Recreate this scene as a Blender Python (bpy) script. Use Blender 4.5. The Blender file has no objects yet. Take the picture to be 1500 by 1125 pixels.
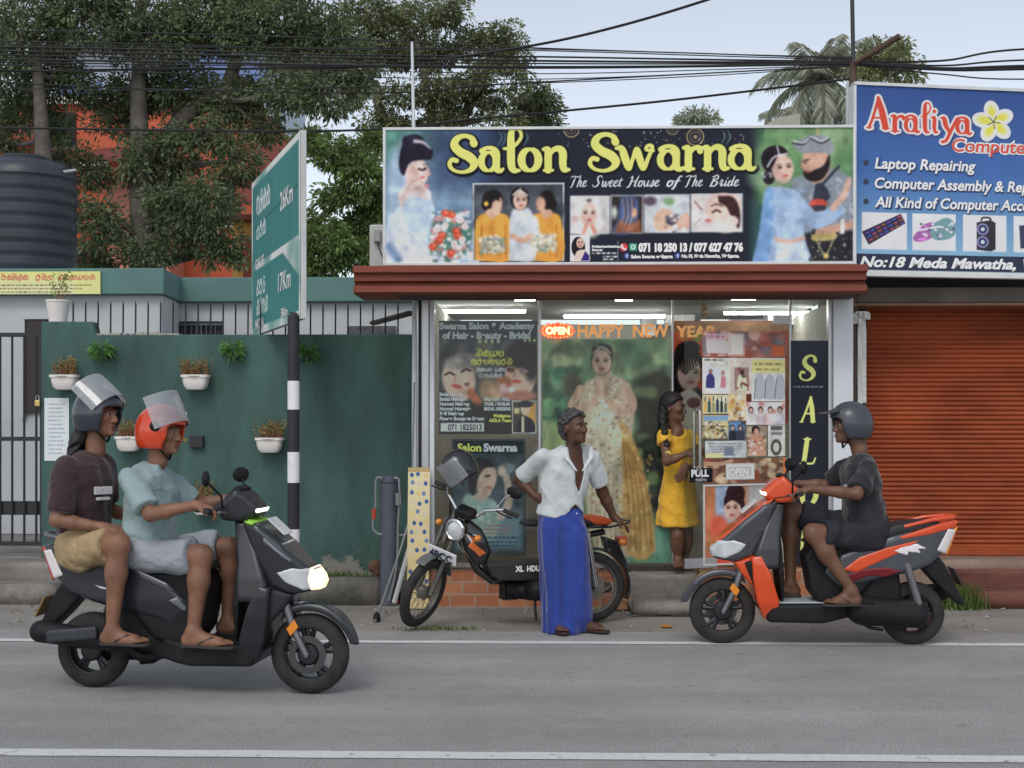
import bpy, math, random
import numpy as np
from mathutils import Vector, Matrix
rnd = random.Random(7)
SC = bpy.context.scene
COL = SC.collection
PI = math.pi
R = math.radians

# ------------------------------------------------------------------ camera, sky, sun, exposure
YAW = R(1.6)
CAM_H = 1.55
cam_d = bpy.data.cameras.new('camera'); cam = bpy.data.objects.new('camera', cam_d); COL.objects.link(cam)
cam.location = (0, 0, CAM_H); cam.rotation_euler = (R(90), 0, YAW)
cam_d.sensor_width = 36; cam_d.lens = 48; cam_d.shift_y = 42.5/1500
cam_d.clip_start = 0.1; cam_d.clip_end = 3000
SC.camera = cam
W = bpy.data.worlds.new('World'); SC.world = W; W.use_nodes = True
nt = W.node_tree; nt.nodes.clear()
sky = nt.nodes.new('ShaderNodeTexSky'); sky.sky_type = 'NISHITA'; sky.sun_disc = False
SUN_EL, SUN_AZ = R(48), R(193)
sky.sun_elevation = SUN_EL; sky.sun_rotation = SUN_AZ; sky.air_density = 1.0; sky.dust_density = 1.2; sky.ozone_density = 1.6
hs = nt.nodes.new('ShaderNodeHueSaturation'); hs.inputs['Saturation'].default_value = 0.42; hs.inputs['Value'].default_value = 0.9
bg = nt.nodes.new('ShaderNodeBackground'); bg.inputs['Strength'].default_value = 0.135
wo = nt.nodes.new('ShaderNodeOutputWorld')
nt.links.new(sky.outputs[0], hs.inputs['Color']); nt.links.new(hs.outputs[0], bg.inputs[0]); nt.links.new(bg.outputs[0], wo.inputs[0])
sun_d = bpy.data.lights.new('sun', 'SUN'); sun = bpy.data.objects.new('sun', sun_d); COL.objects.link(sun)
sun_d.energy = 0.68; sun_d.angle = R(24); sun_d.color = (1.0, 0.94, 0.86)
_sd = Vector((math.sin(SUN_AZ)*math.cos(SUN_EL), math.cos(SUN_AZ)*math.cos(SUN_EL), math.sin(SUN_EL)))   # towards the sun
sun.rotation_euler = (-_sd).to_track_quat('-Z', 'Y').to_euler()
SC.view_settings.view_transform = 'Standard'; SC.view_settings.look = 'None'
SC.view_settings.exposure = 0.46; SC.view_settings.gamma = 1.0; SC.view_settings.use_curve_mapping = False

# ------------------------------------------------------------------ where things stand: photograph measurements to metres
F = 2000.0
def P(u, v, Y):
    ct, st = math.cos(YAW), math.sin(YAW)
    s = Y/(ct*F+st*(u-750))
    return Vector((s*(-st*F+ct*(u-750)), Y, CAM_H+s*(605-v)))
def XZ(u, v, Y):
    p = P(u, v, Y); return p.x, p.z
def GP(u, v, z=0.0):
    d = F*(CAM_H-z)/(v-605); ct, st = math.cos(YAW), math.sin(YAW); l = (u-750)*d/F
    return Vector((-st*d+ct*l, ct*d+st*l, z))

# ------------------------------------------------------------------ naming
def tag(o, label=None, cat=None, group=None, kind=None):
    if label: o['label'] = label
    if cat: o['category'] = cat
    if group: o['group'] = group
    if kind: o['kind'] = kind
    return o
LOCAL = set()          # things whose parts are modelled about the thing's own base
def thing(name, label, cat, loc=(0, 0, 0), group=None, rz=0, own=False):
    o = bpy.data.objects.new(name, None); COL.objects.link(o); o.location = loc; o.rotation_euler = (0, 0, rz)
    o.empty_display_size = 0.1
    if own: LOCAL.add(o.name)
    return tag(o, label, cat, group)
def link(name, me, parent=None, m=None):
    o = bpy.data.objects.new(name, me); COL.objects.link(o)
    if m is not None:
        for x in (m if isinstance(m, (list, tuple)) else [m]): me.materials.append(x)
    if parent is not None:
        o.parent = parent
        if parent.type == 'EMPTY' and parent.name not in LOCAL: o.matrix_parent_inverse = Matrix.Translation(-Vector(parent.location))
    return o
def copy_tree(o, parent=None):
    c = o.copy(); COL.objects.link(c)
    if parent is not None: c.parent = parent
    for ch in [x for x in COL.objects if x.parent == o]: copy_tree(ch, c)
    return c

# ------------------------------------------------------------------ colour and materials
def lin(c): 
    c = c/255.0
    return c/12.92 if c <= 0.04045 else ((c+0.055)/1.055)**2.4
GAIN = 0.78
def A(r, g, b, gain=None):
    """real surface colour of a thing that photographs as r, g, b in this open shade"""
    k = gain or GAIN; c = [lin(x)/k for x in (r, g, b)]; y = .3*c[0]+.6*c[1]+.1*c[2]
    return tuple(min(0.86, x*.9+y*.1) for x in c)
MATS = {}
def mat(name, col, rough=0.6, metal=0.0, var=0.12, scale=6.0, bump=0.0, bscale=40.0, spec=0.5, coat=0.0, emit=None, es=0.0, col2=None, stretch=None, sheen=0.0, bdist=0.01):
    if name in MATS: return MATS[name]
    m = bpy.data.materials.new(name); m.use_nodes = True; MATS[name] = m
    t = m.node_tree; b = t.nodes['Principled BSDF']
    b.inputs['Roughness'].default_value = rough; b.inputs['Metallic'].default_value = metal
    b.inputs['Specular IOR Level'].default_value = spec; b.inputs['Coat Weight'].default_value = coat
    b.inputs['Coat Roughness'].default_value = 0.08
    tc = t.nodes.new('ShaderNodeTexCoord'); src = tc.outputs['Object']
    if stretch:
        mp = t.nodes.new('ShaderNodeMapping'); mp.inputs['Scale'].default_value = stretch
        t.links.new(src, mp.inputs[0]); src = mp.outputs[0]
    if var or col2:
        n = t.nodes.new('ShaderNodeTexNoise'); n.inputs['Scale'].default_value = scale; n.inputs['Detail'].default_value = 6; n.inputs['Roughness'].default_value = 0.62
        t.links.new(src, n.inputs['Vector'])
        cr = t.nodes.new('ShaderNodeValToRGB'); e = cr.color_ramp.elements
        e[0].position = 0.3; e[1].position = 0.7
        c2 = col2 or tuple(x*(1+var) for x in col); c1 = col if col2 else tuple(x*(1-var) for x in col)
        e[0].color = (*c1, 1); e[1].color = (*[min(1, x) for x in c2], 1)
        t.links.new(n.outputs['Fac'], cr.inputs[0]); t.links.new(cr.outputs[0], b.inputs['Base Color'])
        ma = t.nodes.new('ShaderNodeMath'); ma.operation = 'MULTIPLY_ADD'; ma.inputs[1].default_value = 0.3*min(rough, .6); ma.inputs[2].default_value = max(0.02, rough-0.15*min(rough, .6))
        t.links.new(n.outputs['Fac'], ma.inputs[0]); t.links.new(ma.outputs[0], b.inputs['Roughness'])
    else:
        b.inputs['Base Color'].default_value = (*col, 1)
    if bump:
        n2 = t.nodes.new('ShaderNodeTexNoise'); n2.inputs['Scale'].default_value = bscale; n2.inputs['Detail'].default_value = 4
        t.links.new(src, n2.inputs['Vector'])
        bp = t.nodes.new('ShaderNodeBump'); bp.inputs['Strength'].default_value = bump; bp.inputs['Distance'].default_value = bdist
        t.links.new(n2.outputs['Fac'], bp.inputs['Height']); t.links.new(bp.outputs[0], b.inputs['Normal'])
    if sheen: b.inputs['Sheen Weight'].default_value = sheen
    if emit:
        b.inputs['Emission Color'].default_value = (*emit, 1); b.inputs['Emission Strength'].default_value = es
    return m
def vmat(name='printed_sheet', rough=0.6, spec=0.12):
    """print: the colours are the ones printed on the sheet (a colour attribute)"""
    if name in MATS: return MATS[name]
    m = bpy.data.materials.new(name); m.use_nodes = True; MATS[name] = m
    t = m.node_tree; b = t.nodes['Principled BSDF']
    at = t.nodes.new('ShaderNodeAttribute'); at.attribute_name = 'Col'
    tc = t.nodes.new('ShaderNodeTexCoord'); n = t.nodes.new('ShaderNodeTexNoise'); n.inputs['Scale'].default_value = 5
    t.links.new(tc.outputs['Object'], n.inputs['Vector'])
    mr = t.nodes.new('ShaderNodeMapRange'); mr.inputs[3].default_value = 0.88; mr.inputs[4].default_value = 1.08
    t.links.new(n.outputs['Fac'], mr.inputs[0])
    mx = t.nodes.new('ShaderNodeMix'); mx.data_type = 'RGBA'; mx.blend_type = 'MULTIPLY'; mx.inputs[0].default_value = 1
    t.links.new(at.outputs['Color'], mx.inputs[6]); t.links.new(mr.outputs[0], mx.inputs[7]); t.links.new(mx.outputs[2], b.inputs['Base Color'])
    b.inputs['Roughness'].default_value = rough; b.inputs['Specular IOR Level'].default_value = spec
    return m
def glass_mat(name, tint=(0.93, 0.96, 0.95), refl=1.0, glare=0.0):
    if name in MATS: return MATS[name]
    m = bpy.data.materials.new(name); m.use_nodes = True; MATS[name] = m
    t = m.node_tree; t.nodes.clear()
    o = t.nodes.new('ShaderNodeOutputMaterial'); mix = t.nodes.new('ShaderNodeMixShader')
    fr = t.nodes.new('ShaderNodeFresnel'); fr.inputs[0].default_value = 1.5
    mu = t.nodes.new('ShaderNodeMath'); mu.operation = 'MULTIPLY'; mu.inputs[1].default_value = refl
    tr = t.nodes.new('ShaderNodeBsdfTransparent'); tr.inputs[0].default_value = (*tint, 1)
    gl = t.nodes.new('ShaderNodeBsdfGlossy'); gl.inputs['Roughness'].default_value = 0.02
    t.links.new(fr.outputs[0], mu.inputs[0]); t.links.new(mu.outputs[0], mix.inputs[0])
    t.links.new(tr.outputs[0], mix.inputs[1]); t.links.new(gl.outputs[0], mix.inputs[2]); t.links.new(mix.outputs[0], o.inputs[0])
    if glare:  # white diffuse layer standing in for bright reflections
        df = t.nodes.new('ShaderNodeBsdfDiffuse'); df.inputs[0].default_value = (.75, .77, .8, 1); m2 = t.nodes.new('ShaderNodeMixShader'); m2.inputs[0].default_value = glare
        t.links.new(mix.outputs[0], m2.inputs[1]); t.links.new(df.outputs[0], m2.inputs[2]); t.links.new(m2.outputs[0], o.inputs[0])
    return m

# ------------------------------------------------------------------ polygon mesh builder
class MB:
    def __init__(s): s.v = []; s.f = []; s.m = []
    def add(s, vs, fs, mi=0):
        b = len(s.v); s.v += [tuple(x) for x in vs]; s.f += [tuple(i+b for i in f) for f in fs]; s.m += [mi]*len(fs); return s
    def box(s, lo, hi, mi=0):
        x0, y0, z0 = lo; x1, y1, z1 = hi
        return s.add([(x0, y0, z0), (x1, y0, z0), (x1, y1, z0), (x0, y1, z0), (x0, y0, z1), (x1, y0, z1), (x1, y1, z1), (x0, y1, z1)],
                     [(0, 3, 2, 1), (4, 5, 6, 7), (0, 1, 5, 4), (1, 2, 6, 5), (2, 3, 7, 6), (3, 0, 4, 7)], mi)
    def obox(s, c, ax, ay, az, mi=0):
        c, ax, ay, az = Vector(c), Vector(ax), Vector(ay), Vector(az)
        vs = [c+i*ax+j*ay+k*az for k in (-1, 1) for j, i in ((-1, -1), (-1, 1), (1, 1), (1, -1))]
        return s.add(vs, [(0, 3, 2, 1), (4, 5, 6, 7), (0, 1, 5, 4), (1, 2, 6, 5), (2, 3, 7, 6), (3, 0, 4, 7)], mi)
    def tube(s, pts, r, n=10, mi=0, cap=True, flat=1.0):
        pts = [Vector(p) for p in pts]; L = len(pts); rs = r if isinstance(r, (list, tuple)) else [r]*L
        vs = []; up = None
        for i, p in enumerate(pts):
            d = (pts[min(i+1, L-1)]-pts[max(i-1, 0)]).normalized()
            if up is None:
                up = Vector((0, 0, 1)) if abs(d.z) < 0.9 else Vector((1, 0, 0))
            sx = d.cross(up)
            if sx.length < 1e-5: sx = d.orthogonal()
            sx.normalize(); up = sx.cross(d).normalized()
            for k in range(n):
                a = 2*PI*k/n; vs.append(p+rs[i]*(math.cos(a)*sx+flat*math.sin(a)*up))
        fs = [(i*n+k, i*n+(k+1) % n, (i+1)*n+(k+1) % n, (i+1)*n+k) for i in range(L-1) for k in range(n)]
        if cap: fs += [tuple(range(n-1, -1, -1)), tuple((L-1)*n+k for k in range(n))]
        return s.add(vs, fs, mi)
    def lathe(s, prof, c=(0, 0, 0), n=24, axis='z', mi=0, a0=0, a1=2*PI):
        """prof: (radius, height) along the axis"""
        c = Vector(c); vs = []; full = abs(a1-a0-2*PI) < 1e-6; m = n if full else n+1
        for (r, h) in prof:
            for k in range(m):
                a = a0+(a1-a0)*k/n; x, y = r*math.cos(a), r*math.sin(a)
                q = {'z': (x, y, h), 'y': (x, h, y), 'x': (h, x, y)}[axis]; vs.append(c+Vector(q))
        fs = [(i*m+k, i*m+(k+1) % m, (i+1)*m+(k+1) % m, (i+1)*m+k) for i in range(len(prof)-1) for k in range(n)]
        if axis == 'y': fs = [f[::-1] for f in fs]
        return s.add(vs, fs, mi)
    def prism(s, poly, a, b, plane='xz', mi=0):
        """2D outline extruded between a and b along the third axis"""
        n = len(poly)
        def q(p, t): return {'xz': (p[0], t, p[1]), 'xy': (p[0], p[1], t), 'yz': (t, p[0], p[1])}[plane]
        vs = [q(p, a) for p in poly]+[q(p, b) for p in poly]
        fs = [tuple(range(n)), tuple(range(2*n-1, n-1, -1))]+[(i, i+n, (i+1) % n+n, (i+1) % n) for i in range(n)]
        return s.add(vs, fs, mi)
    def quad(s, a, b, c, d, mi=0): return s.add([a, b, c, d], [(0, 1, 2, 3)], mi)
    def mesh(s, name, smooth=False):
        me = bpy.data.meshes.new(name); me.from_pydata(s.v, [], s.f)
        if any(s.m): me.polygons.foreach_set('material_index', s.m)
        if smooth: me.polygons.foreach_set('use_smooth', [True]*len(s.f))
        me.update(); fix(me); return me
    def build(s, name, m, parent=None, smooth=False, bevel=0.0, seg=2):
        o = link(name, s.mesh(name, smooth), parent, m)
        if bevel:
            b = o.modifiers.new('bevel', 'BEVEL'); b.width = bevel; b.segments = seg; b.limit_method = 'ANGLE'; b.angle_limit = R(35)
            b.harden_normals = False
        if smooth:
            try: o.data.set_sharp_from_angle(angle=R(38))
            except Exception: pass
        return o
def fix(me):
    import bmesh
    bm = bmesh.new(); bm.from_mesh(me); bmesh.ops.recalc_face_normals(bm, faces=bm.faces); bm.to_mesh(me); bm.free()
def arr_mesh(name, v, quads, smooth=True, tri=False):
    k = 3 if tri else 4
    me = bpy.data.meshes.new(name); n = len(quads)
    me.vertices.add(len(v)); me.vertices.foreach_set('co', np.asarray(v, np.float32).ravel())
    me.loops.add(n*k); me.loops.foreach_set('vertex_index', np.asarray(quads, np.int32).ravel())
    me.polygons.add(n); me.polygons.foreach_set('loop_start', np.arange(0, n*k, k, dtype=np.int32))
    try: me.polygons.foreach_set('loop_total', np.full(n, k, np.int32))
    except Exception: pass
    me.polygons.foreach_set('use_smooth', np.full(n, smooth)); me.update(calc_edges=True); me.validate(); return me
def crom(pts, n=10):
    """Catmull-Rom through the points (any dimension)"""
    p = np.asarray(pts, float)
    if len(p) < 3: return np.array([p[0]+(p[-1]-p[0])*t for t in np.linspace(0, 1, n+1)])
    q = np.vstack([2*p[0]-p[1], p, 2*p[-1]-p[-2]]); out = []
    for i in range(1, len(q)-2):
        a, b, c, d = q[i-1], q[i], q[i+1], q[i+2]
        for t in np.linspace(0, 1, n, endpoint=False):
            out.append(0.5*((2*b)+(c-a)*t+(2*a-5*b+4*c-d)*t*t+(3*b-3*c+d-a)*t**3))
    out.append(p[-1]); return np.array(out)

# ------------------------------------------------------------------ solid shapes from distance fields, meshed with surface nets
def smin(a, b, k):
    if k <= 0: return np.minimum(a, b)
    h = np.maximum(k-np.abs(a-b), 0)/k
    return np.minimum(a, b)-h*h*k*0.25
class SDF:
    def __init__(s, lo, hi, h=0.008):
        s.lo = np.array(lo, float); s.h = h; s.n = np.ceil((np.array(hi, float)-s.lo)/h).astype(int)+1
        s.D = np.full(s.n, 1.0, np.float32)
    def win(s, lo, hi, m):
        i0 = np.clip(np.floor((np.array(lo)-m-s.lo)/s.h).astype(int), 0, s.n); i1 = np.clip(np.ceil((np.array(hi)+m-s.lo)/s.h).astype(int)+1, 0, s.n)
        if np.any(i1 <= i0): return None
        g = [(s.lo[a]+np.arange(i0[a], i1[a])*s.h).astype(np.float32) for a in range(3)]
        return tuple(slice(i0[a], i1[a]) for a in range(3)), g[0][:, None, None], g[1][None, :, None], g[2][None, None, :]
    def op(s, fn, lo, hi, k=0.0, mode='u'):
        w = s.win(lo, hi, k+4*s.h)
        if w is None: return s
        sl, X, Y, Z = w; d = fn(X, Y, Z).astype(np.float32)
        if mode == 'u': s.D[sl] = smin(s.D[sl], d, k)
        elif mode == 's': s.D[sl] = -smin(-s.D[sl], d, k)
        return s
    def inter(s, fn, k=0.0):
        sl, X, Y, Z = s.win(s.lo, s.lo+s.n*s.h, 0); s.D = -smin(-s.D, -(fn(X, Y, Z)+0*s.D).astype(np.float32), k); return s
    def disp(s, fn):
        sl, X, Y, Z = s.win(s.lo, s.lo+s.n*s.h, 0); s.D = (s.D+fn(X, Y, Z)).astype(np.float32); return s
    def cap(s, a, b, ra, rb=None, k=0.0, mode='u'):
        rb = ra if rb is None else rb; a = np.array(a, float); b = np.array(b, float); ab = b-a; L2 = max(1e-9, ab @ ab)
        def fn(X, Y, Z):
            px, py, pz = X-a[0], Y-a[1], Z-a[2]; t = np.clip((px*ab[0]+py*ab[1]+pz*ab[2])/L2, 0, 1)
            return np.sqrt((px-t*ab[0])**2+(py-t*ab[1])**2+(pz-t*ab[2])**2)-(ra+(rb-ra)*t)
        r = max(ra, rb); return s.op(fn, np.minimum(a, b)-r, np.maximum(a, b)+r, k, mode)
    def chain(s, pts, rs, k=0.02, mode='u'):
        for i in range(len(pts)-1): s.cap(pts[i], pts[i+1], rs[i], rs[i+1], k, mode)
        return s
    def ell(s, c, r, M=None, k=0.0, mode='u'):
        """ellipsoid; M rows = its own axes"""
        c = np.array(c, float); r = np.array(r, float); M = np.eye(3) if M is None else np.array(M, float)
        def fn(X, Y, Z):
            px, py, pz = X-c[0], Y-c[1], Z-c[2]
            q = [(M[i][0]*px+M[i][1]*py+M[i][2]*pz) for i in range(3)]
            k0 = np.sqrt(sum((q[i]/r[i])**2 for i in range(3))); k1 = np.sqrt(sum((q[i]/r[i]**2)**2 for i in range(3)))+1e-9
            return k0*(k0-1)/k1
        e = np.sqrt((M.T**2 @ (r**2))); return s.op(fn, c-e, c+e, k, mode)
    def rbox(s, c, half, M=None, rad=0.01, k=0.0, mode='u'):
        c = np.array(c, float); half = np.array(half, float); M = np.eye(3) if M is None else np.array(M, float)
        def fn(X, Y, Z):
            px, py, pz = X-c[0], Y-c[1], Z-c[2]
            q = [np.abs(M[i][0]*px+M[i][1]*py+M[i][2]*pz)-(half[i]-rad) for i in range(3)]
            return np.sqrt(sum(np.maximum(x, 0)**2 for x in q))+np.minimum(np.maximum(q[0], np.maximum(q[1], q[2])), 0)-rad
        e = np.abs(M).T @ half; return s.op(fn, c-e, c+e, k, mode)
    def poly(s, pts, width, rad=0.02, k=0.0, mode='u', y0=0.0, smooth=0):
        """side outline (x, z) given a half-width across y: a number or f(X, Z); rad rounds the rim"""
        if smooth: pts = crom(list(pts)+[pts[0]], smooth)[:-1]
        pts = np.array(pts, float); n = len(pts)
        wmax = width if not callable(width) else 0.5
        def fn(X, Y, Z):
            X2 = X[:, 0, :]+0*Z[:, 0, :]; Z2 = 0*X[:, 0, :]+Z[:, 0, :]
            d = np.full(X2.shape, 1e9); sg = np.ones(X2.shape)
            for i in range(n):
                ax, az = pts[i]; bx, bz = pts[i-1]
                ex, ez = bx-ax, bz-az; wx, wz = X2-ax, Z2-az
                t = np.clip((wx*ex+wz*ez)/(ex*ex+ez*ez+1e-12), 0, 1)
                d = np.minimum(d, (wx-ex*t)**2+(wz-ez*t)**2)
                c1 = Z2 >= az; c2 = Z2 < bz; c3 = ex*wz > ez*wx
                sg = np.where((c1 & c2 & c3) | (~c1 & ~c2 & ~c3), -sg, sg)
            d2 = (sg*np.sqrt(d))[:, None, :]
            w = (width(X2, Z2)[:, None, :] if callable(width) else width); dy = np.abs(Y-y0)-w
            qa, qb = d2+rad, dy+rad
            return np.sqrt(np.maximum(qa, 0)**2+np.maximum(qb, 0)**2)+np.minimum(np.maximum(qa, qb), 0)-rad
        lo = np.array([pts[:, 0].min(), y0-wmax, pts[:, 1].min()]); hi = np.array([pts[:, 0].max(), y0+wmax, pts[:, 1].max()])
        return s.op(fn, lo, hi, k, mode)
    def loft(s, p0, p1, lat, st, k=0.0, mode='u', folds=None, pw=2.0, endr=0.02):
        """stations st = (t, half width along lat, half depth, depth shift); folds = (amplitude f(t), count, twist)"""
        p0 = np.array(p0, float); p1 = np.array(p1, float); ax = p1-p0; L = np.linalg.norm(ax); ax = ax/L
        lat = np.array(lat, float); lat = lat-ax*(lat @ ax); lat /= np.linalg.norm(lat); dep = np.cross(ax, lat)
        T = [q[0] for q in st]; HW = [q[1] for q in st]; HD = [q[2] for q in st]; SH = [q[3] if len(q) > 3 else 0 for q in st]
        def fn(X, Y, Z):
            px, py, pz = X-p0[0], Y-p0[1], Z-p0[2]
            t = (px*ax[0]+py*ax[1]+pz*ax[2])/L; a = px*lat[0]+py*lat[1]+pz*lat[2]; b = px*dep[0]+py*dep[1]+pz*dep[2]
            hw = np.interp(t, T, HW); hd = np.interp(t, T, HD); b = b-np.interp(t, T, SH)
            q = ((np.abs(a)/hw)**pw+(np.abs(b)/hd)**pw)**(1/pw)
            if folds:
                th = np.arctan2(b/hd, a/hw); q = q-folds[0](t)*(np.sin(folds[1]*th+folds[2]*t)+0.5*np.sin((folds[1]*1.7)*th+1.3+folds[2]*0.6*t))
            d = (q-1)*np.minimum(hw, hd); e = np.maximum(T[0]-t, t-T[-1])*L
            return np.sqrt(np.maximum(d+endr, 0)**2+np.maximum(e+endr, 0)**2)+np.minimum(np.maximum(d, e)+endr, 0)-endr
        m = max(HW+HD)+max(map(abs, SH)); q0 = p0+ax*L*T[0]; q1 = p0+ax*L*T[-1]
        return s.op(fn, np.minimum(q0, q1)-m, np.maximum(q0, q1)+m, k, mode)
    def mesh(s, name, relax=1):
        D = s.D.copy(); n = s.n
        for a in range(3):
            i = [slice(None)]*3
            for e in (0, -1): i[a] = e; D[tuple(i)] = np.maximum(D[tuple(i)], 0.001)
        S = D < 0
        c = np.zeros(n-1, np.int8)
        offs = [(i, j, k) for i in (0, 1) for j in (0, 1) for k in (0, 1)]
        for (i, j, k) in offs: c += S[i:n[0]-1+i, j:n[1]-1+j, k:n[2]-1+k]
        act = np.argwhere((c > 0) & (c < 8))
        if len(act) == 0: return bpy.data.meshes.new(name)
        idm = np.full(n-1, -1, np.int32); idm[tuple(act.T)] = np.arange(len(act))
        cv = np.stack([D[act[:, 0]+i, act[:, 1]+j, act[:, 2]+k] for (i, j, k) in offs], 1)
        acc = np.zeros((len(act), 3)); cnt = np.zeros(len(act))
        for a in range(8):
            for ax in range(3):
                if offs[a][ax] == 0:
                    o2 = list(offs[a]); o2[ax] = 1; b = offs.index(tuple(o2))
                    va, vb = cv[:, a], cv[:, b]; cr = (va < 0) != (vb < 0); t = np.where(cr, va/np.where(cr, va-vb, 1), 0)
                    pt = np.array(offs[a], float)[None, :].repeat(len(act), 0); pt[:, ax] += t
                    acc += np.where(cr[:, None], pt, 0); cnt += cr
        V = s.lo+(act+acc/cnt[:, None])*s.h
        Q = []
        for ax in range(3):
            sa = [slice(0, -1) if i == ax else slice(1, -1) for i in range(3)]; sb = [slice(1, None) if i == ax else slice(1, -1) for i in range(3)]
            A_, B_ = S[tuple(sa)], S[tuple(sb)]; e = np.argwhere(A_ != B_)
            if len(e) == 0: continue
            fl = A_[tuple(e.T)]; e = e+np.array([0 if i == ax else 1 for i in range(3)])
            u, v = (ax+1) % 3, (ax+2) % 3; du = np.zeros(3, int); du[u] = 1; dv = np.zeros(3, int); dv[v] = 1
            q = np.stack([idm[tuple((e-du-dv).T)], idm[tuple((e-dv).T)], idm[tuple(e.T)], idm[tuple((e-du).T)]], 1)
            q = np.where(fl[:, None], q, q[:, ::-1]); Q.append(q)
        Q = np.concatenate(Q); Q = Q[(Q >= 0).all(1)]
        for _ in range(relax):
            acc = np.zeros_like(V); cn = np.zeros(len(V))
            for i in range(4):
                for j in ((i+1) % 4, (i-1) % 4): np.add.at(acc, Q[:, i], V[Q[:, j]]); np.add.at(cn, Q[:, i], 1)
            V = V*0.5+0.5*acc/np.maximum(cn, 1)[:, None]
        return arr_mesh(name, V, Q)
    def build(s, name, m, parent=None, relax=1):
        return link(name, s.mesh(name, relax), parent, m)
# ------------------------------------------------------------------ printed sheets: painter in photograph units, kept as a colour attribute on a fine sheet
class Paint:
    def __init__(s, u0, v0, u1, v1, res=1.0, bg=(128, 128, 128)):
        s.u0, s.v0, s.u1, s.v1 = u0, v0, u1, v1; s.nx = int((u1-u0)*res)+1; s.ny = int((v1-v0)*res)+1
        s.U = np.linspace(u0, u1, s.nx)[None, :]; s.V = np.linspace(v0, v1, s.ny)[:, None]
        s.C = np.zeros((s.ny, s.nx, 3)); s.C[:] = bg; s.px = (u1-u0)/(s.nx-1); s.r = np.random.RandomState(5)
    def _w(s, a, b, c, d):
        i0 = max(0, int((a-s.u0)/s.px)-1); i1 = min(s.nx, int((c-s.u0)/s.px)+3); j0 = max(0, int((b-s.v0)/s.px)-1); j1 = min(s.ny, int((d-s.v0)/s.px)+3)
        if i1 <= i0 or j1 <= j0: return None
        return (slice(j0, j1), slice(i0, i1)), s.U[:, i0:i1], s.V[j0:j1, :]
    def mix(s, sl, al, col):
        al = np.clip(al, 0, 1)[..., None]; s.C[sl] = s.C[sl]*(1-al)+np.array(col, float)*al
    def rect(s, a, b, c, d, col, soft=0.8, alpha=1.0):
        w = s._w(a-soft, b-soft, c+soft, d+soft)
        if w is None: return
        sl, U, V = w; d_ = np.maximum(np.maximum(a-U, U-c), np.maximum(b-V, V-d)); s.mix(sl, (0.5-d_/soft).clip(0, 1)*alpha, col)
    def grad(s, a, b, c, d, c0, c1, vert=True, alpha=1.0):
        w = s._w(a, b, c, d)
        if w is None: return
        sl, U, V = w; t = ((V-b)/(d-b)+0*U if vert else (U-a)/(c-a)+0*V).clip(0, 1)[..., None]
        ins = ((U >= a) & (U <= c) & (V >= b) & (V <= d))[..., None]*alpha
        s.C[sl] = s.C[sl]*(1-ins)+ins*(np.array(c0)*(1-t)+np.array(c1)*t)
    def ell(s, x, y, rx, ry, col, rot=0, soft=1.2, alpha=1.0):
        m = max(rx, ry)+soft*2; w = s._w(x-m, y-m, x+m, y+m)
        if w is None: return
        sl, U, V = w; c, n = math.cos(R(rot)), math.sin(R(rot)); p = (U-x)*c+(V-y)*n; q = -(U-x)*n+(V-y)*c
        k = np.sqrt((p/rx)**2+(q/ry)**2); d = (k-1)*min(rx, ry); s.mix(sl, (0.5-d/soft)*1.0*(alpha), col) if alpha >= 1 else s.mix(sl, (0.5-d/soft).clip(0, 1)*alpha, col)
    def poly(s, pts, col, soft=1.2, alpha=1.0, smooth=0):
        if smooth: pts = crom(list(pts)+[pts[0]], smooth)[:-1]
        p = np.array(pts, float); w = s._w(p[:, 0].min()-soft, p[:, 1].min()-soft, p[:, 0].max()+soft, p[:, 1].max()+soft)
        if w is None: return
        sl, U, V = w; U = U+0*V; V = V+0*U; d = np.full(U.shape, 1e9); sg = np.ones(U.shape); n = len(p)
        for i in range(n):
            ax, ay = p[i]; bx, by = p[i-1]; ex, ey = bx-ax, by-ay; wx, wy = U-ax, V-ay
            t = np.clip((wx*ex+wy*ey)/(ex*ex+ey*ey+1e-12), 0, 1); d = np.minimum(d, (wx-ex*t)**2+(wy-ey*t)**2)
            c1, c2, c3 = V >= ay, V < by, ex*wy > ey*wx; sg = np.where((c1 & c2 & c3) | (~c1 & ~c2 & ~c3), -sg, sg)
        s.mix(sl, (0.5-sg*np.sqrt(d)/soft).clip(0, 1)*alpha, col)
    def stroke(s, pts, wd, col, soft=0.9, alpha=1.0, n=8):
        wd = list(wd) if isinstance(wd, (list, tuple)) else [wd]*len(pts)
        q = crom([(*p, w) for p, w in zip(pts, wd)], n) if len(pts) > 2 else np.array([(*p, w) for p, w in zip(pts, wd)])
        m = q[:, 2].max()+soft*2; w = s._w(q[:, 0].min()-m, q[:, 1].min()-m, q[:, 0].max()+m, q[:, 1].max()+m)
        if w is None: return
        sl, U, V = w; U = U+0*V; V = V+0*U; d = np.full(U.shape, 1e9)
        for (ax, ay, ra), (bx, by, rb) in zip(q[:-1], q[1:]):
            ex, ey = bx-ax, by-ay; t = np.clip(((U-ax)*ex+(V-ay)*ey)/(ex*ex+ey*ey+1e-9), 0, 1)
            d = np.minimum(d, np.sqrt((U-ax-t*ex)**2+(V-ay-t*ey)**2)-(ra+(rb-ra)*t))
        s.mix(sl, (0.5-d/soft).clip(0, 1)*alpha, col)
    def spots(s, a, b, c, d, cols, n, r0, r1, soft=1.5, alpha=0.9, asp=1.0):
        for _ in range(n):
            r = s.r.uniform(r0, r1); s.ell(s.r.uniform(a, c), s.r.uniform(b, d), r*asp, r*s.r.uniform(.6, 1.1), cols[s.r.randint(len(cols))], s.r.uniform(-40, 40), soft, alpha)
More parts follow.
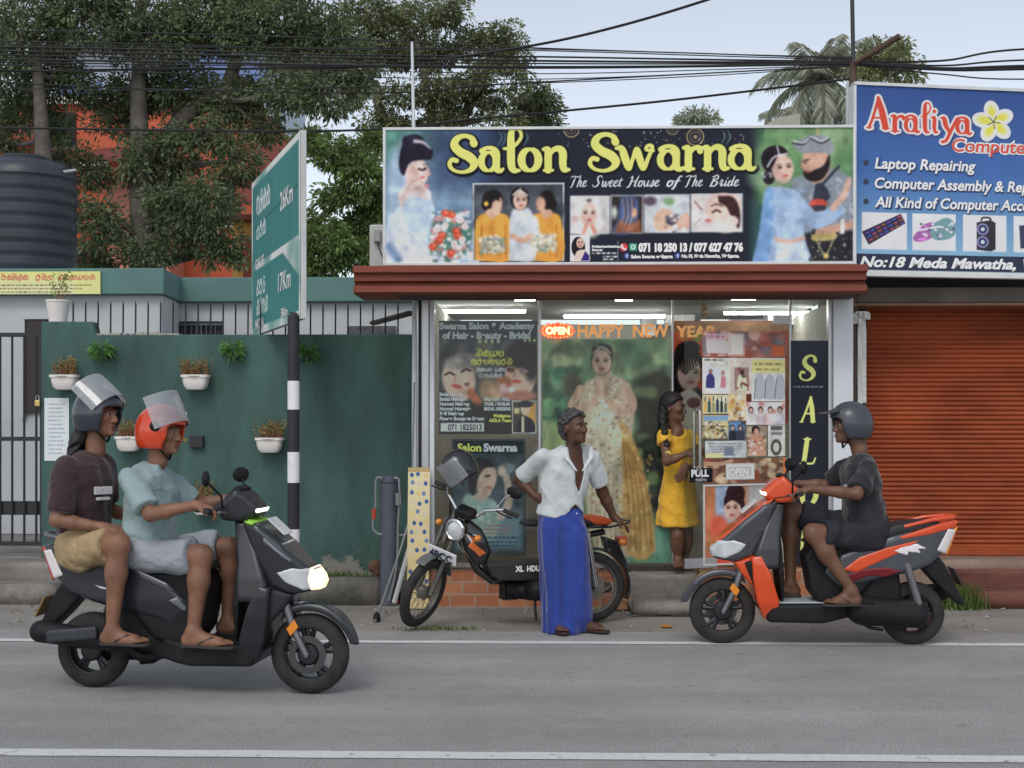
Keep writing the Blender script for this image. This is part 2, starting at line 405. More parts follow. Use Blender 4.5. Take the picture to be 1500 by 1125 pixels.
    def blur(s, a, b, c, d, r):
        w = s._w(a, b, c, d)
        if w is None: return
        sl = w[0]; X = s.C[sl]; k = max(1, int(r/s.px))
        for ax in (0, 1):
            for _ in range(2):
                p = np.concatenate([X.take([0]*k, ax), X, X.take([-1]*k, ax)], ax); cs = np.cumsum(p, ax); z = np.zeros_like(cs.take([0], ax)); cs = np.concatenate([z, cs], ax)
                n = X.shape[ax]; X = (cs.take(range(2*k+1, 2*k+1+n), ax)-cs.take(range(0, n), ax))/(2*k+1)
        s.C[sl] = X
    def photo(s, a, b, c, d, r=0.9, amp=.16, seed=1, st=(1, 1)):
        """soften a printed photograph and give it the uneven tone of one"""
        s.blur(a, b, c, d, r); w = s._w(a, b, c, d)
        if w is None: return
        sl = w[0]; h, n = s.C[sl].shape[:2]; q = np.random.RandomState(seed); N = np.zeros((h, n))
        for sc, k in ((24, .7), (10, .7), (4.5, .35)):
            gy, gx = max(2, int(h*s.px/(sc*st[1]))+2), max(2, int(n*s.px/(sc*st[0]))+2); g = q.normal(size=(gy, gx)); yy, xx = np.linspace(0, gy-1.001, h), np.linspace(0, gx-1.001, n); i, j = yy.astype(int), xx.astype(int); fy, fx = (yy-i)[:, None], (xx-j)[None, :]; fy, fx = fy*fy*(3-2*fy), fx*fx*(3-2*fx)
            N += k*((g[i][:, j]*(1-fx)+g[i][:, j+1]*fx)*(1-fy)+(g[i+1][:, j]*(1-fx)+g[i+1][:, j+1]*fx)*fy)
        e = np.minimum(np.minimum(np.arange(h)[:, None], h-1-np.arange(h)[:, None]), np.minimum(np.arange(n)[None, :], n-1-np.arange(n)[None, :]))*s.px
        N *= np.clip(e/4, 0, 1); s.C[sl] = np.clip(s.C[sl]*(1+.5*amp*N[..., None])+amp*9*N[..., None], 0, 255)
    def face(s, x, y, h, skin, hair=(30, 22, 24), look=0.0, tilt=0, lips=(170, 60, 60), hairdo=True, eyes=True):
        """portrait head: h = face height, look -1..1 to the side"""
        w = h*0.38; c, n = math.cos(R(tilt)), math.sin(R(tilt))
        q = lambda a, b: (x+a*c-b*n, y+a*n+b*c)
        dk = tuple(v*0.72 for v in skin); lt = tuple(min(255, v*1.1) for v in skin)
        if hairdo: s.ell(*q(-look*w*.25, -h*.14), w*1.25, h*.55, hair, tilt)
        s.ell(*q(0, 0), w, h*.5, skin, tilt, soft=h*.05+.5); s.ell(*q(-look*w*.55, h*.05), w*.45, h*.42, dk, tilt, soft=h*.25, alpha=.6)
        s.ell(*q(look*w*.25, -h*.12), w*.5, h*.2, lt, tilt, soft=h*.2, alpha=.6); s.ell(*q(look*w*.3, h*.38), w*.5, h*.1, dk, tilt, soft=h*.15, alpha=.35)
        for e in (-1, 1): s.ell(*q(look*w*.3+e*w*.55, h*.12), w*.25, h*.1, (214, 140, 128), tilt, soft=h*.15, alpha=.35); s.ell(*q(look*w*.35+e*w*.42, -h*.07), w*.3, h*.08, dk, tilt, soft=h*.1, alpha=.6)
        if eyes:
            for e in (-1, 1):
                ex = look*w*.35+e*w*.42; s.ell(*q(ex, -h*.05), w*.2, h*.035, (38, 26, 26), tilt, soft=.8); s.stroke([q(ex-w*.24, -h*.13), q(ex, -h*.16), q(ex+w*.22, -h*.135)], h*.014, (45, 30, 28), alpha=.8)
            s.stroke([q(look*w*.5, -h*.02), q(look*w*.62, h*.13)], h*.015, dk, alpha=.7)
            s.ell(*q(look*w*.4, h*.26), w*.3, h*.045, lips, tilt)
        if hairdo: s.poly([q(-w*1.1, -h*.1), q(-w*.9, -h*.48), q(0, -h*.62), q(w*.9, -h*.48), q(w*1.1, -h*.1), q(w*.75, -h*.3), q(0, -h*.42), q(-w*.75, -h*.3)], hair, soft=1)
    def mesh(s, name, place, m=None, parent=None, gain=None, lift=1.0):
        """place(a, b) -> world point for a, b in 0..1 across and down the sheet"""
        o = Vector(place(0, 0)); ex = Vector(place(1, 0))-o; ey = Vector(place(0, 1))-o
        a = np.linspace(0, 1, s.nx); b = np.linspace(0, 1, s.ny)
        V = np.array(o)[None, None, :]+a[None, :, None]*np.array(ex)+b[:, None, None]*np.array(ey)
        idx = np.arange(s.nx*s.ny).reshape(s.ny, s.nx)
        q = np.stack([idx[1:, :-1], idx[1:, 1:], idx[:-1, 1:], idx[:-1, :-1]], -1).reshape(-1, 4)
        me = arr_mesh(name, V.reshape(-1, 3), q, False)
        c = np.clip(s.C, 0, 255)/255*lift; L = np.where(c <= 0.04045, c/12.92, ((c+0.055)/1.055)**2.4)/(gain or GAIN); L = L*.88+.12*L.mean(-1, keepdims=True); L = np.clip(L, 0.012, 0.82)
        at = me.color_attributes.new('Col', 'FLOAT_COLOR', 'POINT'); buf = np.ones((s.nx*s.ny, 4), np.float32); buf[:, :3] = L.reshape(-1, 3); at.data.foreach_set('color', buf.ravel())
        return link(name, me, parent, m or vmat())

# stroke lettering: unit x-height 1, y up; (points with half widths)
def _o(cx, cy, rx, ry, w0, w1, a0=0, a1=360, n=12):
    return [(cx+rx*math.cos(R(a0+(a1-a0)*i/n)), cy+ry*math.sin(R(a0+(a1-a0)*i/n)), w0+(w1-w0)*abs(math.cos(R(a0+(a1-a0)*i/n)))) for i in range(n+1)]
FANCY = {
 'S': (1.18, [[(.98, 1.22, .13), (.9, 1.4, .1), (.62, 1.5, .08), (.32, 1.38, .12), (.22, 1.1, .16), (.45, .82, .17), (.8, .62, .18), (1.0, .36, .16), (.88, .1, .1), (.55, -.02, .06), (.2, .06, .06), (.03, .28, .08), (.12, .5, .08), (.3, .46, .09)], [(.97, 1.2, .14), (.99, 1.17, .14)]]),
 'a': (.98, [_o(.4, .42, .3, .38, .05, .13), [(.12, .86, .1), (.3, .98, .07), (.55, .96, .09), (.7, .78, .13), (.7, .4, .14), (.72, .12, .13), (.86, .02, .08), (.97, .1, .05)]]),
 'l': (.72, [[(.08, .95, .05), (.3, .98, .06), (.52, 1.15, .06), (.68, 1.45, .06), (.62, 1.72, .06), (.45, 1.78, .07), (.33, 1.6, .12), (.32, 1.0, .15), (.33, .3, .15), (.42, .05, .11), (.62, .04, .05)]]),
 'o': (.92, [_o(.44, .48, .32, .44, .06, .15)]),
 'n': (1.08, [[(.05, .92, .06), (.22, .88, .13), (.23, .5, .14), (.23, .06, .14)], [(.08, .04, .05), (.4, .04, .05)], [(.25, .6, .06), (.42, .88, .09), (.64, .94, .12), (.78, .76, .15), (.78, .3, .14), (.84, .08, .12), (1.02, .06, .05)]]),
 'r': (.78, [[(.05, .92, .06), (.22, .88, .13), (.23, .5, .14), (.23, .06, .14)], [(.06, .04, .05), (.44, .04, .05)], [(.25, .6, .06), (.42, .88, .08), (.62, .92, .1), (.68, .78, .11)]]),
 'w': (1.42, [[(.02, .92, .06), (.2, .9, .12), (.32, .5, .15), (.45, .08, .1), (.58, .45, .07), (.72, .86, .1), (.82, .5, .14), (.95, .08, .1), (1.12, .5, .07), (1.26, .95, .07), (1.12, 1.02, .06), (1.05, .86, .06), (1.3, .8, .05)]]),
 'y': (.98, [[(.02, .92, .06), (.2, .88, .13), (.28, .5, .14), (.48, .12, .1)], [(.92, .92, .09), (.72, .5, .1), (.5, 0, .1), (.3, -.42, .1), (.1, -.5, .1)]]),
 'i': (.5, [[(.04, .92, .06), (.22, .88, .13), (.22, .3, .13), (.3, .05, .1), (.46, .08, .05)], [(.22, 1.28, .13), (.23, 1.29, .13)]]),
 'A': (1.3, [[(.08, .02, .08), (.3, .5, .08), (.62, 1.42, .1)], [(.6, 1.46, .1), (.8, .8, .18), (1.0, .06, .17)], [(.28, .5, .06), (.85, .5, .06)], [(-.05, .02, .04), (.24, .02, .04)], [(.8, .02, .04), (1.2, .02, .04)]]),
 'L': (1.05, [[(.3, 1.46, .14), (.3, .8, .15), (.3, .06, .14)], [(.1, 1.47, .05), (.52, 1.47, .05)], [(.1, .03, .06), (.6, .03, .06), (.9, .06, .06), (1.0, .35, .05)]]),
 'O': (1.3, [_o(.62, .74, .5, .68, .07, .19)]),
}
def letters(p, text, x, y, xh, col, adv=None, grow=0.0, slant=0.0, dx=0, dy=0, wide=1.0, asc=1.0):
    for i, ch in enumerate(text):
        if ch == ' ': x += xh*.9; continue
        w, st = FANCY[ch]; x0 = adv[i][0] if adv else x; sx = (adv[i][1]/w if adv else xh*wide)
        for k in st:
            pts = []; ws = []
            for (a, b, c) in k:
                b2 = b if b <= 1 else 1+(b-1)*asc
                pts.append((x0+dx+(a+slant*b)*sx, y+dy-b2*xh)); ws.append(c*min(sx, xh)*1.05+grow)
            p.stroke(pts, ws, col, n=6)
        x += w*sx*(1.0 if adv else 1)
def script(p, text, x0, x1, y, h, col, seed=1):
    """small unreadable print: words as broken strokes"""
    r = np.random.RandomState(seed); x = x0
    while x < x1:
        w = min(r.uniform(2, 6)*h*.6, x1-x)
        p.rect(x, y-h*.5, x+w, y+h*.5, col, alpha=.55); 
        for k in range(int(w/h*2)+1): p.rect(x+r.uniform(0, w), y-h*.5, x+r.uniform(0, w)+h*.18, y+h*.5, col, alpha=.6)
        x += w+h*.55
# rounded island script on banners and posters (syllables drawn as loops)
SINH = {'v': [_o(.4, .35, .34, .34, .07, .07, 200, 520), [(.72, .4, .07), (.72, .75, .07), (.5, .9, .06), (.3, .8, .06)]],
 'l': [_o(.25, .3, .2, .28, .07, .07, -20, 300), _o(.7, .35, .22, .33, .07, .07, 60, 400), [(.25, .58, .06), (.45, .9, .06), (.75, .7, .06)]],
 'g': [[(.1, .1, .07), (.1, .6, .07), (.3, .8, .07), (.45, .5, .07), (.45, .1, .07)], [(.45, .5, .07), (.65, .8, .07), (.85, .55, .07), (.85, .05, .07), (.6, -.02, .06)]],
 'm': [_o(.3, .25, .22, .23, .07, .07, 90, 430), _o(.68, .5, .22, .4, .07, .07, -120, 160), [(.3, .48, .06), (.42, .8, .06), (.6, .95, .05)]],
 'n': [_o(.25, .55, .16, .2, .06, .06, 0, 330), [(.4, .5, .07), (.3, .2, .07), (.5, 0, .07), (.8, .15, .07), (.85, .5, .07), (.7, .75, .06)]],
 'y': [[(.08, .7, .06), (.1, .2, .07), (.35, 0, .07), (.5, .4, .07), (.5, .75, .06)], [(.5, .3, .07), (.7, 0, .07), (.95, .3, .07), (.9, .8, .06)]],
 'r': [_o(.4, .3, .3, .3, .07, .07, 120, 440), [(.3, .6, .06), (.4, .95, .06), (.65, .8, .05)]],
 's': [_o(.3, .3, .24, .3, .07, .07, 40, 380), [(.55, .3, .07), (.75, .7, .07), (.9, .35, .07), (.8, 0, .07)], [(.3, .75, .06), (.55, 1.0, .06), (.75, .85, .05)]],
 'p': [_o(.42, .32, .36, .33, .07, .07, 150, 400), [(.1, .55, .06), (.25, .9, .06), (.4, .65, .06)]],
 'k': [_o(.3, .3, .25, .3, .06, .06, -60, 290), [(.42, .05, .06), (.75, .05, .07), (.9, .4, .07), (.6, .75, .06), (.4, .5, .06)]],
 'i': [[(.0, .95, .05), (.2, 1.15, .05), (.45, 1.1, .05)]], 'u': [[(.1, -.1, .05), (.3, -.3, .05), (.6, -.15, .05)]]}
def sinhala(p, text, x, y, h, col, x1=None, bold=1.0):
    n = sum(.55 if c == ' ' else (0 if c in 'iu' else 1.0) for c in text); st = (x1-x)/n if x1 else h*1.05
    for ch in text:
        if ch == ' ': x += st*.55; continue
        ox = x-st if ch in 'iu' else x
        for k in SINH[ch]: p.stroke([(ox+a*st*.98, y-b*h) for a, b, c in k], [c*h*1.15*bold for a, b, c in k], col, n=4)
        if ch not in 'iu': x += st
def text_obj(name, body, org, size, m, parent=None, xdir=(1, 0, 0), up=(0, 0, 1), align='LEFT', shear=0.0, bold=0.0, width=None, depth=0.0, sx=1.0):
    """lettering laid on a sheet; width in metres stretches it to fit"""
    c = bpy.data.curves.new(name, 'FONT'); c.body = body; c.size = size; c.shear = shear; c.offset = bold; c.align_x = align; c.resolution_u = 3; c.extrude = depth
    o = bpy.data.objects.new(name, c); COL.objects.link(o)
    me = bpy.data.meshes.new_from_object(o.evaluated_get(bpy.context.evaluated_depsgraph_get())); bpy.data.objects.remove(o); bpy.data.curves.remove(c)
    xd, ud = Vector(xdir).normalized(), Vector(up).normalized(); nd = xd.cross(ud)
    n = len(me.vertices); co = np.empty(n*3, np.float32); me.vertices.foreach_get('co', co); co = co.reshape(-1, 3)
    if width: 
        w = co[:, 0].max()-co[:, 0].min(); sx = width/max(w, 1e-6)
        if align == 'LEFT': co[:, 0] -= co[:, 0].min()
    v = np.array(org)[None]+co[:, :1]*sx*np.array(xd)+co[:, 1:2]*np.array(ud)+co[:, 2:3]*np.array(nd)
    me.vertices.foreach_set('co', v.astype(np.float32).ravel()); me.update(); me.name = name
    return link(name, me, parent, m)
def join_text(name, items, m, parent):
    """several lines of print of one colour as one part"""
    vs, fs = [], []
    for it in items:
        o = text_obj('line', *it[0], m, None, **it[1]); b = len(vs)
        vs += [tuple(x.co) for x in o.data.vertices]; fs += [tuple(i+b for i in p.vertices) for p in o.data.polygons]
        me = o.data; bpy.data.objects.remove(o); bpy.data.meshes.remove(me)
    me = bpy.data.meshes.new(name); me.from_pydata(vs, [], fs); me.update(); return link(name, me, parent, m)
# ------------------------------------------------------------------ ground, road and kerbs
def ground_mat(name, c1, c2, speck=0.35, patch=1.3, bump=0.35, rough=0.88, fine=220.0):
    m = bpy.data.materials.new(name); m.use_nodes = True; t = m.node_tree; b = t.nodes['Principled BSDF']; b.inputs['Roughness'].default_value = rough; b.inputs['Specular IOR Level'].default_value = 0.3
    tc = t.nodes.new('ShaderNodeTexCoord'); N = lambda sc, de, ro=.6: (lambda n: (t.links.new(tc.outputs['Object'], n.inputs['Vector']), setattr(n.inputs['Scale'], 'default_value', sc), setattr(n.inputs['Detail'], 'default_value', de), setattr(n.inputs['Roughness'], 'default_value', ro), n)[-1])(t.nodes.new('ShaderNodeTexNoise'))
    big, mid, fin = N(patch, 5), N(patch*9, 6, .7), N(fine, 6, .8)
    mp = t.nodes.new('ShaderNodeMapping'); mp.inputs['Scale'].default_value = (0.25, 2.2, 1); t.links.new(tc.outputs['Object'], mp.inputs[0])
    lng = t.nodes.new('ShaderNodeTexNoise'); lng.inputs['Scale'].default_value = 1.0; lng.inputs['Detail'].default_value = 4; t.links.new(mp.outputs[0], lng.inputs['Vector'])
    add = t.nodes.new('ShaderNodeMath'); add.operation = 'ADD'; t.links.new(big.outputs[0], add.inputs[0]); t.links.new(lng.outputs[0], add.inputs[1])
    add2 = t.nodes.new('ShaderNodeMath'); add2.operation = 'MULTIPLY_ADD'; add2.inputs[1].default_value = 0.6; t.links.new(mid.outputs[0], add2.inputs[0]); t.links.new(add.outputs[0], add2.inputs[2])
    mr = t.nodes.new('ShaderNodeMapRange'); mr.inputs[1].default_value = 0.95; mr.inputs[2].default_value = 1.65; t.links.new(add2.outputs[0], mr.inputs[0])
    mx = t.nodes.new('ShaderNodeMix'); mx.data_type = 'RGBA'; mx.inputs[6].default_value = (*c1, 1); mx.inputs[7].default_value = (*c2, 1); t.links.new(mr.outputs[0], mx.inputs[0])
    sp = t.nodes.new('ShaderNodeMapRange'); sp.inputs[1].default_value = 0.3; sp.inputs[2].default_value = 0.7; sp.inputs[3].default_value = 1-speck; sp.inputs[4].default_value = 1+speck; t.links.new(fin.outputs[0], sp.inputs[0])
    mu = t.nodes.new('ShaderNodeMix'); mu.data_type = 'RGBA'; mu.blend_type = 'MULTIPLY'; mu.inputs[0].default_value = 1; t.links.new(mx.outputs[2], mu.inputs[6]); t.links.new(sp.outputs[0], mu.inputs[7]); bl = N(5.5, 7, .72); b2 = t.nodes.new('ShaderNodeMapRange'); b2.inputs[1].default_value = .6; b2.inputs[2].default_value = .7; b2.inputs[3].default_value = 1; b2.inputs[4].default_value = .68; t.links.new(bl.outputs[0], b2.inputs[0])
    m3 = t.nodes.new('ShaderNodeMix'); m3.data_type = 'RGBA'; m3.blend_type = 'MULTIPLY'; m3.inputs[0].default_value = 1; t.links.new(mu.outputs[2], m3.inputs[6]); t.links.new(b2.outputs[0], m3.inputs[7]); t.links.new(m3.outputs[2], b.inputs['Base Color'])
    bp = t.nodes.new('ShaderNodeBump'); bp.inputs['Strength'].default_value = bump; bp.inputs['Distance'].default_value = 0.006; t.links.new(fin.outputs[0], bp.inputs['Height']); t.links.new(bp.outputs[0], b.inputs['Normal'])
    return m
M_ASPH = ground_mat('asphalt', (.24, .235, .228), (.37, .362, .352), .7, .8, fine=95.)
M_VERGE = ground_mat('sandy_concrete', (.21, .195, .175), (.34, .32, .29), .3, 1.8, .5)
M_EARTH = ground_mat('earth', (.16, .13, .09), (.24, .2, .14), .3, .6)
M_CONC = ground_mat('old_concrete', (.12, .11, .1), (.33, .31, .28), .3, 2.6, .6)
M_KERB = ground_mat('mossy_concrete', (.06, .06, .05), (.27, .25, .215), .3, 3.6, .7)
def sheet(name, x0, x1, y0, y1, z, m, nx=1, ny=1, wob=0.0):
    r = np.random.RandomState(3); X = np.linspace(x0, x1, nx+1); Y = np.linspace(y0, y1, ny+1); V = []
    for j, y in enumerate(Y):
        for i, x in enumerate(X):
            V.append((x, y+(r.uniform(-wob, wob) if j in (0, ny) else 0), z))
    q = [(j*(nx+1)+i, j*(nx+1)+i+1, (j+1)*(nx+1)+i+1, (j+1)*(nx+1)+i) for j in range(ny) for i in range(nx)]
    o = link(name, arr_mesh(name, V, q, False), None, m); o['kind'] = 'structure'; return o
sheet('ground', -400, 400, -60, 900, -0.02, M_EARTH)
sheet('verge', -40, 40, 9.0, 18, -0.004, M_VERGE)
sheet('road', -60, 60, -12, 9.66, 0.0, M_ASPH, 600, 2, 0.025)
# painted lines with worn patches
def paint_mat():
    m = mat('road_paint', A(205, 208, 205, .95), .7, var=.1, scale=30, bump=.3, bscale=160); t = m.node_tree; b = t.nodes['Principled BSDF']; o = t.nodes['Material Output']
    tc = t.nodes.new('ShaderNodeTexCoord'); n = t.nodes.new('ShaderNodeTexNoise'); n.inputs['Scale'].default_value = 14; n.inputs['Detail'].default_value = 8; n.inputs['Roughness'].default_value = .75; t.links.new(tc.outputs['Object'], n.inputs[0])
    cr = t.nodes.new('ShaderNodeValToRGB'); cr.color_ramp.elements[0].position = .33; cr.color_ramp.elements[1].position = .42; t.links.new(n.outputs[0], cr.inputs[0])
    base = [l.from_socket for l in t.links if l.to_socket == b.inputs['Base Color']][0]
    mx = t.nodes.new('ShaderNodeMix'); mx.data_type = 'RGBA'; mx.inputs[6].default_value = (.17, .17, .175, 1); t.links.new(cr.outputs[0], mx.inputs[0]); t.links.new(base, mx.inputs[7]); t.links.new(mx.outputs[2], b.inputs['Base Color']); return m
M_LINE = paint_mat()
sheet('road_edge_line', -60, 60, 9.155, 9.265, 0.004, M_LINE, 800, 1, 0.006)
sheet('road_centre_line', -60, 60, 6.1, 6.225, 0.004, M_LINE, 800, 1, 0.005)
# manhole-like patch and stains are part of the asphalt; a few pebbles and leaf litter on the verge
def litter():
    r = random.Random(4); m = MB()
    for _ in range(420):
        x = r.uniform(-4.2, 4.6); y = r.choice([r.uniform(9.7, 10.9), r.uniform(10.4, 10.95)]); s = r.uniform(.006, .02); a = r.uniform(0, 6.28)
        c, n = math.cos(a)*s, math.sin(a)*s; k = r.uniform(.4, .9)
        m.add([(x+c, y+n, .004), (x-n*k, y+c*k, .006+s*.5), (x-c, y-n, .004), (x+n*k, y-c*k, .005+s*.2), (x, y, .004+s*.7)], [(0, 1, 4), (1, 2, 4), (2, 3, 4), (3, 0, 4)], r.choice([0, 0, 1, 2]))
    o = m.build('litter', [mat('pebble', (.3, .28, .25), .9), mat('dead_leaf', (.16, .1, .05), .9), mat('pale_grit', (.42, .4, .36), .9)]); tag(o, 'scattered pebbles, grit and dry leaf scraps on the sandy verge', 'litter', kind='stuff')
litter()

def stone_block(name, lo, hi, m, bevel=0.012, seed=1, parent=None, wob=0.004):
    """a worn concrete block: subdivided and roughened"""
    import bmesh
    bm = bmesh.new(); r = random.Random(seed); lo, hi = Vector(lo), Vector(hi); d = hi-lo
    bmesh.ops.create_cube(bm, size=1.0)
    for v in bm.verts: v.co = Vector((lo[i]+(v.co[i]+.5)*d[i] for i in range(3)))
    bmesh.ops.bevel(bm, geom=bm.edges[:], offset=bevel, segments=2, affect='EDGES')
    bmesh.ops.subdivide_edges(bm, edges=[e for e in bm.edges if e.calc_length() > .2], cuts=9, use_grid_fill=True)
    for v in bm.verts:
        v.co += Vector((r.gauss(0, wob), r.gauss(0, wob), r.gauss(0, wob*.5)))
        if v.co.z < lo.z: v.co.z = lo.z
    me = bpy.data.meshes.new(name); bm.to_mesh(me); bm.free(); me.polygons.foreach_set('use_smooth', [True]*len(me.polygons))
    return link(name, me, parent, m)
# low kerb wall and planting strip under the green wall
xa, xb = XZ(205, 850, 11.0)[0], XZ(557, 850, 11.0)[0]
k = stone_block('kerb', (xa, 10.98, -.02), (xb, 11.16, .215), M_KERB, .02, 2); k['kind'] = 'structure'
sheet('planting_strip', xa, xb, 11.1, 11.75, .15, M_EARTH, 30, 4)
xg = XZ(-330, 850, 11)[0]; xg2 = XZ(82, 850, 11)[0]
for i, (y0, z1, x1) in enumerate(((10.96, .155, xg2), (11.3, .30, xg2-.06))):
    s = stone_block('step', (xg, y0, -.02), (x1, y0+.36, z1), M_CONC, .015, 5+i); s['kind'] = 'structure'
s = stone_block('yard_floor', (xg-.5, 11.66, -.02), (xg2-.1, 14.0, .30), M_CONC, .01, 9); s['kind'] = 'structure'

# ------------------------------------------------------------------ green boundary wall
def wall_paint(name, c, bare, z0, zw):
    m = mat(name, c, .85, var=.36, scale=2.2, bump=.6, bscale=60, stretch=(1.6, 1, .5)); t = m.node_tree; b = t.nodes['Principled BSDF']
    base = [l.from_socket for l in t.links if l.to_socket == b.inputs['Base Color']][0]
    tc = t.nodes.new('ShaderNodeTexCoord'); sx = t.nodes.new('ShaderNodeSeparateXYZ'); t.links.new(tc.outputs['Object'], sx.inputs[0])
    n = t.nodes.new('ShaderNodeTexNoise'); n.inputs['Scale'].default_value = 5; n.inputs['Detail'].default_value = 9; n.inputs['Roughness'].default_value = .72; t.links.new(tc.outputs['Object'], n.inputs[0])
    mr = t.nodes.new('ShaderNodeMapRange'); mr.inputs[1].default_value = z0; mr.inputs[2].default_value = z0+zw; mr.inputs[3].default_value = .2; mr.inputs[4].default_value = -.42; t.links.new(sx.outputs[2], mr.inputs[0])
    ad = t.nodes.new('ShaderNodeMath'); ad.operation = 'ADD'; t.links.new(mr.outputs[0], ad.inputs[0]); t.links.new(n.outputs[0], ad.inputs[1])
    cr = t.nodes.new('ShaderNodeValToRGB'); cr.color_ramp.elements[0].position = .5; cr.color_ramp.elements[1].position = .56; t.links.new(ad.outputs[0], cr.inputs[0])
    mx = t.nodes.new('ShaderNodeMix'); mx.data_type = 'RGBA'; t.links.new(cr.outputs[0], mx.inputs[0]); t.links.new(base, mx.inputs[6]); mx.inputs[7].default_value = (*bare, 1); t.links.new(mx.outputs[2], b.inputs['Base Color'])
    return m
M_GREEN = wall_paint('dark_green_paint', A(56, 86, 80), (.22, .21, .18), .12, .55)
WY = 11.65
gx0, gx1 = XZ(60, 600, WY)[0], XZ(603, 600, WY)[0]; zt = XZ(300, 490, WY)[1]; zt2 = XZ(80, 471, WY)[1]; gxs = XZ(136, 470, WY)[0]
gw = thing('boundary_wall', 'dark green roughcast boundary wall with hanging planters', 'wall', (gx0, WY, 0))
m = MB(); m.prism([(gx0, .1), (gx1, .1), (gx1, zt), (gxs+.03, zt), (gxs, zt2), (gx0, zt2)], WY, WY+.14)
o = m.build('wall_face', M_GREEN, gw, bevel=.012)
m = MB(); 
for i in range(13):
    x = gxs+.03+(gx1-gxs-.05)*i/12*.25; m.box((x, WY+.01+.003*(i % 3), zt-.002), (x+rnd.uniform(.03, .09), WY+.12, zt+rnd.uniform(.008, .022)))
m.build('coping_crumbs', mat('pale_mortar', A(150, 140, 130)), gw)
# spikes along the top
m_blk = mat('black_iron', (.02, .021, .023), .55, var=.3, scale=20)
sp = thing('spike_railing', 'row of thin black iron spikes on top of the dark green wall', 'railing', (gx0, WY+.07, zt))
m = MB(); i = 0; u = 107
while u < 600:
    x, z = XZ(u, 443 if u < 400 else 446, WY+.07); m.tube([(x, WY+.07, zt-.03), (x+.002, WY+.07, z-.02), (x, WY+.07, z+.02)], [.0075, .0075, .001], 6); u += 18.3
m.build('bars', m_blk, sp)

# wall paper notice, meter box
def flat_box(name, u0, v0, u1, v1, Y, th, m, label, cat, group=None, bevel=.004):
    x0, z1 = XZ(u0, v0, Y); x1, z0 = XZ(u1, v1, Y); b = MB().box((x0, Y, z0), (x1, Y+th, z1)); o = b.build(name, m, None, bevel=bevel); return tag(o, label, cat, group)
p = Paint(65, 583, 101, 675, 2.2, (196, 203, 206))
for i in range(13): script(p, '', 70+(i % 3), 96-(i*5 % 7), 592+i*6, 1.6, (140, 146, 152), i)
x0, z1 = XZ(65, 583, WY-.006); x1, z0 = XZ(101, 675, WY-.006)
o = p.mesh('notice_sheet', lambda a, b: (x0+(x1-x0)*a, WY-.006-.002*math.sin(a*3), z1+(z0-z1)*b)); tag(o, 'white paper notice pasted on the green wall beside the gate', 'notice')
flat_box('wall_box', 277, 638, 297, 656, WY-.05, .05, mat('black_plastic', (.018, .019, .022), .45), 'small black box fixed to the green wall', 'box')

# ------------------------------------------------------------------ gate and white house behind
g0, g1 = XZ(-330, 600, WY)[0], gx0-.01; gt = XZ(30, 490, WY)[1]; gb = XZ(30, 797, WY)[1]
ga = thing('gate', 'black iron bar gate beside the green wall', 'gate', (g0, WY+.05, gb))
m = MB()
for z in (gt, XZ(30, 643, WY)[1], gb): m.box((g0, WY+.035, z-.018), (g1-.012, WY+.065, z+.018))
m.box((g1-.0115, WY+.03, gb-.018), (g1+.008, WY+.07, gt+.018))
m.build('gate_frame', m_blk, ga)
m = MB(); x = g1-.05
while x > g0: m.tube([(x, WY+.05, gb+.018), (x, WY+.05, gt-.018)], .011, 8); x -= .105
m.build('gate_bars', m_blk, ga)
zl = XZ(30, 745, WY)[1]; MB().box((g0, WY+.07, zl-.06), (g1-.03, WY+.08, zl+.06)).build('lock_plate', m_blk, ga)
pl = thing('padlock', 'brass padlock hanging on the black gate', 'padlock', P(55, 588, WY))
c = P(55, 590, WY-.02); m = MB().box((c.x-.022, c.y-.012, c.z-.03), (c.x+.022, c.y+.012, c.z+.02)); m.build('lock_body', mat('brass', (.55, .42, .16), .3, 1), pl, bevel=.004)
MB().tube([(c.x-.014, c.y, c.z+.02), (c.x-.014, c.y, c.z+.05), (c.x, c.y, c.z+.066), (c.x+.014, c.y, c.z+.05), (c.x+.014, c.y, c.z+.02)], .004, 8).build('shackle', mat('steel', (.5, .5, .5), .3, 1), pl)

M_WHITEW = mat('grey_white_plaster', A(168, 172, 174), .85, var=.1, scale=1.2, bump=.3, bscale=60)
M_TEAL = mat('faded_teal_paint', A(80, 116, 112), .8, var=.13, scale=1.3, bump=.3, bscale=50)
M_DARK = mat('dark_opening', (.012, .012, .014), .7)
BY, BY2 = 14.2, 15.2
hs_ = thing('parapet_house', 'low white house with teal parapet band behind the green wall', 'house', (XZ(0, 500, BY)[0], BY, 0))
bx0, bx1, bx2, bx3 = XZ(-700, 400, BY)[0], XZ(240, 400, BY)[0], XZ(266, 408, BY2)[0], XZ(640, 408, BY2)[0]
pz1, pz0 = XZ(100, 393, BY)[1], XZ(100, 431, BY)[1]
outl = [(bx0, BY), (bx1, BY), (bx2, BY2), (bx3, BY2), (bx3, BY2+4), (bx0, BY2+4)]
MB().prism(outl, pz0, pz1, 'xy').build('parapet', M_TEAL, hs_, bevel=.01)
inn = [(bx0, BY+.1), (bx1-.05, BY+.1), (bx2-.05, BY2+.1), (bx3, BY2+.1), (bx3, BY2+3.9), (bx0, BY2+3.9)]
MB().prism(inn, .1, pz0-.003, 'xy').build('wall', M_WHITEW, hs_)
dx0, dz1 = XZ(39, 468, BY+.1); dx1, _ = XZ(62, 600, BY+.1); dz0 = XZ(40, 605, BY)[1]
MB().box((dx0, BY+.06, dz0), (dx1+.2, BY+.098, dz1)).build('window', mat('dark_red_brown', (.03, .02, .018), .5), hs_)
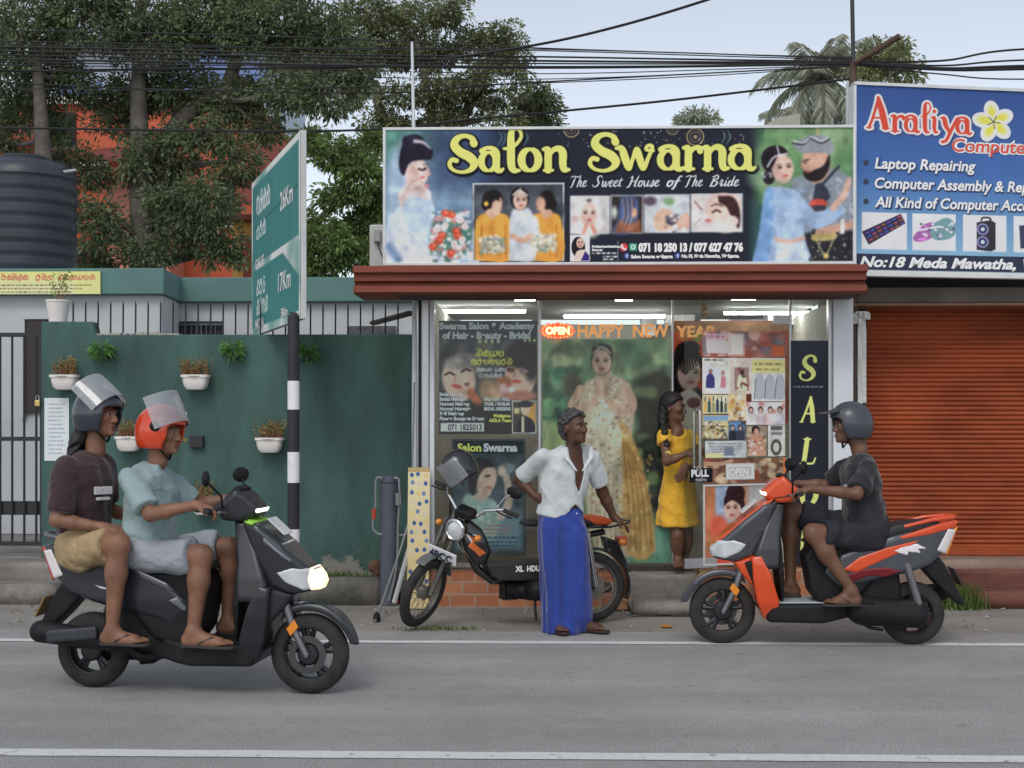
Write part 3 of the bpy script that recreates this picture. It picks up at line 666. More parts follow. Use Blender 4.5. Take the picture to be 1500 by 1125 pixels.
m = MB().box((dx0-.05, BY+.04, dz0-.05), (dx0, BY+.1, dz1+.05)); m.box((dx0, BY+.04, dz1), (dx1+.2, BY+.1, dz1+.05)); m.build('window_frame', M_WHITEW, hs_)
wx0, wz1 = XZ(236, 471, BY2+.1); wx1, wz0 = XZ(326, 495, BY2+.1)
w = MB().box((wx0, BY2+.07, wz0-.3), (wx1, BY2+.097, wz1)).build('window', M_DARK, hs_)
m = MB(); r = random.Random(3)
for i in range(22):
    x = wx0+(wx1-wx0)*(i+.5)/22; m.tube([(x, BY2+.04, wz0-.3), (x+r.uniform(-.03, .03), BY2+.04, wz1-.02)], .008, 5)
m.tube([(wx0, BY2+.04, wz1-.04), (wx1, BY2+.04, wz1-.04)], .012, 5); m.build('window_grille', mat('grille_grey', (.1, .11, .13), .5), w)
wx0, wz1 = XZ(510, 478, BY2+.1); wx1, wz0 = XZ(580, 492, BY2+.1)
MB().box((wx0, BY2+.05, wz0-.2), (wx1, BY2+.097, wz1)).build('window', mat('shelf_grey', (.07, .075, .08), .7, var=.6, scale=14), hs_)
MB().tube([P(548, 473, 13.4), P(600, 459, 12.2)], .05, 8, flat=.5).build('sunshade_bracket', mat('rust_dark', (.05, .04, .035), .7), hs_)
# yellow banner with red lettering
p = Paint(-70, 398, 147, 431, 1.6, (226, 218, 128))
p.grad(-70, 398, 147, 431, (230, 222, 120), (214, 208, 140)); p.rect(-70, 414, 110, 431, (228, 226, 170), soft=8, alpha=.7)
sinhala(p, 'vilsimul', 2, 410, 8, (190, 70, 80), 42); sinhala(p, 'vulin mgkyns', 52, 410, 8, (190, 70, 80), 140); sinhala(p, 'mgs lvip', -60, 410, 8, (190, 70, 80), -6)
for i, v in enumerate((418, 423, 428)): script(p, '', -60, 134-14*i, v, 2.0, (120, 110, 70), 20+i)
bz = [XZ(0, v, BY-.03)[1] for v in (398, 431)]; bxx = [XZ(u, 400, BY-.03)[0] for u in (-70, 147)]
bn = thing('banner', 'yellow banner with dark red lettering on the teal parapet', 'banner', (bxx[0], BY-.03, bz[1]))
p.mesh('print', lambda a, b: (bxx[0]+(bxx[1]-bxx[0])*a, BY-.034, bz[0]+(bz[1]-bz[0])*b), parent=bn)
MB().box((bxx[0], BY-.03, bz[1]), (bxx[1], BY-.002, bz[0])).build('backing', mat('banner_back', (.6, .56, .3), .6), bn)

# water tank on the roof
TY = 15.6; tc_ = P(36, 392, TY); tr = 75/2000*TY
tk = thing('water_tank', 'black ribbed plastic water tank standing on the roof', 'water tank', (tc_.x, TY, pz1))
zt_ = XZ(36, 262, TY)[1]; ztop = XZ(36, 231, TY)[1]
prof = [(0.02, pz1-.05), (tr, pz1-.05)]
zz = pz1+.02; n = 8
for i in range(n):
    a = pz1+(zt_-pz1)*i/n; d = (zt_-pz1)/n; prof += [(tr, a+.1*d), (tr+.002, a+.42*d), (tr-.014, a+.55*d), (tr-.014, a+.75*d), (tr, a+.9*d)]
prof += [(tr*.985, zt_+.04), (tr*.9, zt_+.12), (tr*.72, ztop-.07), (tr*.5, ztop-.045), (tr*.42, ztop-.04)]
MB().lathe(prof, (tc_.x, TY, 0), 56).build('tank_body', mat('black_poly', (.036, .042, .056), .42, var=.25, scale=3), tk, smooth=True)
MB().lathe([(tr*.46, ztop-.05), (tr*.47, ztop-.005), (tr*.43, ztop+.008), (.01, ztop+.015)], (tc_.x, TY, 0), 36).build('lid', mat('black_poly'  , (.04, .045, .055)), tk, smooth=True)
MB().tube([P(93, 252, TY-.2), P(111, 249, TY-.25)], .017, 8).build('inlet_pipe', mat('pvc_grey', (.5, .5, .5), .4), tk)
lx0, lz1 = XZ(-26, 269, TY); lx1, lz0 = XZ(22, 284, TY)
def lab(a, z, e=.004): 
    th = (a-tc_.x)/tr; return (tc_.x+(tr+e)*math.sin(th), TY-(tr+e)*math.cos(th), z)
lb = MB(); 
for i in range(8): 
    a, b = lx0+(lx1-lx0)*i/8, lx0+(lx1-lx0)*(i+1)/8; lb.quad(lab(a, lz0), lab(b, lz0), lab(b, lz1), lab(a, lz1))
lbo = lb.build('maker_label', mat('label_white', A(220, 225, 232), .4), tk)
lb = MB()
for (a0, a1, z0_, z1_) in ((.62, .86, .2, .8), (.86, .98, .1, .9), (.1, .5, .25, .75)):
    for i in range(3):
        a, b = lx0+(lx1-lx0)*(a0+(a1-a0)*i/3), lx0+(lx1-lx0)*(a0+(a1-a0)*(i+1)/3); lb.quad(lab(a, lz0+(lz1-lz0)*z0_, .007), lab(b, lz0+(lz1-lz0)*z0_, .007), lab(b, lz0+(lz1-lz0)*z1_, .007), lab(a, lz0+(lz1-lz0)*z1_, .007))
lb.build('label_mark', mat('label_blue', (.03, .07, .2), .4), lbo)

# ------------------------------------------------------------------ wall planters
M_POT = mat('white_plastic_pot', A(205, 200, 195), .45, var=.06, scale=8)
LEAFM = {}
def leaf_mat(name, c, var=.45, trans=.25):
    if name in LEAFM: return LEAFM[name]
    m = bpy.data.materials.new(name); m.use_nodes = True; LEAFM[name] = m; t = m.node_tree; b = t.nodes['Principled BSDF']; b.inputs['Roughness'].default_value = .55; b.inputs['Specular IOR Level'].default_value = .35
    at = t.nodes.new('ShaderNodeAttribute'); at.attribute_name = 'tone'
    cr = t.nodes.new('ShaderNodeValToRGB'); cr.color_ramp.elements[0].color = (*[x*(1-var) for x in c], 1); cr.color_ramp.elements[1].color = (*[min(1, x*(1+var)) for x in c], 1)
    t.links.new(at.outputs['Fac'], cr.inputs[0]); t.links.new(cr.outputs[0], b.inputs['Base Color'])
    if trans:
        o = t.nodes['Material Output']; tl = t.nodes.new('ShaderNodeBsdfTranslucent'); ms = t.nodes.new('ShaderNodeMixShader'); ms.inputs[0].default_value = trans
        t.links.new(cr.outputs[0], tl.inputs[0]); t.links.new(b.outputs[0], ms.inputs[1]); t.links.new(tl.outputs[0], ms.inputs[2]); t.links.new(ms.outputs[0], o.inputs[0])
    return m
def leaf_cloud(name, C, D, L, Wd, m, parent=None, seed=0, droop=.3, tone=None):
    """one pointed leaf (two faces folded at the midrib) for each centre C with direction D"""
    r = np.random.RandomState(seed); n = len(C); C = np.asarray(C, float); D = np.asarray(D, float)+1e-6; D /= np.linalg.norm(D, axis=1)[:, None]
    rv = r.normal(size=(n, 3)); S = np.cross(D, rv); S /= np.linalg.norm(S, axis=1)[:, None]+1e-9; N = np.cross(S, D)
    L = np.asarray(L)*np.ones(n); Wd = np.asarray(Wd)*np.ones(n)
    tip = C+D*L[:, None]; tip[:, 2] -= droop*L; mid = C+D*(L*.45)[:, None]
    a = mid+S*Wd[:, None]*.5+N*(Wd*.22)[:, None]; b = mid-S*Wd[:, None]*.5+N*(Wd*.22)[:, None]
    V = np.stack([C, a, tip, b], 1).reshape(-1, 3); base = np.arange(n)*4
    T = np.concatenate([np.stack([base, base+1, base+2], 1), np.stack([base, base+2, base+3], 1)])
    me = arr_mesh(name, V, T, False, True); at = me.attributes.new('tone', 'FLOAT', 'POINT'); tn = r.uniform(0, 1, n) if tone is None else np.clip(tone+r.normal(0, .16, n), 0, 1)
    at.data.foreach_set('value', np.repeat(tn, 4).astype(np.float32)); return link(name, me, parent, m)
M_DRYGRASS = leaf_mat('planter_leaves', (.27, .27, .08), .55); M_LILY = leaf_mat('fresh_leaves', (.12, .27, .07), .5); M_REDSTEM = mat('red_stem', (.3, .14, .07), .8, var=.3, scale=30)
def planter_plant(t, c, w, h, seed, dense=240, m=None, stems=True, name='plant'):
    r = np.random.RandomState(seed); n = 46; st = MB(); C, D = [], []
    for i in range(n):
        x = c[0]+r.uniform(-w/2, w/2)*.92; y = c[1]+r.uniform(-.045, .045); tx = x+r.normal(0, .03); ty = y+r.normal(0, .02); hh = h*r.uniform(.45, 1.05)
        st.tube([(x, y, c[2]), ((x+tx)/2+.01*r.normal(), (y+ty)/2, c[2]+hh*.5), (tx, ty, c[2]+hh)], [.0035, .0028, .0015], 4)
        for k in range(dense//n):
            q = r.uniform(.35, 1); C.append((x+(tx-x)*q, y+(ty-y)*q, c[2]+hh*q)); D.append((r.normal(), r.normal(), r.uniform(-.1, 1)))
    so = st.build('stems', M_REDSTEM, t)
    leaf_cloud('leaves', C, D, r.uniform(.018, .042, len(C)), .011, m or M_DRYGRASS, t, seed)
def trough(u, v, label, seed, wpx=42, cut=None):
    Y = WY-.09; s = Y/2000; c = P(u, v, Y); w = wpx*s; t = thing('wall_planter', label, 'planter', c, 'white trough planters on the green wall')
    m = MB(); sec = [(1.0, 0), (1.0, -.022), (.9, -.024), (.86, -.06), (.78, -.1), (.6, -.125), (.3, -.13)]
    n = 20; rows = []
    for (k, z) in sec:
        row = []
        for i in range(n):
            a = 2*PI*i/n; ca, sa = math.cos(a), math.sin(a); e = .45
            row.append((c.x+k*w/2*math.copysign(abs(ca)**e, ca), c.y+k*.085*math.copysign(abs(sa)**e, sa), c.z+z))
        rows.append(row)
    V = [x for rw in rows for x in rw]; Fs = [(i*n+k, i*n+(k+1) % n, (i+1)*n+(k+1) % n, (i+1)*n+k) for i in range(len(sec)-1) for k in range(n)]+[tuple((len(sec)-1)*n+k for k in range(n))]
    m.add(V, Fs); po = m.build('pot', M_POT, t, smooth=True)
    MB().lathe([(.0, -.012), (w*.42, -.012)], (c.x, c.y, c.z), 18).build('soil', mat('soil', (.06, .04, .025), .95), t)
    planter_plant(t, (c.x, c.y, c.z-.01), w*.95, .165, seed)
trough(95, 549, 'white trough planter at the wall end nearest the gate', 1)
trough(287, 549, 'white trough planter of dry grass on the upper middle of the wall', 2)
trough(189, 639, 'white trough planter half hidden behind the orange helmet', 3, 40)
trough(395, 641, 'white trough planter just beside the striped road sign pole', 4)
trough(298, 732, 'lowest white trough planter seen above the riders\' forearms', 5, 34)
def wall_tuft(u, v, label, seed, h=.17):
    Y = WY-.07; c = P(u, v, Y); t = thing('wall_plant', label, 'plant', c, 'small green plants hung on the green wall')
    MB().lathe([(.045, 0), (.05, .05), (.046, .05), (.04, .01)], (c.x, c.y+.01, c.z-.02), 14).build('pot', mat('dark_pot', (.03, .05, .035), .6), t, smooth=True)
    r = np.random.RandomState(seed); C, D, LL = [], [], []
    for i in range(240):
        d = np.array([r.normal(), r.normal()*.5-.2, r.uniform(-.5, 1)]); d /= np.linalg.norm(d); q = r.uniform(.01, .085); C.append(np.array(c)+d*q+np.array([0, -.005, .045])); D.append(d); LL.append(r.uniform(.03, .07))
    leaf_cloud('leaves', C, D, LL, .013, M_LILY, t, seed, .5)
wall_tuft(150, 522, 'small green plant hung above and beside the planter near the gate', 11)
wall_tuft(341, 522, 'small green plant hung beside the middle upper trough planter', 12)
wall_tuft(449, 524, 'small green plant hung just past the road sign pole', 13)
# white bucket pot on the wall end
c = P(85, 469, WY+.07); t = thing('bucket_pot', 'white bucket pot with a thin plant on the wall end', 'plant pot', c)
MB().lathe([(.075, 0), (.1, .17), (.106, .175), (.106, .19), (.094, .19), (.09, .16)], (c.x, c.y, zt2), 26).build('pot', M_POT, t, smooth=True)
st = MB(); r = np.random.RandomState(8); C, D = [], []
for i in range(7):
    e = np.array([c.x+r.normal(0, .045), c.y+r.normal(0, .03), zt2+r.uniform(.26, .42)]); st.tube([(c.x, c.y, zt2+.12), (c.x*.5+e[0]*.5+r.normal(0, .02), c.y, zt2+.25), e], [.005, .003, .001], 5)
    for k in range(14): C.append(e+r.normal(0, .03, 3)); D.append(r.normal(size=3))
st.build('stems', M_REDSTEM, t); leaf_cloud('leaves', C, D, .035, .012, M_LILY, t, 2)
# grass in the planting strip, at the step foot and by the shutter
def tuft(name, label, cx, cy, z, n, sx, sy, h, seed, m=None):
    r = np.random.RandomState(seed); V, T, tn = [], [], []
    for i in range(n):
        x, y = cx+r.normal(0, sx), cy+r.normal(0, sy); a = r.uniform(0, 6.28); hh = h*r.uniform(.4, 1.1); w = .005; lx, ly = r.normal(0, .35)*hh, r.normal(0, .25)*hh
        dx, dy = w*math.cos(a), w*math.sin(a); b = len(V); V += [(x-dx, y-dy, z), (x+dx, y+dy, z), (x+lx*.4+dx*.7, y+ly*.4+dy*.7, z+hh*.6), (x+lx*.4-dx*.7, y+ly*.4-dy*.7, z+hh*.6), (x+lx, y+ly, z+hh)]
        T += [(b, b+1, b+2), (b, b+2, b+3), (b+3, b+2, b+4)]; tn += [r.uniform(0, 1)]*5
    me = arr_mesh(name, V, T, False, True); at = me.attributes.new('tone', 'FLOAT', 'POINT'); at.data.foreach_set('value', np.array(tn, np.float32)); o = link(name, me, None, m or leaf_mat('grass_blades', (.11, .17, .04), .5)); return tag(o, label, 'grass', kind='stuff')
gz = .15
q = GP(360, 846, .15); tuft('grass', 'short green grass growing in the strip under the green wall', q.x, 11.35, .15, 900, .38, .09, .1, 1)
q = P(640, 840, 11.3); tuft('grass', 'patchy grass on the kerb strip past the sign pole', P(500, 840, 11.3).x, 11.4, .15, 350, .18, .06, .08, 2)
q = GP(1412, 893); tuft('grass', 'green grass tuft at the foot of the red shutter step', q.x, q.y+.1, 0, 700, .085, .06, .2, 3)
q = GP(640, 926); tuft('grass', 'small weeds under the front wheel of the parked moped', q.x, q.y+.12, 0, 120, .12, .02, .035, 4)
q = GP(82, 872); tuft('grass', 'thin weeds at the corner of the concrete gate steps', q.x, q.y, 0, 60, .04, .03, .08, 5)
# ------------------------------------------------------------------ the salon shop
FY = 11.0
M_ALU = mat('aluminium', (.5, .51, .53), .35, .6, var=.08)
M_WPIL = mat('white_pillar_paint', A(190, 194, 198), .6, var=.08, scale=2)
M_AWN = mat('oxide_red_paint', A(114, 50, 31), .65, var=.3, scale=2.5, bump=.15, bscale=30, stretch=(.4, 1, 3))
M_IN = mat('shop_inside_wall', (.52, .49, .43), .8)
M_CEIL = mat('shop_ceiling', (.55, .56, .58), .7)
M_FLOOR = mat('shop_floor_tile', (.22, .19, .16), .35)
FZ = XZ(900, 828, FY)[1]; AZ0 = XZ(900, 437, FY)[1]
sx0, sx1 = XZ(617, 600, FY)[0], XZ(1251, 600, FY)[0]
def tile_mat(name, c, c2, mortar, bw=.2, rh=.1, ms=.008):
    m = bpy.data.materials.new(name); m.use_nodes = True; t = m.node_tree; b = t.nodes['Principled BSDF']; b.inputs['Roughness'].default_value = .45
    tc = t.nodes.new('ShaderNodeTexCoord'); mp = t.nodes.new('ShaderNodeMapping'); mp.inputs['Rotation'].default_value = (R(90), 0, 0); t.links.new(tc.outputs['Object'], mp.inputs[0])
    br = t.nodes.new('ShaderNodeTexBrick'); br.inputs['Scale'].default_value = 1; br.inputs['Brick Width'].default_value = bw; br.inputs['Row Height'].default_value = rh; br.inputs['Mortar Size'].default_value = ms
    br.inputs['Color1'].default_value = (*c, 1); br.inputs['Color2'].default_value = (*c2, 1); br.inputs['Mortar'].default_value = (*mortar, 1); t.links.new(mp.outputs[0], br.inputs[0])
    n = t.nodes.new('ShaderNodeTexNoise'); n.inputs['Scale'].default_value = 9; n.inputs['Detail'].default_value = 6; t.links.new(tc.outputs['Object'], n.inputs[0])
    mr = t.nodes.new('ShaderNodeMapRange'); mr.inputs[3].default_value = .55; mr.inputs[4].default_value = 1.35; t.links.new(n.outputs[0], mr.inputs[0])
    mx = t.nodes.new('ShaderNodeMix'); mx.data_type = 'RGBA'; mx.blend_type = 'MULTIPLY'; mx.inputs[0].default_value = 1; t.links.new(br.outputs[0], mx.inputs[6]); t.links.new(mr.outputs[0], mx.inputs[7]); t.links.new(mx.outputs[2], b.inputs[0]); return m
M_TILE = tile_mat('terracotta_tile', A(172, 108, 66), A(150, 86, 50), (.35, .26, .19))
shop = thing('salon_shop', 'glass fronted bridal salon under a dark red fascia', 'shop', (sx0, FY, 0))
# plinth: tiled left and right of the concrete doorway base
dxl, dxr = XZ(905, 840, FY)[0], XZ(1022, 840, FY)[0]
MB().box((sx0, FY-.1, -.02), (dxl, FY+.12, FZ-.012)).build('plinth', M_TILE, shop, bevel=.008)
MB().box((dxr+.005, FY-.1, -.02), (sx1, FY+.12, FZ-.012)).build('plinth', M_TILE, shop, bevel=.008)
o = stone_block('doorway_base', (dxl+.004, FY-.16, -.02), (dxr, FY+.1, FZ-.055), M_CONC, .012, 21, shop, .004)
MB().box((sx0, FY-.13, FZ-.012), (dxl, FY+.08, FZ+.012)).build('sill', M_CONC, shop, bevel=.006)
MB().box((sx0, FY+.121, -.02), (sx1, FY+3.4, FZ-.014)).build('floor', M_FLOOR, shop)
m = MB(); m.box((sx0, FY+.1, FZ-.01), (sx0+.08, FY+3.3, AZ0)); m.box((sx1-.08, FY+.1, FZ-.01), (sx1, FY+3.3, AZ0)); m.box((sx0, FY+3.3, FZ-.01), (sx1, FY+3.4, AZ0))
m.build('inside_wall', M_IN, shop)
MB().box((sx0, FY-.06, AZ0+.06), (sx1, FY+3.4, AZ0+.12)).build('ceiling', M_CEIL, shop)
MB().box((sx0-.1, FY-.02, AZ0+.13), (sx1, FY+3.45, AZ0+.25)).build('roof', M_CONC, shop)
# pillars and mullions
def post(u0, u1, v1, Y0, Y1, name, mt, v0=437):
    x0, x1 = XZ(u0, 600, Y0)[0], XZ(u1, 600, Y0)[0]; z0 = max(FZ+.013, XZ(u0, v1, Y0)[1]) if v1 < 870 else .0
    return MB().box((x0, Y0, z0), (x1, Y1, AZ0+.059)).build(name, mt, shop, bevel=.005)
post(618, 628, 830, FY-.06, FY+.06, 'pillar', M_ALU); post(629, 636, 830, FY-.045, FY+.05, 'door_post', M_WPIL)
post(1221, 1250, 830, FY-.07, FY+.1, 'pillar', M_WPIL); post(1213.5, 1219, 830, FY-.03, FY+.05, 'door_post', M_ALU)
post(788.5, 792.5, 830, FY-.012, FY+.03, 'mullion', M_ALU); post(1156, 1160, 830, FY-.012, FY+.03, 'mullion', M_ALU); post(984, 987, 830, FY-.012, FY+.03, 'mullion', M_ALU)
M_GLASS = glass_mat('shop_glass', refl=.4)
def pane(u0, u1, v0, v1, Y, name='window_pane'):
    a, b = XZ(u0, v0, Y), XZ(u1, v1, Y); return MB().box((a[0], Y, b[1]), (b[0], Y+.008, a[1])).build(name, M_GLASS, shop)
pane(637, 788, 437, 826, FY); pane(793, 983.5, 437, 826, FY); pane(1161, 1213, 437, 826, FY)
dtop = XZ(1000, 462, FY)[1]
MB().box((XZ(987.5, 0, FY)[0], FY, dtop+.01), (XZ(1155.5, 0, FY)[0], FY+.008, AZ0+.055)).build('transom_pane', M_GLASS, shop)
# fascia: stepped red mouldings
ax0, ax1 = XZ(517, 400, 10.35)[0], XZ(1271.5, 400, 10.35)[0]; ax0b = XZ(578, 430, 10.45)[0]
zz = lambda v: XZ(900, v, 10.35)[1]
prof = [(10.35, zz(388)), (10.35, zz(398)), (10.39, zz(400.5)), (10.39, zz(410)), (10.44, zz(412)), (10.44, zz(416)), (10.37, zz(417.5)), (10.37, zz(427)), (10.43, zz(429.5)), (10.98, zz(429.5)), (10.98, zz(388))]
MB().prism(prof, ax0, ax1, 'yz').build('fascia', M_AWN, shop, bevel=.004)
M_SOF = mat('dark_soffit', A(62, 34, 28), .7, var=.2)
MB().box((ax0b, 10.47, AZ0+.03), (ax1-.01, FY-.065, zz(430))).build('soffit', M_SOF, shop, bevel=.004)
# lights inside
M_LED = mat('led_tube', (.9, .92, .95), .4, var=0, emit=(1, .97, .92), es=26.0)
def tube_light(u, w, Y, label, drop=.02, m=None):
    x = XZ(u, 440, Y)[0]; z = AZ0+.06-drop; t = thing('ceiling_light', label, 'ceiling light', (x, Y, z), 'white tube lights on the salon ceiling')
    MB().box((x-w/2, Y-.03, z-.01), (x+w/2, Y+.03, z)).build('base', M_WPIL, t); MB().tube([(x-w/2+.01, Y, z-.024), (x+w/2-.01, Y, z-.024)], .013, 10).build('lamp', m or M_LED, t)
tube_light(769, .19, 11.25, 'short white tube light above the school poster'); tube_light(914, .16, 11.3, 'short white tube light above the hanging gold letters')
tube_light(1089, .22, 11.22, 'short white tube light above the glass door'); tube_light(700, .9, 12.6, 'long white tube light far inside the salon on one side')
tube_light(1130, .9, 12.9, 'long white tube light far inside the salon above the counter')
tube_light(900, 1.0, 13.3, 'long white tube light by the salon back wall')
# bits inside: wall cupboards, mirror, curtain
def inner(name, u0, v0, u1, v1, Y, d, m, label, cat):
    a, b = XZ(u0, v0, Y), XZ(u1, v1, Y); o = MB().box((a[0], Y, b[1]), (b[0], Y+d, a[1])).build(name, m, None, bevel=.008); tag(o, label, cat)
inner('air_conditioner', 975, 453, 1018, 477, 13.7, .2, mat('white_appliance', (.75, .76, .76), .35), 'white air conditioner high on the salon back wall', 'air conditioner')
inner('wall_cabinet', 940, 446, 962, 492, 14.0, .25, mat('white_laminate', (.7, .71, .72), .4), 'narrow white cabinet high on the salon back wall', 'cabinet')
inner('wall_shelf', 1125, 452, 1166, 476, 13.2, .3, mat('white_laminate', (.7, .71, .72), .4), 'white wall shelf at the far end of the salon', 'shelf')
inner('dressing_table', 640, 700, 760, 830, 13.0, .4, mat('brown_wood', (.12, .07, .04), .5), 'dark brown dressing table inside the salon behind the posters', 'table')
inner('waiting_bench', 930, 770, 1010, 830, 12.7, .5, mat('brown_wood', (.12, .07, .04), .5), 'dark brown bench inside the salon behind the doorway', 'bench')
# orange hair poster on the inside wall beyond the door
def wall_poster(name, p, u0, v0, u1, v1, Y, label, cat='poster', back=(.3, .3, .3), th=.004, lift=1.0, frame=None, fw=.02):
    a, b = XZ(u0, v0, Y), XZ(u1, v1, Y); t = thing(name, label, cat, (a[0], Y, b[1]))
    p.mesh('print', lambda i, j: (a[0]+(b[0]-a[0])*i, Y-.001, a[1]+(b[1]-a[1])*j), parent=t, lift=lift)
    MB().box((a[0], Y, b[1]), (b[0], Y+th, a[1])).build('backing', mat('poster_back', (.4, .4, .38), .7), t)
    if frame:
        m = MB(); m.box((a[0]-fw, Y-.012, b[1]-fw), (a[0], Y+th, a[1]+fw)); m.box((b[0], Y-.012, b[1]-fw), (b[0]+fw, Y+th, a[1]+fw)); m.box((a[0], Y-.012, a[1]), (b[0], Y+th, a[1]+fw)); m.box((a[0], Y-.012, b[1]-fw), (b[0], Y+th, b[1])); m.build('frame', frame, t)
    return t
p = Paint(985, 470, 1160, 620, 1.6, (205, 80, 30))
p.rect(985, 470, 1160, 486, (150, 110, 80)); p.ell(1003, 492, 9, 9, (215, 120, 60)); p.ell(1021, 493, 7, 8, (120, 130, 60))
p.poly([(985, 540), (990, 510), (1005, 500), (1024, 505), (1030, 540), (1026, 620), (985, 620)], (28, 22, 22), smooth=5); p.face(1010, 548, 46, (205, 180, 168), hairdo=False, look=.3)
for i in range(9): p.stroke([(988+i*4, 548-abs(i-4)*3), (1000+i*1.5, 508), (1012+i*3, 515+i*3)], 1.3, (18, 14, 15))
p.poly([(990, 580), (1012, 570), (1030, 590), (1028, 620), (985, 620)], (196, 172, 160), smooth=4); p.ell(1016, 590, 10, 8, (90, 50, 60)); p.spots(1035, 490, 1160, 620, [(190, 70, 30), (220, 120, 60), (150, 50, 30)], 40, 6, 20)
p.photo(985, 470, 1160, 620, .7, .14, 8)
wall_poster('hair_poster', p, 985, 470, 1160, 620, 11.45, 'orange hair poster inside the salon doorway', lift=1.15)

# ------------------------------------------------------------------ SALON SWARNA board on the roof edge
SKIN = (226, 190, 172); TAN = (196, 150, 122)
BR = {'T': (1.0, [[(.0, 1.45, .03), (.35, 1.6, .06), (1.0, 1.5, .07), (1.25, 1.7, .03)], [(.62, 1.5, .05), (.5, .8, .1), (.4, .05, .08), (.2, -.1, .03)]]),
 'h': (.72, [[(.25, 1.5, .04), (.18, .8, .1), (.08, .02, .09)], [(.12, .4, .04), (.35, .85, .06), (.5, .75, .09), (.45, .2, .09), (.6, .02, .05), (.75, .2, .03)]]), 'e': (.55, [[(.05, .4, .04), (.35, .6, .05), (.38, .9, .06), (.15, .85, .08), (.06, .4, .1), (.2, .03, .08), (.55, .25, .03)]]),
 'S': (1.0, [[(.95, 1.35, .04), (.75, 1.65, .06), (.4, 1.5, .08), (.45, 1.0, .1), (.65, .6, .11), (.5, .1, .08), (.1, .02, .06), (-.05, .3, .04)]]), 'w': (.9, [[(.0, .8, .04), (.12, .85, .08), (.14, .2, .1), (.3, .02, .06), (.48, .8, .06), (.48, .2, .09), (.65, .02, .06), (.85, .7, .06), (1.0, .8, .03)]]),
 't': (.45, [[(.25, 1.3, .04), (.15, .6, .1), (.15, .1, .08), (.4, .15, .03)], [(-.05, .9, .03), (.45, 1.0, .05)]]), 'H': (1.1, [[(.1, 1.3, .03), (.3, 1.55, .06), (.3, .8, .1), (.15, .0, .09), (-.1, -.1, .03)], [(1.0, 1.6, .04), (.85, .8, .1), (.8, .1, .09), (1.05, .1, .03)], [(.2, .75, .04), (.9, .85, .05)]]),
 'o': (.6, [[(.4, .85, .06), (.12, .75, .09), (.1, .15, .09), (.35, .05, .07), (.5, .5, .08), (.35, .85, .05), (.65, .75, .03)]]), 'u': (.72, [[(.05, .85, .05), (.1, .4, .1), (.2, .02, .07), (.45, .3, .05), (.52, .85, .08), (.5, .1, .09), (.75, .2, .03)]]), 's': (.55, [[(.05, .1, .03), (.3, .95, .05), (.42, .5, .1), (.3, .02, .08), (.08, .1, .05), (.55, .25, .02)]]),
 'f': (.5, [[(.5, 1.5, .05), (.3, 1.5, .06), (.2, .7, .1), (.1, -.3, .09), (-.05, -.35, .04)], [(.0, .75, .03), (.45, .85, .05)]]), 'B': (1.0, [[(.35, 1.5, .05), (.25, .7, .1), (.15, .0, .08)], [(.1, 1.4, .03), (.6, 1.65, .07), (.75, 1.2, .08), (.35, .85, .05), (.8, .6, .1), (.6, .05, .08), (.1, .05, .05)]]),
 'r': (.55, [[(.05, .3, .03), (.15, .95, .06), (.3, .8, .06), (.25, .1, .1), (.55, .25, .03)]]), 'i': (.35, [[(.12, .85, .06), (.1, .1, .1), (.35, .25, .03)], [(.2, 1.2, .08), (.21, 1.21, .08)]]), 'd': (.68, [[(.45, .8, .05), (.12, .7, .09), (.1, .1, .09), (.35, .2, .05), (.55, 1.5, .06), (.45, .2, .09), (.68, .2, .03)]])}
def script2(p):
    for w, x, wd in (('The', 836, 26), ('Sweet', 871, 42), ('House', 922, 46), ('of', 978, 19), ('The', 1004, 27), ('Bride', 1041, 43)):
        tot = sum(BR[c][0] for c in w); k = wd/tot
        for c in w:
            for st in BR[c][1]: p.stroke([(x+(a+.22*b)*k*.95, 274-b*9.6) for a, b, _ in st], [max(.5, q*k*.85) for _, _, q in st], (216, 218, 222), n=5)
            x += BR[c][0]*k
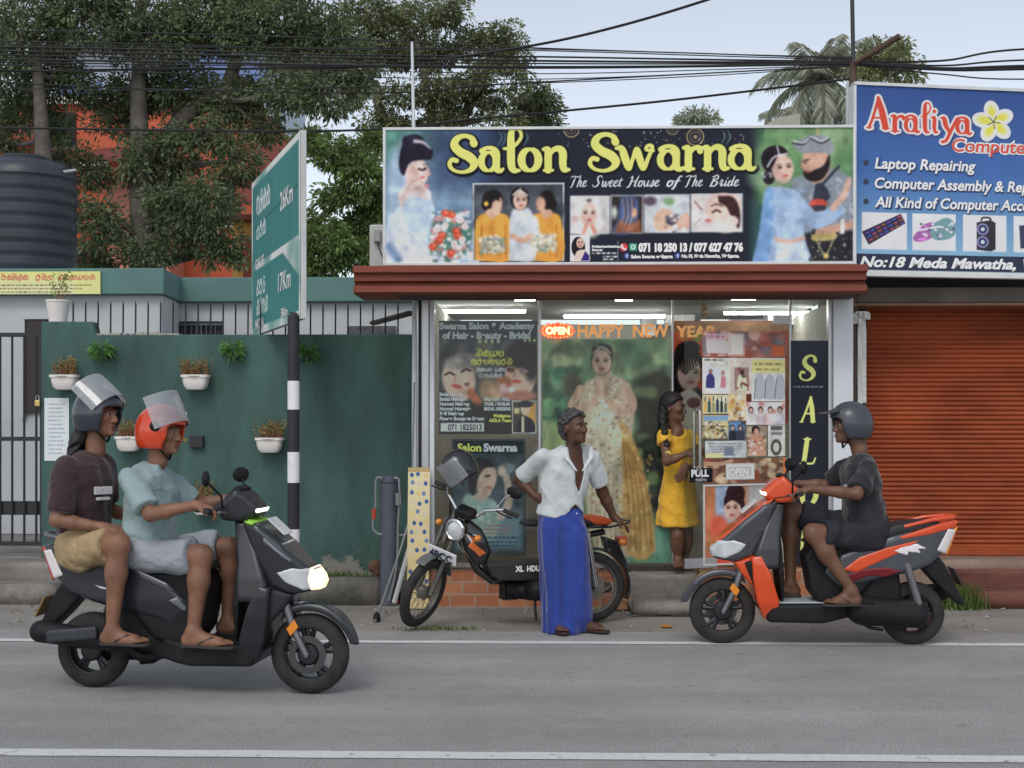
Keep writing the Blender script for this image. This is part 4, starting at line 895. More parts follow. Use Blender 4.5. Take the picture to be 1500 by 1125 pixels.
def salon_board():
    p = Paint(567, 190, 1250, 384, 1.15, (34, 38, 52))
    p.grad(567, 190, 705, 384, (96, 128, 150), (150, 178, 200)); p.ell(580, 205, 30, 26, (84, 140, 128), soft=30); p.ell(640, 200, 40, 30, (70, 104, 110), soft=30, alpha=.8)
    p.ell(690, 230, 40, 60, (58, 86, 128), soft=40, alpha=.9); p.ell(672, 290, 34, 40, (120, 150, 178), soft=30); p.grad(640, 190, 735, 275, (60, 88, 124), (34, 38, 52), False, .0)
    p.rect(640, 190, 760, 270, (46, 62, 96), soft=50, alpha=.8); p.ell(655, 330, 50, 22, (70, 108, 150), soft=24, alpha=.8); p.ell(700, 262, 60, 10, (52, 70, 100), soft=30, alpha=.6)
    p.rect(735, 190, 1110, 384, (33, 37, 50), soft=40)
    # bride in pale blue
    p.poly([(590, 205), (575, 225), (571, 300), (569, 384), (640, 384), (622, 300), (600, 235)], (168, 190, 214), soft=10, alpha=.75, smooth=4)
    p.poly([(592, 292), (612, 272), (632, 286), (640, 312), (636, 345), (665, 384), (567, 384), (568, 330)], (186, 202, 222), soft=3, smooth=4)
    p.poly([(568, 350), (590, 325), (618, 350), (640, 384), (568, 384)], (206, 216, 228), soft=6, smooth=3); p.stroke([(572, 360), (585, 380)], 6, (118, 150, 186), soft=8)
    p.poly([(604, 262), (592, 276), (588, 300), (600, 308), (626, 300), (634, 282), (622, 272)], (224, 208, 208), soft=3, smooth=4)
    p.poly([(594, 240), (604, 240), (624, 262), (620, 276), (600, 275)], (214, 184, 174), soft=2, smooth=3)
    p.face(616, 250, 36, (228, 198, 186), hairdo=False, look=.7, tilt=-8, eyes=False); p.ell(623, 262, 5, 4, (226, 196, 184), soft=3); p.ell(606, 254, 7, 12, (206, 168, 156), 10, soft=8, alpha=.6); p.stroke([(629, 246), (632, 254), (628, 257)], 1.2, (206, 160, 146), soft=1.5)
    p.poly([(586, 238), (590, 215), (602, 197), (618, 198), (628, 212), (636, 218), (634, 232), (618, 234), (602, 238), (594, 256), (588, 250)], (34, 28, 46), soft=1.5, smooth=4)
    p.ell(603, 206, 12, 9, (40, 33, 54)); p.stroke([(610, 206), (622, 208), (633, 217)], [2.6, 2.2, 1], (176, 172, 180)); p.stroke([(616, 246.5), (621, 248.5), (626, 246)], 1.5, (54, 38, 44)); p.stroke([(622, 240), (630, 241)], .7, (80, 56, 56)); p.ell(621.5, 259, 3, 1.3, (196, 60, 76), -10)
    p.stroke([(594, 298), (590, 285), (606, 272), (616, 268)], [5, 5, 4, 3], (222, 196, 188), soft=2); p.stroke([(618, 300), (624, 288), (622, 272)], [4.5, 4, 3], (216, 190, 182), soft=2); p.ell(628, 272, 3, 3, (220, 120, 140), soft=2)
    p.poly([(592, 298), (604, 288), (622, 290), (636, 300), (636, 330), (618, 340), (598, 330)], (176, 198, 222), soft=3, smooth=4)
    p.ell(662, 345, 30, 36, (96, 136, 128), soft=8); p.spots(634, 310, 692, 382, [(214, 206, 206), (202, 214, 220), (80, 130, 110), (60, 108, 100), (226, 226, 222), (196, 128, 128)], 170, 2, 5)
    for x, y in ((664, 314), (671, 338), (646, 352), (637, 360), (663, 370), (650, 344), (655, 312), (673, 345)): p.ell(x, y, 6, 5.5, (210, 66, 38), soft=2); p.ell(x+1, y-1, 2.6, 2.4, (236, 120, 84))
    for x, y in ((655, 330), (676, 322), (642, 335), (680, 350), (668, 356), (684, 332)): p.ell(x, y, 5, 4.5, (230, 222, 220), soft=2); p.ell(x, y, 2, 2, (214, 160, 150))
    # ornaments over the lettering
    for x, y, r in ((840, 190, 12), (988, 190, 9), (1021, 202, 13)): 
        for k, c in ((r, (150, 132, 96)), (r*.86, (40, 42, 54)), (r*.6, (110, 96, 78)), (r*.5, (40, 42, 54))): p.ell(x, y, k, k, c)
        p.ell(x, y, r*.2, r*.2, (170, 130, 90))
    p.spots(790, 192, 1100, 216, [(170, 170, 176), (150, 120, 90), (120, 124, 140)], 60, .5, 1.5, soft=.8, alpha=.8)
    for x in (738, 732, 1058, 1066, 770, 765): p.stroke([(x, 214), (x+6, 202), (x+2, 193)], [.6, 1.6, .4], (74, 110, 118), alpha=.7)
    # trio
    p.rect(695, 268, 829.5, 382, (206, 210, 214)); p.rect(697, 270, 827.5, 380, (60, 64, 72)); p.rect(697, 285, 827, 330, (92, 98, 108), soft=12, alpha=.8); p.rect(697, 340, 827, 380, (150, 140, 110), soft=10, alpha=.6)
    p.spots(697, 271, 827, 330, [(40, 44, 50), (84, 92, 100), (60, 66, 76)], 26, 4, 12, soft=6, alpha=.5)
    for x0, x1, s in ((699, 752, 1), (779, 827, -1)):
        p.poly([(x0, 380), (x0+1, 322), ((x0+x1)/2-8, 312), ((x0+x1)/2+8, 312), (x1-2, 322), (x1, 380)], (222, 150, 40), soft=2, smooth=3); p.stroke([(x0+9, 330), (x0+10, 376)], 1.2, (176, 110, 24), soft=2); p.stroke([(x1-9, 330), (x1-8, 376)], 1.2, (176, 110, 24), soft=2)
    p.poly([(714, 312), (722, 320), (734, 314), (731, 302), (718, 302)], (206, 160, 134), smooth=3); p.face(728, 297, 28, (210, 166, 140), look=.6, eyes=False); p.ell(722, 292, 13, 13, (30, 26, 28)); p.ell(714, 300, 6, 8, (30, 26, 28)); p.ell(715, 298, 3.4, 3.6, (236, 178, 40)); p.ell(730, 303, 7, 10, (212, 168, 142), soft=3)
    p.poly([(795, 312), (801, 320), (812, 314), (808, 300), (796, 300)], (206, 160, 134), smooth=3); p.ell(804, 293, 12, 14, (32, 27, 29)); p.ell(813, 300, 6, 9, (32, 27, 29)); p.ell(795, 299, 7, 11, (208, 162, 136), soft=3); p.ell(789.5, 303, 1.5, 1, (150, 60, 50))
    p.poly([(748, 380), (750, 318), (762, 303), (778, 306), (788, 330), (786, 380)], (186, 194, 200), soft=3, smooth=4); p.ell(764, 291, 14, 17, (30, 26, 30)); p.face(765, 294, 27, (222, 186, 166), look=.3, hairdo=False); p.stroke([(755, 285), (764, 279), (775, 286)], 1.4, (200, 196, 186)); p.stroke([(765, 276), (765, 284)], .9, (206, 204, 190)); p.stroke([(786, 322), (790, 345)], 5, (196, 202, 206), soft=4)
    p.stroke([(754, 346), (768, 352), (780, 346)], 4, (206, 160, 136), soft=2)
    for bx, by in ((724, 358), (799, 355)): p.ell(bx, by, 19, 13, (172, 170, 150), soft=5); p.spots(bx-18, by-12, bx+18, by+12, [(230, 226, 210), (196, 190, 160), (120, 140, 120), (236, 206, 170), (150, 160, 170)], 60, 1.5, 4)
    # four treatments
    for i, (a, b) in enumerate(((838, 896), (897.5, 945), (946.5, 1013), (1014.5, 1090))):
        y0 = 287-i*.7; p.rect(a, y0, b, y0+56, (206, 210, 212)); p.rect(a+1.5, y0+1.5, b-1.5, y0+54.5, (196, 192, 190))
        if i == 0:
            p.ell(866, 322, 22, 26, (226, 218, 214), soft=8); p.ell(866, 300, 14, 11, (214, 212, 210), soft=3); p.face(866, 314, 34, (220, 186, 172), hairdo=False); p.ell(866, 294, 4, 3, (120, 110, 110), soft=2); p.stroke([(858, 340), (862, 330)], 3, (206, 140, 120)); p.stroke([(874, 340), (870, 330)], 3, (206, 140, 120)); p.ell(846, 322, 6, 6, (200, 170, 170), soft=4); p.ell(888, 315, 5, 9, (176, 180, 172), soft=4)
        if i == 1:
            p.rect(a+1.5, y0+1.5, b-1.5, y0+54.5, (46, 38, 40)); p.poly([(912, 289), (934, 289), (938, 310), (928, 341), (900, 341), (908, 320)], (70, 92, 140), soft=5, smooth=3)
            for k in range(9): p.stroke([(914+k*2.2, 291), (916+k*2, 318), (904+k*2.6, 341)], .8, [(120, 140, 176), (150, 96, 60), (40, 40, 60)][k % 3], alpha=.8)
            p.poly([(902, 341), (910, 322), (925, 330), (940, 322), (943, 341)], (158, 88, 50), soft=5, alpha=.8); p.ell(932, 312, 4, 7, (206, 150, 120), soft=3); p.ell(903, 312, 4, 9, (186, 196, 186), soft=4)
        if i == 2:
            p.rect(a+1.5, y0+1.5, b-1.5, y0+54.5, (190, 196, 200)); p.ell(955, 295, 10, 7, (90, 70, 90), soft=4); p.ell(983, 296, 8, 6, (120, 160, 110), soft=5); p.poly([(960, 318), (972, 306), (988, 312), (990, 332), (975, 340), (962, 334)], (220, 176, 150), soft=2, smooth=4); p.poly([(992, 322), (1010, 312), (1012, 336), (996, 336)], (214, 168, 146), soft=2, smooth=3); p.ell(986, 325, 8, 6, (76, 76, 92), soft=3); p.spots(972, 316, 1006, 341, [(90, 90, 104), (230, 226, 222), (150, 130, 130)], 16, 2, 4)
        if i == 3:
            p.rect(a+1.5, y0+1.5, b-1.5, y0+54.5, (208, 200, 198)); p.ell(1062, 306, 26, 22, (222, 190, 176), soft=4); p.poly([(1054, 288), (1076, 290), (1086, 310), (1084, 336), (1074, 320), (1066, 304), (1056, 298)], (58, 34, 36), soft=2, smooth=4); p.stroke([(1046, 312), (1052, 309), (1058, 312)], 1.3, (60, 40, 44)); p.stroke([(1044, 303), (1052, 300), (1060, 303)], .9, (90, 60, 56)); p.ell(1040, 324, 5, 2.6, (206, 110, 110)); p.ell(1074, 325, 10, 8, (226, 200, 190), soft=2); p.stroke([(1020, 296), (1030, 308)], 1, (150, 90, 90)); p.stroke([(1030, 320), (1020, 330)], 1, (170, 150, 150)); p.ell(1066, 336, 14, 6, (222, 206, 196), soft=4)
    # consultant card and contact lines
    p.rect(838, 344, 867, 383, (214, 214, 220)); p.ell(850, 362, 10, 15, (32, 26, 30)); p.face(853, 356, 15, (214, 178, 160), hairdo=False); p.poly([(843, 382), (848, 368), (860, 366), (866, 374), (866, 382)], (222, 190, 176), smooth=2); p.poly([(854, 382), (860, 368), (866, 374), (866, 382)], (40, 36, 120))
    for i, (y, w) in enumerate(((361, 36), (366, 18), (371, 38), (376, 22), (380, 16))): script(p, '', 870+(0 if i < 3 else 16), 870+(w if i < 3 else 16+w), y, 2.2, (196, 198, 204), 40+i)
    p.rect(907.5, 353, 908.6, 382, (120, 124, 132)); p.ell(916.5, 362.5, 6, 6, (206, 50, 50)); p.stroke([(914, 359.5), (914.5, 363), (919, 365.5)], 1.5, (240, 236, 236)); p.rect(925, 357, 935.5, 367.5, (60, 160, 130)); p.ell(930.3, 362, 3.4, 3.4, (226, 240, 234)); p.ell(930.3, 362, 2, 2, (60, 160, 130))
    for x in (921, 995): p.ell(x, 375, 4.2, 4.2, (52, 84, 160)); p.rect(x-.3, 372.5, x+.9, 378, (230, 232, 240)); p.rect(x-1.2, 374, x+1.8, 375, (230, 232, 240))
    # couple
    p.rect(1112, 190, 1250, 384, (78, 122, 86), soft=24); p.grad(1122, 190, 1250, 384, (104, 140, 92), (86, 120, 104), True, .75); p.spots(1116, 192, 1250, 300, [(122, 156, 104), (84, 128, 80), (142, 166, 130), (96, 140, 92)], 40, 8, 22, soft=14, alpha=.5); p.rect(1104, 300, 1130, 384, (46, 84, 86), soft=20, alpha=.8); p.rect(1197, 190, 1201, 208, (180, 160, 110), soft=3)
    p.poly([(1166, 384), (1168, 300), (1160, 268), (1180, 258), (1216, 250), (1240, 258), (1250, 275), (1250, 384)], (128, 138, 150), soft=3, smooth=3); p.poly([(1184, 384), (1180, 345), (1200, 330), (1250, 340), (1250, 384)], (40, 40, 48), soft=4)
    p.spots(1186, 338, 1248, 382, [(120, 122, 128), (190, 186, 170), (60, 60, 66)], 60, .8, 1.8, soft=.8); p.spots(1170, 262, 1250, 330, [(150, 160, 170), (104, 112, 124), (176, 182, 188)], 90, 1, 3)
    p.poly([(1178, 232), (1180, 258), (1196, 272), (1214, 258), (1214, 230)], (176, 134, 112), soft=2, smooth=3); p.ell(1196, 240, 20, 25, (196, 152, 130), soft=2); p.ell(1213, 236, 4, 7, (190, 140, 118)); p.poly([(1178, 250), (1184, 255), (1196, 250), (1208, 244), (1216, 228), (1216, 248), (1206, 264), (1192, 268), (1180, 262)], (38, 30, 32), soft=2, smooth=3); p.ell(1184, 253, 4, 1.5, (150, 84, 76)); p.stroke([(1178, 238), (1186, 236)], 1, (40, 28, 28)); p.stroke([(1175, 244), (1178, 249)], 1.5, (176, 128, 108)); p.ell(1181, 241, 2, 1, (44, 30, 30))
    p.poly([(1160, 212), (1176, 206), (1192, 200), (1212, 203), (1221, 212), (1221, 228), (1200, 226), (1180, 226), (1170, 223)], (132, 136, 144), soft=1.5, smooth=4); p.stroke([(1162, 212), (1178, 214), (1188, 205)], 1, (36, 38, 44)); p.stroke([(1186, 204), (1204, 212), (1216, 206)], 1, (36, 38, 44)); p.stroke([(1164, 209), (1180, 211), (1188, 203)], .8, (206, 208, 210)); p.stroke([(1190, 203), (1204, 209), (1214, 204)], .8, (206, 208, 210))
    p.stroke([(1206, 272), (1222, 254), (1230, 246)], 2, (50, 52, 64)); p.poly([(1196, 272), (1206, 270), (1218, 290), (1204, 300), (1192, 296)], (54, 58, 74), smooth=2); p.ell(1200, 300, 13, 7, (214, 70, 50), soft=2); p.poly([(1190, 303), (1212, 303), (1204, 316), (1196, 314)], (60, 60, 74), smooth=2)
    p.poly([(1106, 384), (1116, 335), (1122, 285), (1132, 276), (1150, 276), (1172, 284), (1196, 312), (1230, 300), (1236, 316), (1200, 338), (1180, 330), (1180, 352), (1184, 384)], (150, 176, 208), soft=2, smooth=3); p.poly([(1104, 384), (1114, 340), (1122, 284), (1132, 278), (1136, 320), (1126, 384)], (112, 156, 206), soft=4, smooth=3); p.poly([(1136, 384), (1140, 356), (1178, 354), (1186, 384)], (184, 200, 224), soft=3); p.stroke([(1138, 352), (1160, 355), (1178, 350)], 3, (200, 160, 140), soft=3); p.spots(1130, 280, 1190, 340, [(170, 192, 218), (134, 164, 200)], 50, 2, 5, soft=4, alpha=.5)
    p.ell(1134, 236, 17, 20, (36, 28, 36)); p.ell(1128, 262, 9, 10, (38, 30, 38)); p.face(1148, 249, 41, (216, 178, 160), look=.55, lips=(176, 84, 80), hairdo=False, tilt=-6); p.poly([(1122, 234), (1130, 217), (1146, 216), (1156, 226), (1142, 230), (1134, 246), (1126, 252)], (34, 26, 34), soft=1.5, smooth=3); p.stroke([(1126, 246), (1136, 232), (1154, 227)], 1.2, (196, 196, 206)); p.stroke([(1140, 216), (1144, 232)], 1, (196, 196, 206)); p.spots(1118, 255, 1132, 262, [(206, 206, 210)], 8, 1, 2)
    p.stroke([(1222, 306), (1238, 286), (1244, 266)], [5, 5, 4], (206, 164, 146), soft=2); p.stroke([(1200, 342), (1225, 336), (1250, 330)], [5, 6, 6], (190, 146, 126), soft=2); p.rect(1232, 322, 1238, 344, (210, 208, 204)); p.poly([(1190, 345), (1224, 342), (1224, 352), (1192, 354)], (176, 160, 96), smooth=2); p.stroke([(1196, 352), (1210, 374), (1222, 352)], .8, (196, 186, 130)); p.ell(1211, 376, 4, 4, (186, 170, 90))
    # main lettering
    adv1 = {0: (660, 44), 1: (704, 36), 2: (738, 30), 3: (762, 36), 4: (797, 42)}; adv2 = {0: (866, 46), 1: (905, 60), 2: (966, 38), 3: (1002, 30), 4: (1030, 42), 5: (1069, 40)}
    for g, c, ox, oy in ((3.1, (22, 24, 30), 1.2, 1.6), (0.35, (222, 218, 100), 0, 0)):
        letters(p, 'Salon', 660, 251, 35, c, adv1, g, dx=ox, dy=oy); letters(p, 'Swarna', 866, 250, 35, c, adv2, g, dx=ox, dy=oy)
    for a in ((568, 191, 694, 384, .7, .13), (697, 270, 828, 381, .55, .13), (838, 286, 1091, 343, .5, .12), (1108, 191, 1250, 384, .55, .13)): p.photo(*a[:4], a[4], a[5], int(a[0]))
    script2(p)
    for g, c, ox, oy in ((3.1, (22, 24, 30), 1.2, 1.6), (0.35, (222, 218, 100), 0, 0)): letters(p, 'Salon', 660, 251, 35, c, adv1, g, dx=ox, dy=oy)
    return p
def board(name, p, u0, v0, u1, v1, Y, label, th=.08, fr=.022):
    a, b = XZ(u0, v0, Y), XZ(u1, v1, Y); t = thing(name, label, 'billboard', (a[0], Y, b[1]))
    x0, x1, z0, z1 = a[0], b[0], b[1], a[1]
    p.mesh('print', lambda i, j: (x0+fr+(x1-x0-2*fr)*i, Y-.002, z1-fr-(z1-z0-2*fr)*j), parent=t)
    MB().box((x0+fr, Y, z0+fr), (x1-fr, Y+th, z1-fr)).build('backing', mat('board_back', (.35, .36, .37), .6), t)
    m = MB(); m.box((x0, Y-.012, z0), (x0+fr, Y+th, z1)); m.box((x1-fr, Y-.012, z0), (x1, Y+th, z1)); m.box((x0+fr, Y-.012, z1-fr), (x1-fr, Y+th, z1)); m.box((x0+fr, Y-.012, z0), (x1-fr, Y+th, z0+fr)); m.build('frame', mat('board_frame', A(188, 192, 190), .4, var=.1), t, bevel=.003)
    return t, (lambda u, v: (x0+fr+(x1-x0-2*fr)*(u-p.u0)/(p.u1-p.u0), Y-.006, z1-fr-(z1-z0-2*fr)*(v-p.v0)/(p.v1-p.v0))), (z1-z0-2*fr)/(p.v1-p.v0)
p = salon_board(); SB, q, k = board('salon_billboard', p, 561, 187, 1253.5, 387, 10.58, 'wide dark salon billboard with big yellow lettering and bridal photos')
M_PW = mat('print_white', A(214, 216, 220), .5, var=0)
join_text('phone_numbers', [(('071 18 250 13 / 077 627 47 76', q(938, 368.5), 16*k), dict(width=152*k, bold=.006)), (('Salon Swarna weligama', q(927, 378.5), 7*k), dict(width=61*k, bold=.002)), (('No.18, Meda Mawatha, Weligama.', q(1001, 378), 7*k), dict(width=84*k, bold=.002)), (('Swarna', q(870, 368), 5*k), dict(bold=.001)), (('Professional Beautician', q(870, 363), 4.6*k), dict(bold=.001))], M_PW, SB)
m = MB(); 
for u in (590, 760, 930, 1100, 1230):
    a = XZ(u, 300, 10.7); m.box((a[0]-.02, 10.66, zz(388)+.001), (a[0]+.02, 10.7, XZ(u, 195, 10.66)[1]))
m.build('support', mat('rust_steel', (.12, .08, .06), .7), SB)
# bits of mortar under the board, box unit at its end
t = thing('air_conditioner', 'white outdoor box unit behind the end of the salon billboard', 'air conditioner', P(541, 390, 11.3)); a, b = XZ(541, 329, 11.3), XZ(575, 390, 11.3)
MB().box((a[0], 11.3, zz(388)+.002), (b[0]+.3, 11.6, a[1])).build('casing', mat('old_white_metal', A(178, 180, 178), .5, var=.1), t, bevel=.01)
c = P(553, 346, 11.29); bx = MB().box((c.x-.028, 11.25, c.z-.05), (c.x+.028, 11.298, c.z+.05)).build('switch_box', mat('grey_box', A(150, 152, 150), .5), t, bevel=.006)
MB().tube([P(553, 355, 11.26), P(556, 366, 11.25), P(561, 377, 11.22), P(566, 384, 11.2)], .005, 6).build('wire', m_blk, bx)

# ------------------------------------------------------------------ ARALIYA board, turned away
aL = P(1251.5, 400, 10.72); aR = P(1500, 400, 11.0); aD = (aR-aL); aD.z = 0; aU = aD.normalized(); ext = 1.3
zt_a, zb_a = XZ(1251, 122, 10.72)[1], XZ(1251, 401, 10.72)[1]
UW = 248*ext
def araliya():
    p = Paint(1251.5, 122, 1251.5+UW, 402, 1.15, (60, 110, 190))
    p.grad(1250, 122, 1251.5+UW, 250, (46, 76, 138), (58, 102, 166)); p.grad(1250, 250, 1251.5+UW, 372, (58, 102, 166), (122, 168, 196)); p.rect(1250, 372, 1251.5+UW, 396, (48, 56, 76)); p.rect(1250, 396, 1260+UW, 402, (190, 190, 188))
    for a, b in ((1262, 1327), (1335, 1398), (1409, 1473), (1484, 1545)): p.rect(a, 311, b, 366, (222, 222, 224)); p.rect(a, 364.6, b, 366, (170, 190, 206))
    p.poly([(1262, 340), (1318, 312), (1325, 326), (1272, 359)], (52, 44, 66)); 
    for i in range(7):
        for j in range(3): x, y = 1270+i*7.6+j*2.4, 341+j*5-i*4.1; p.poly([(x-3, y), (x+2.5, y-2.6), (x+3.6, y+.3), (x-2, y+3)], [(90, 70, 170), (50, 90, 180), (170, 70, 110), (150, 90, 60)][(i+j) % 4], alpha=.85)
    p.poly([(1336, 346), (1350, 328), (1368, 324), (1372, 340), (1352, 352), (1338, 352)], (160, 90, 160), smooth=4); p.poly([(1364, 326), (1386, 316), (1400, 330), (1392, 346), (1370, 350), (1360, 340)], (110, 150, 156), smooth=4); p.stroke([(1350, 335), (1376, 330), (1392, 338)], 1.4, (220, 220, 224)); p.spots(1340, 322, 1396, 348, [(210, 200, 214), (90, 60, 110), (60, 90, 96)], 22, 1, 3); p.ell(1349, 349, 7, 2.6, (220, 120, 200))
    p.poly([(1429, 322), (1450, 318), (1457, 322), (1457, 362), (1450, 365), (1429, 363)], (52, 50, 62)); p.stroke([(1436, 319), (1438, 315), (1448, 315), (1450, 319)], 1.4, (60, 60, 66)); 
    for y in (332, 351): p.ell(1438, y, 8.6, 8.6, (150, 140, 186)); p.ell(1438, y, 6.6, 6.6, (52, 60, 100)); p.ell(1438, y, 3, 3, (190, 206, 226))
    p.poly([(1492, 325), (1530, 322), (1534, 356), (1494, 360)], (60, 66, 90))
    # flower
    for i in range(5):
        a = R(72*i-100); x, y = 1454+17*math.cos(a), 172+17*math.sin(a); p.ell(x, y, 17, 12.5, (60, 80, 130), 72*i-100, soft=2)
    for i in range(5):
        a = R(72*i-100); x, y = 1454+16*math.cos(a), 171+16*math.sin(a); p.ell(x, y, 16, 11.5, (226, 228, 220), 72*i-100); p.ell(1454+13*math.cos(a), 171+13*math.sin(a), 11, 6, (228, 206, 60), 72*i-100, soft=5)
    for i in range(5): a = R(72*i-64); p.stroke([(1454, 171), (1454+10*math.cos(a), 171+10*math.sin(a))], .7, (70, 80, 60))
    for g, c, ox, oy in ((4.0, (60, 74, 120), 1.2, 1.5), (2.6, (232, 228, 226), 0, 0), (-.2, (206, 62, 36), 0, 0)):
        letters(p, 'A', 1269, 187, 31, c, {0: (1270, 34)}, g, slant=.0, dx=ox, dy=oy); letters(p, 'raliya', 1300, 191, 25, c, {0: (1303, 22), 1: (1323, 23), 2: (1346, 16), 3: (1362, 11), 4: (1376, 26), 5: (1398, 24)}, g*.95, slant=.0, dx=ox, dy=oy)
    return p
AB = thing('computer_shop_billboard', 'blue computer shop billboard with white flower and bullet list', 'billboard', (aL.x, aL.y, zb_a))
pa = araliya(); LW = aD.length*ext
apl = lambda i, j, e=0.0: tuple(Vector((aL.x, aL.y, 0))+aU*(LW*i)+Vector((aU.y, -aU.x, 0))*e+Vector((0, 0, zt_a+(zb_a-zt_a)*j)))
pa.mesh('print', lambda i, j: apl(i, j, .002), parent=AB)
m = MB(); nb = Vector((-aU.y, aU.x, 0)); m.obox(Vector(apl(.5, .5))+nb*.04, aU*(LW/2), nb*.039, Vector((0, 0, (zt_a-zb_a)/2))); m.build('backing', mat('board_back', (.35, .36, .37), .6), AB)
m = MB(); m.obox(Vector(apl(.5, 0))+nb*.03, aU*(LW/2), nb*.045, Vector((0, 0, .012))); m.obox(Vector(apl(.5, 1))+nb*.03, aU*(LW/2), nb*.045, Vector((0, 0, .016))); m.obox(Vector(apl(0, .5))+nb*.03, aU*.012, nb*.044, Vector((0, 0, (zt_a-zb_a)/2-.017))); m.build('frame', mat('board_frame', A(188, 192, 190), .4, var=.1), AB)
ka = (zt_a-zb_a)/280; qa = lambda u, v, e=.006: apl((u-1251.5)/UW, (v-122)/280, e)
M_PSH = mat('print_shadow', A(40, 56, 96), .5, var=0); M_PRED = mat('print_red', A(206, 62, 36), .5, var=0)
kw = LW/UW
for nm, mm, dx, e, bo in (('lettering_shadow', M_PSH, 1.2, .005, .008), ('lettering', M_PW, 0, .007, .003)):
    join_text(nm, [((s, qa(x+dx, y+dx, e), h*ka), dict(xdir=aU, shear=.18, width=w*kw, bold=bo)) for s, x, y, h, w in [('Laptop Repairing', 1280, 246, 22, 147), ('Computer Assembly & Rep', 1280, 275, 22, 226), ('All Kind of Computer Acce', 1280, 303, 22, 226)]]+([((s, qa(x, y, e), h*ka), dict(xdir=aU, shear=.3, width=w*kw, bold=.004)) for s, x, y, h, w in [('No:18 Meda Mawatha, Welig', 1258, 391, 21, 300)]] if dx == 0 else []), mm, AB)
for nm, mm, e, bo in (('computer_outline', M_PW, .006, .012), ('computer_lettering', M_PRED, .008, .002)): join_text(nm, [(('Computers', qa(1392, 217, e), 27*ka), dict(xdir=aU, shear=.12, width=130*kw, bold=bo))], mm, AB)
m = MB()
for v in (238, 266, 295): c = Vector(qa(1268, v, .004)); V = [c+aU*.021*math.cos(k*.45)+Vector((0, 0, .021*math.sin(k*.45))) for k in range(14)]; m.add(V+[x-nb*.004 for x in V], [tuple(range(14, 28)), tuple(range(13, -1, -1))]+[(k, (k+1) % 14, (k+1) % 14+14, k+14) for k in range(14)])
bl = m.build('bullets', mat('print_dark', A(44, 50, 66), .5, var=0), AB)
# pole behind and steel arm
M_RUST = mat('rusty_steel', (.09, .055, .04), .8, var=.4, scale=14)

# ------------------------------------------------------------------ posters behind and on the glass
def school_poster():
    p = Paint(643, 470, 787, 636, 2.0, (70, 76, 86)); p.grad(643, 470, 787, 636, (64, 72, 84), (52, 54, 58)); p.spots(643, 500, 787, 590, [(90, 96, 100), (120, 110, 104), (60, 66, 74)], 60, 5, 14, soft=8, alpha=.5)
    p.ell(657, 530, 14, 26, (50, 52, 56), soft=8); p.ell(672, 556, 24, 32, (200, 164, 146), -14, soft=4); p.ell(676, 530, 26, 13, (150, 140, 140), -10, soft=6, alpha=.8); p.stroke([(652, 549), (659, 546), (665, 549)], 1.6, (60, 44, 44)); p.stroke([(676, 545), (683, 541), (689, 543)], 1.6, (60, 44, 44)); p.ell(669, 566, 8, 2.8, (178, 70, 62), 14); p.stroke([(668, 549), (666, 559)], 1, (164, 120, 104)); p.stroke([(690, 575), (700, 590)], 6, (176, 96, 60), soft=4); p.ell(684, 563, 4, 3, (120, 80, 80), soft=2)
    p.ell(762, 552, 23, 32, (206, 166, 150), 10, soft=4); p.ell(765, 520, 26, 20, (48, 40, 48), soft=6); p.ell(778, 540, 10, 18, (52, 44, 50), soft=6); p.ell(748, 542, 6, 3.6, (110, 60, 50)); p.ell(767, 544, 7, 3.6, (146, 120, 126)); p.stroke([(741, 536), (754, 534)], 1.2, (56, 40, 40)); p.stroke([(760, 535), (775, 537)], 1.2, (56, 40, 40)); p.ell(757, 559, 7, 2.8, (186, 74, 62), 5); p.stroke([(754, 545), (752, 553)], 1, (170, 126, 110)); p.ell(738, 560, 12, 9, (160, 92, 66), soft=4); p.ell(730, 572, 14, 10, (206, 170, 180), soft=6); p.ell(760, 580, 26, 8, (170, 110, 92), soft=5); p.ell(750, 571, 3.5, 3.5, (230, 226, 220), soft=2); p.ell(718, 572, 16, 18, (176, 136, 100), soft=8, alpha=.8)
    p.rect(643, 592, 787, 636, (44, 44, 48), soft=10, alpha=.92)
    for a, b, y in ((705, 735, 517), (690, 738, 526)): pass
    sinhala(p, 'milyn', 697, 522, 10, (222, 214, 70), 739, 1.3); sinhala(p, 'hdn'.replace('h', 'g').replace('d', 'v')+'ginvmi', 690, 534, 9, (222, 214, 70), 751, 1.3); sinhala(p, 'vlys puln', 698, 544, 6, (214, 216, 220), 742, 1.2); sinhala(p, 'pgmlv', 702, 553, 6, (214, 216, 220), 737, 1.2)
    for k, x in enumerate((769, 776, 783)): p.ell(x, 499, 1.6, 2, (226, 216, 120))
    for k in range(4): p.ell(703+k*9, 500, 2.2, 3, (206, 204, 150), soft=2)
    p.rect(645.5, 619.5, 709, 632, (206, 210, 216), soft=1.5)
    p.rect(750, 587, 786, 635, (200, 200, 200)); p.rect(751.5, 588.5, 784.5, 633.5, (70, 62, 60)); p.rect(772, 590, 784, 632, (220, 150, 60), soft=3); p.ell(770, 600, 7, 9, (208, 174, 150)); p.ell(770, 592, 11, 5, (40, 40, 60)); p.poly([(757, 633), (760, 615), (770, 610), (781, 616), (783, 633)], (36, 40, 60), smooth=2); p.rect(764, 610, 768, 633, (206, 190, 160)); p.rect(753, 598, 761, 606, (210, 190, 130), soft=3)
    p.photo(643, 498, 787, 620, .6, .15, 5)
    return p
sp_ = school_poster(); PY = FY+.016
ts = wall_poster('academy_poster', sp_, 643, 470, 787, 636, PY, 'dark academy poster of two made up faces behind the glass', lift=1.05)
qs = lambda u, v: (XZ(u, v, PY-.004)[0], PY-.004, XZ(u, v, PY-.004)[1]); ks = PY/2000
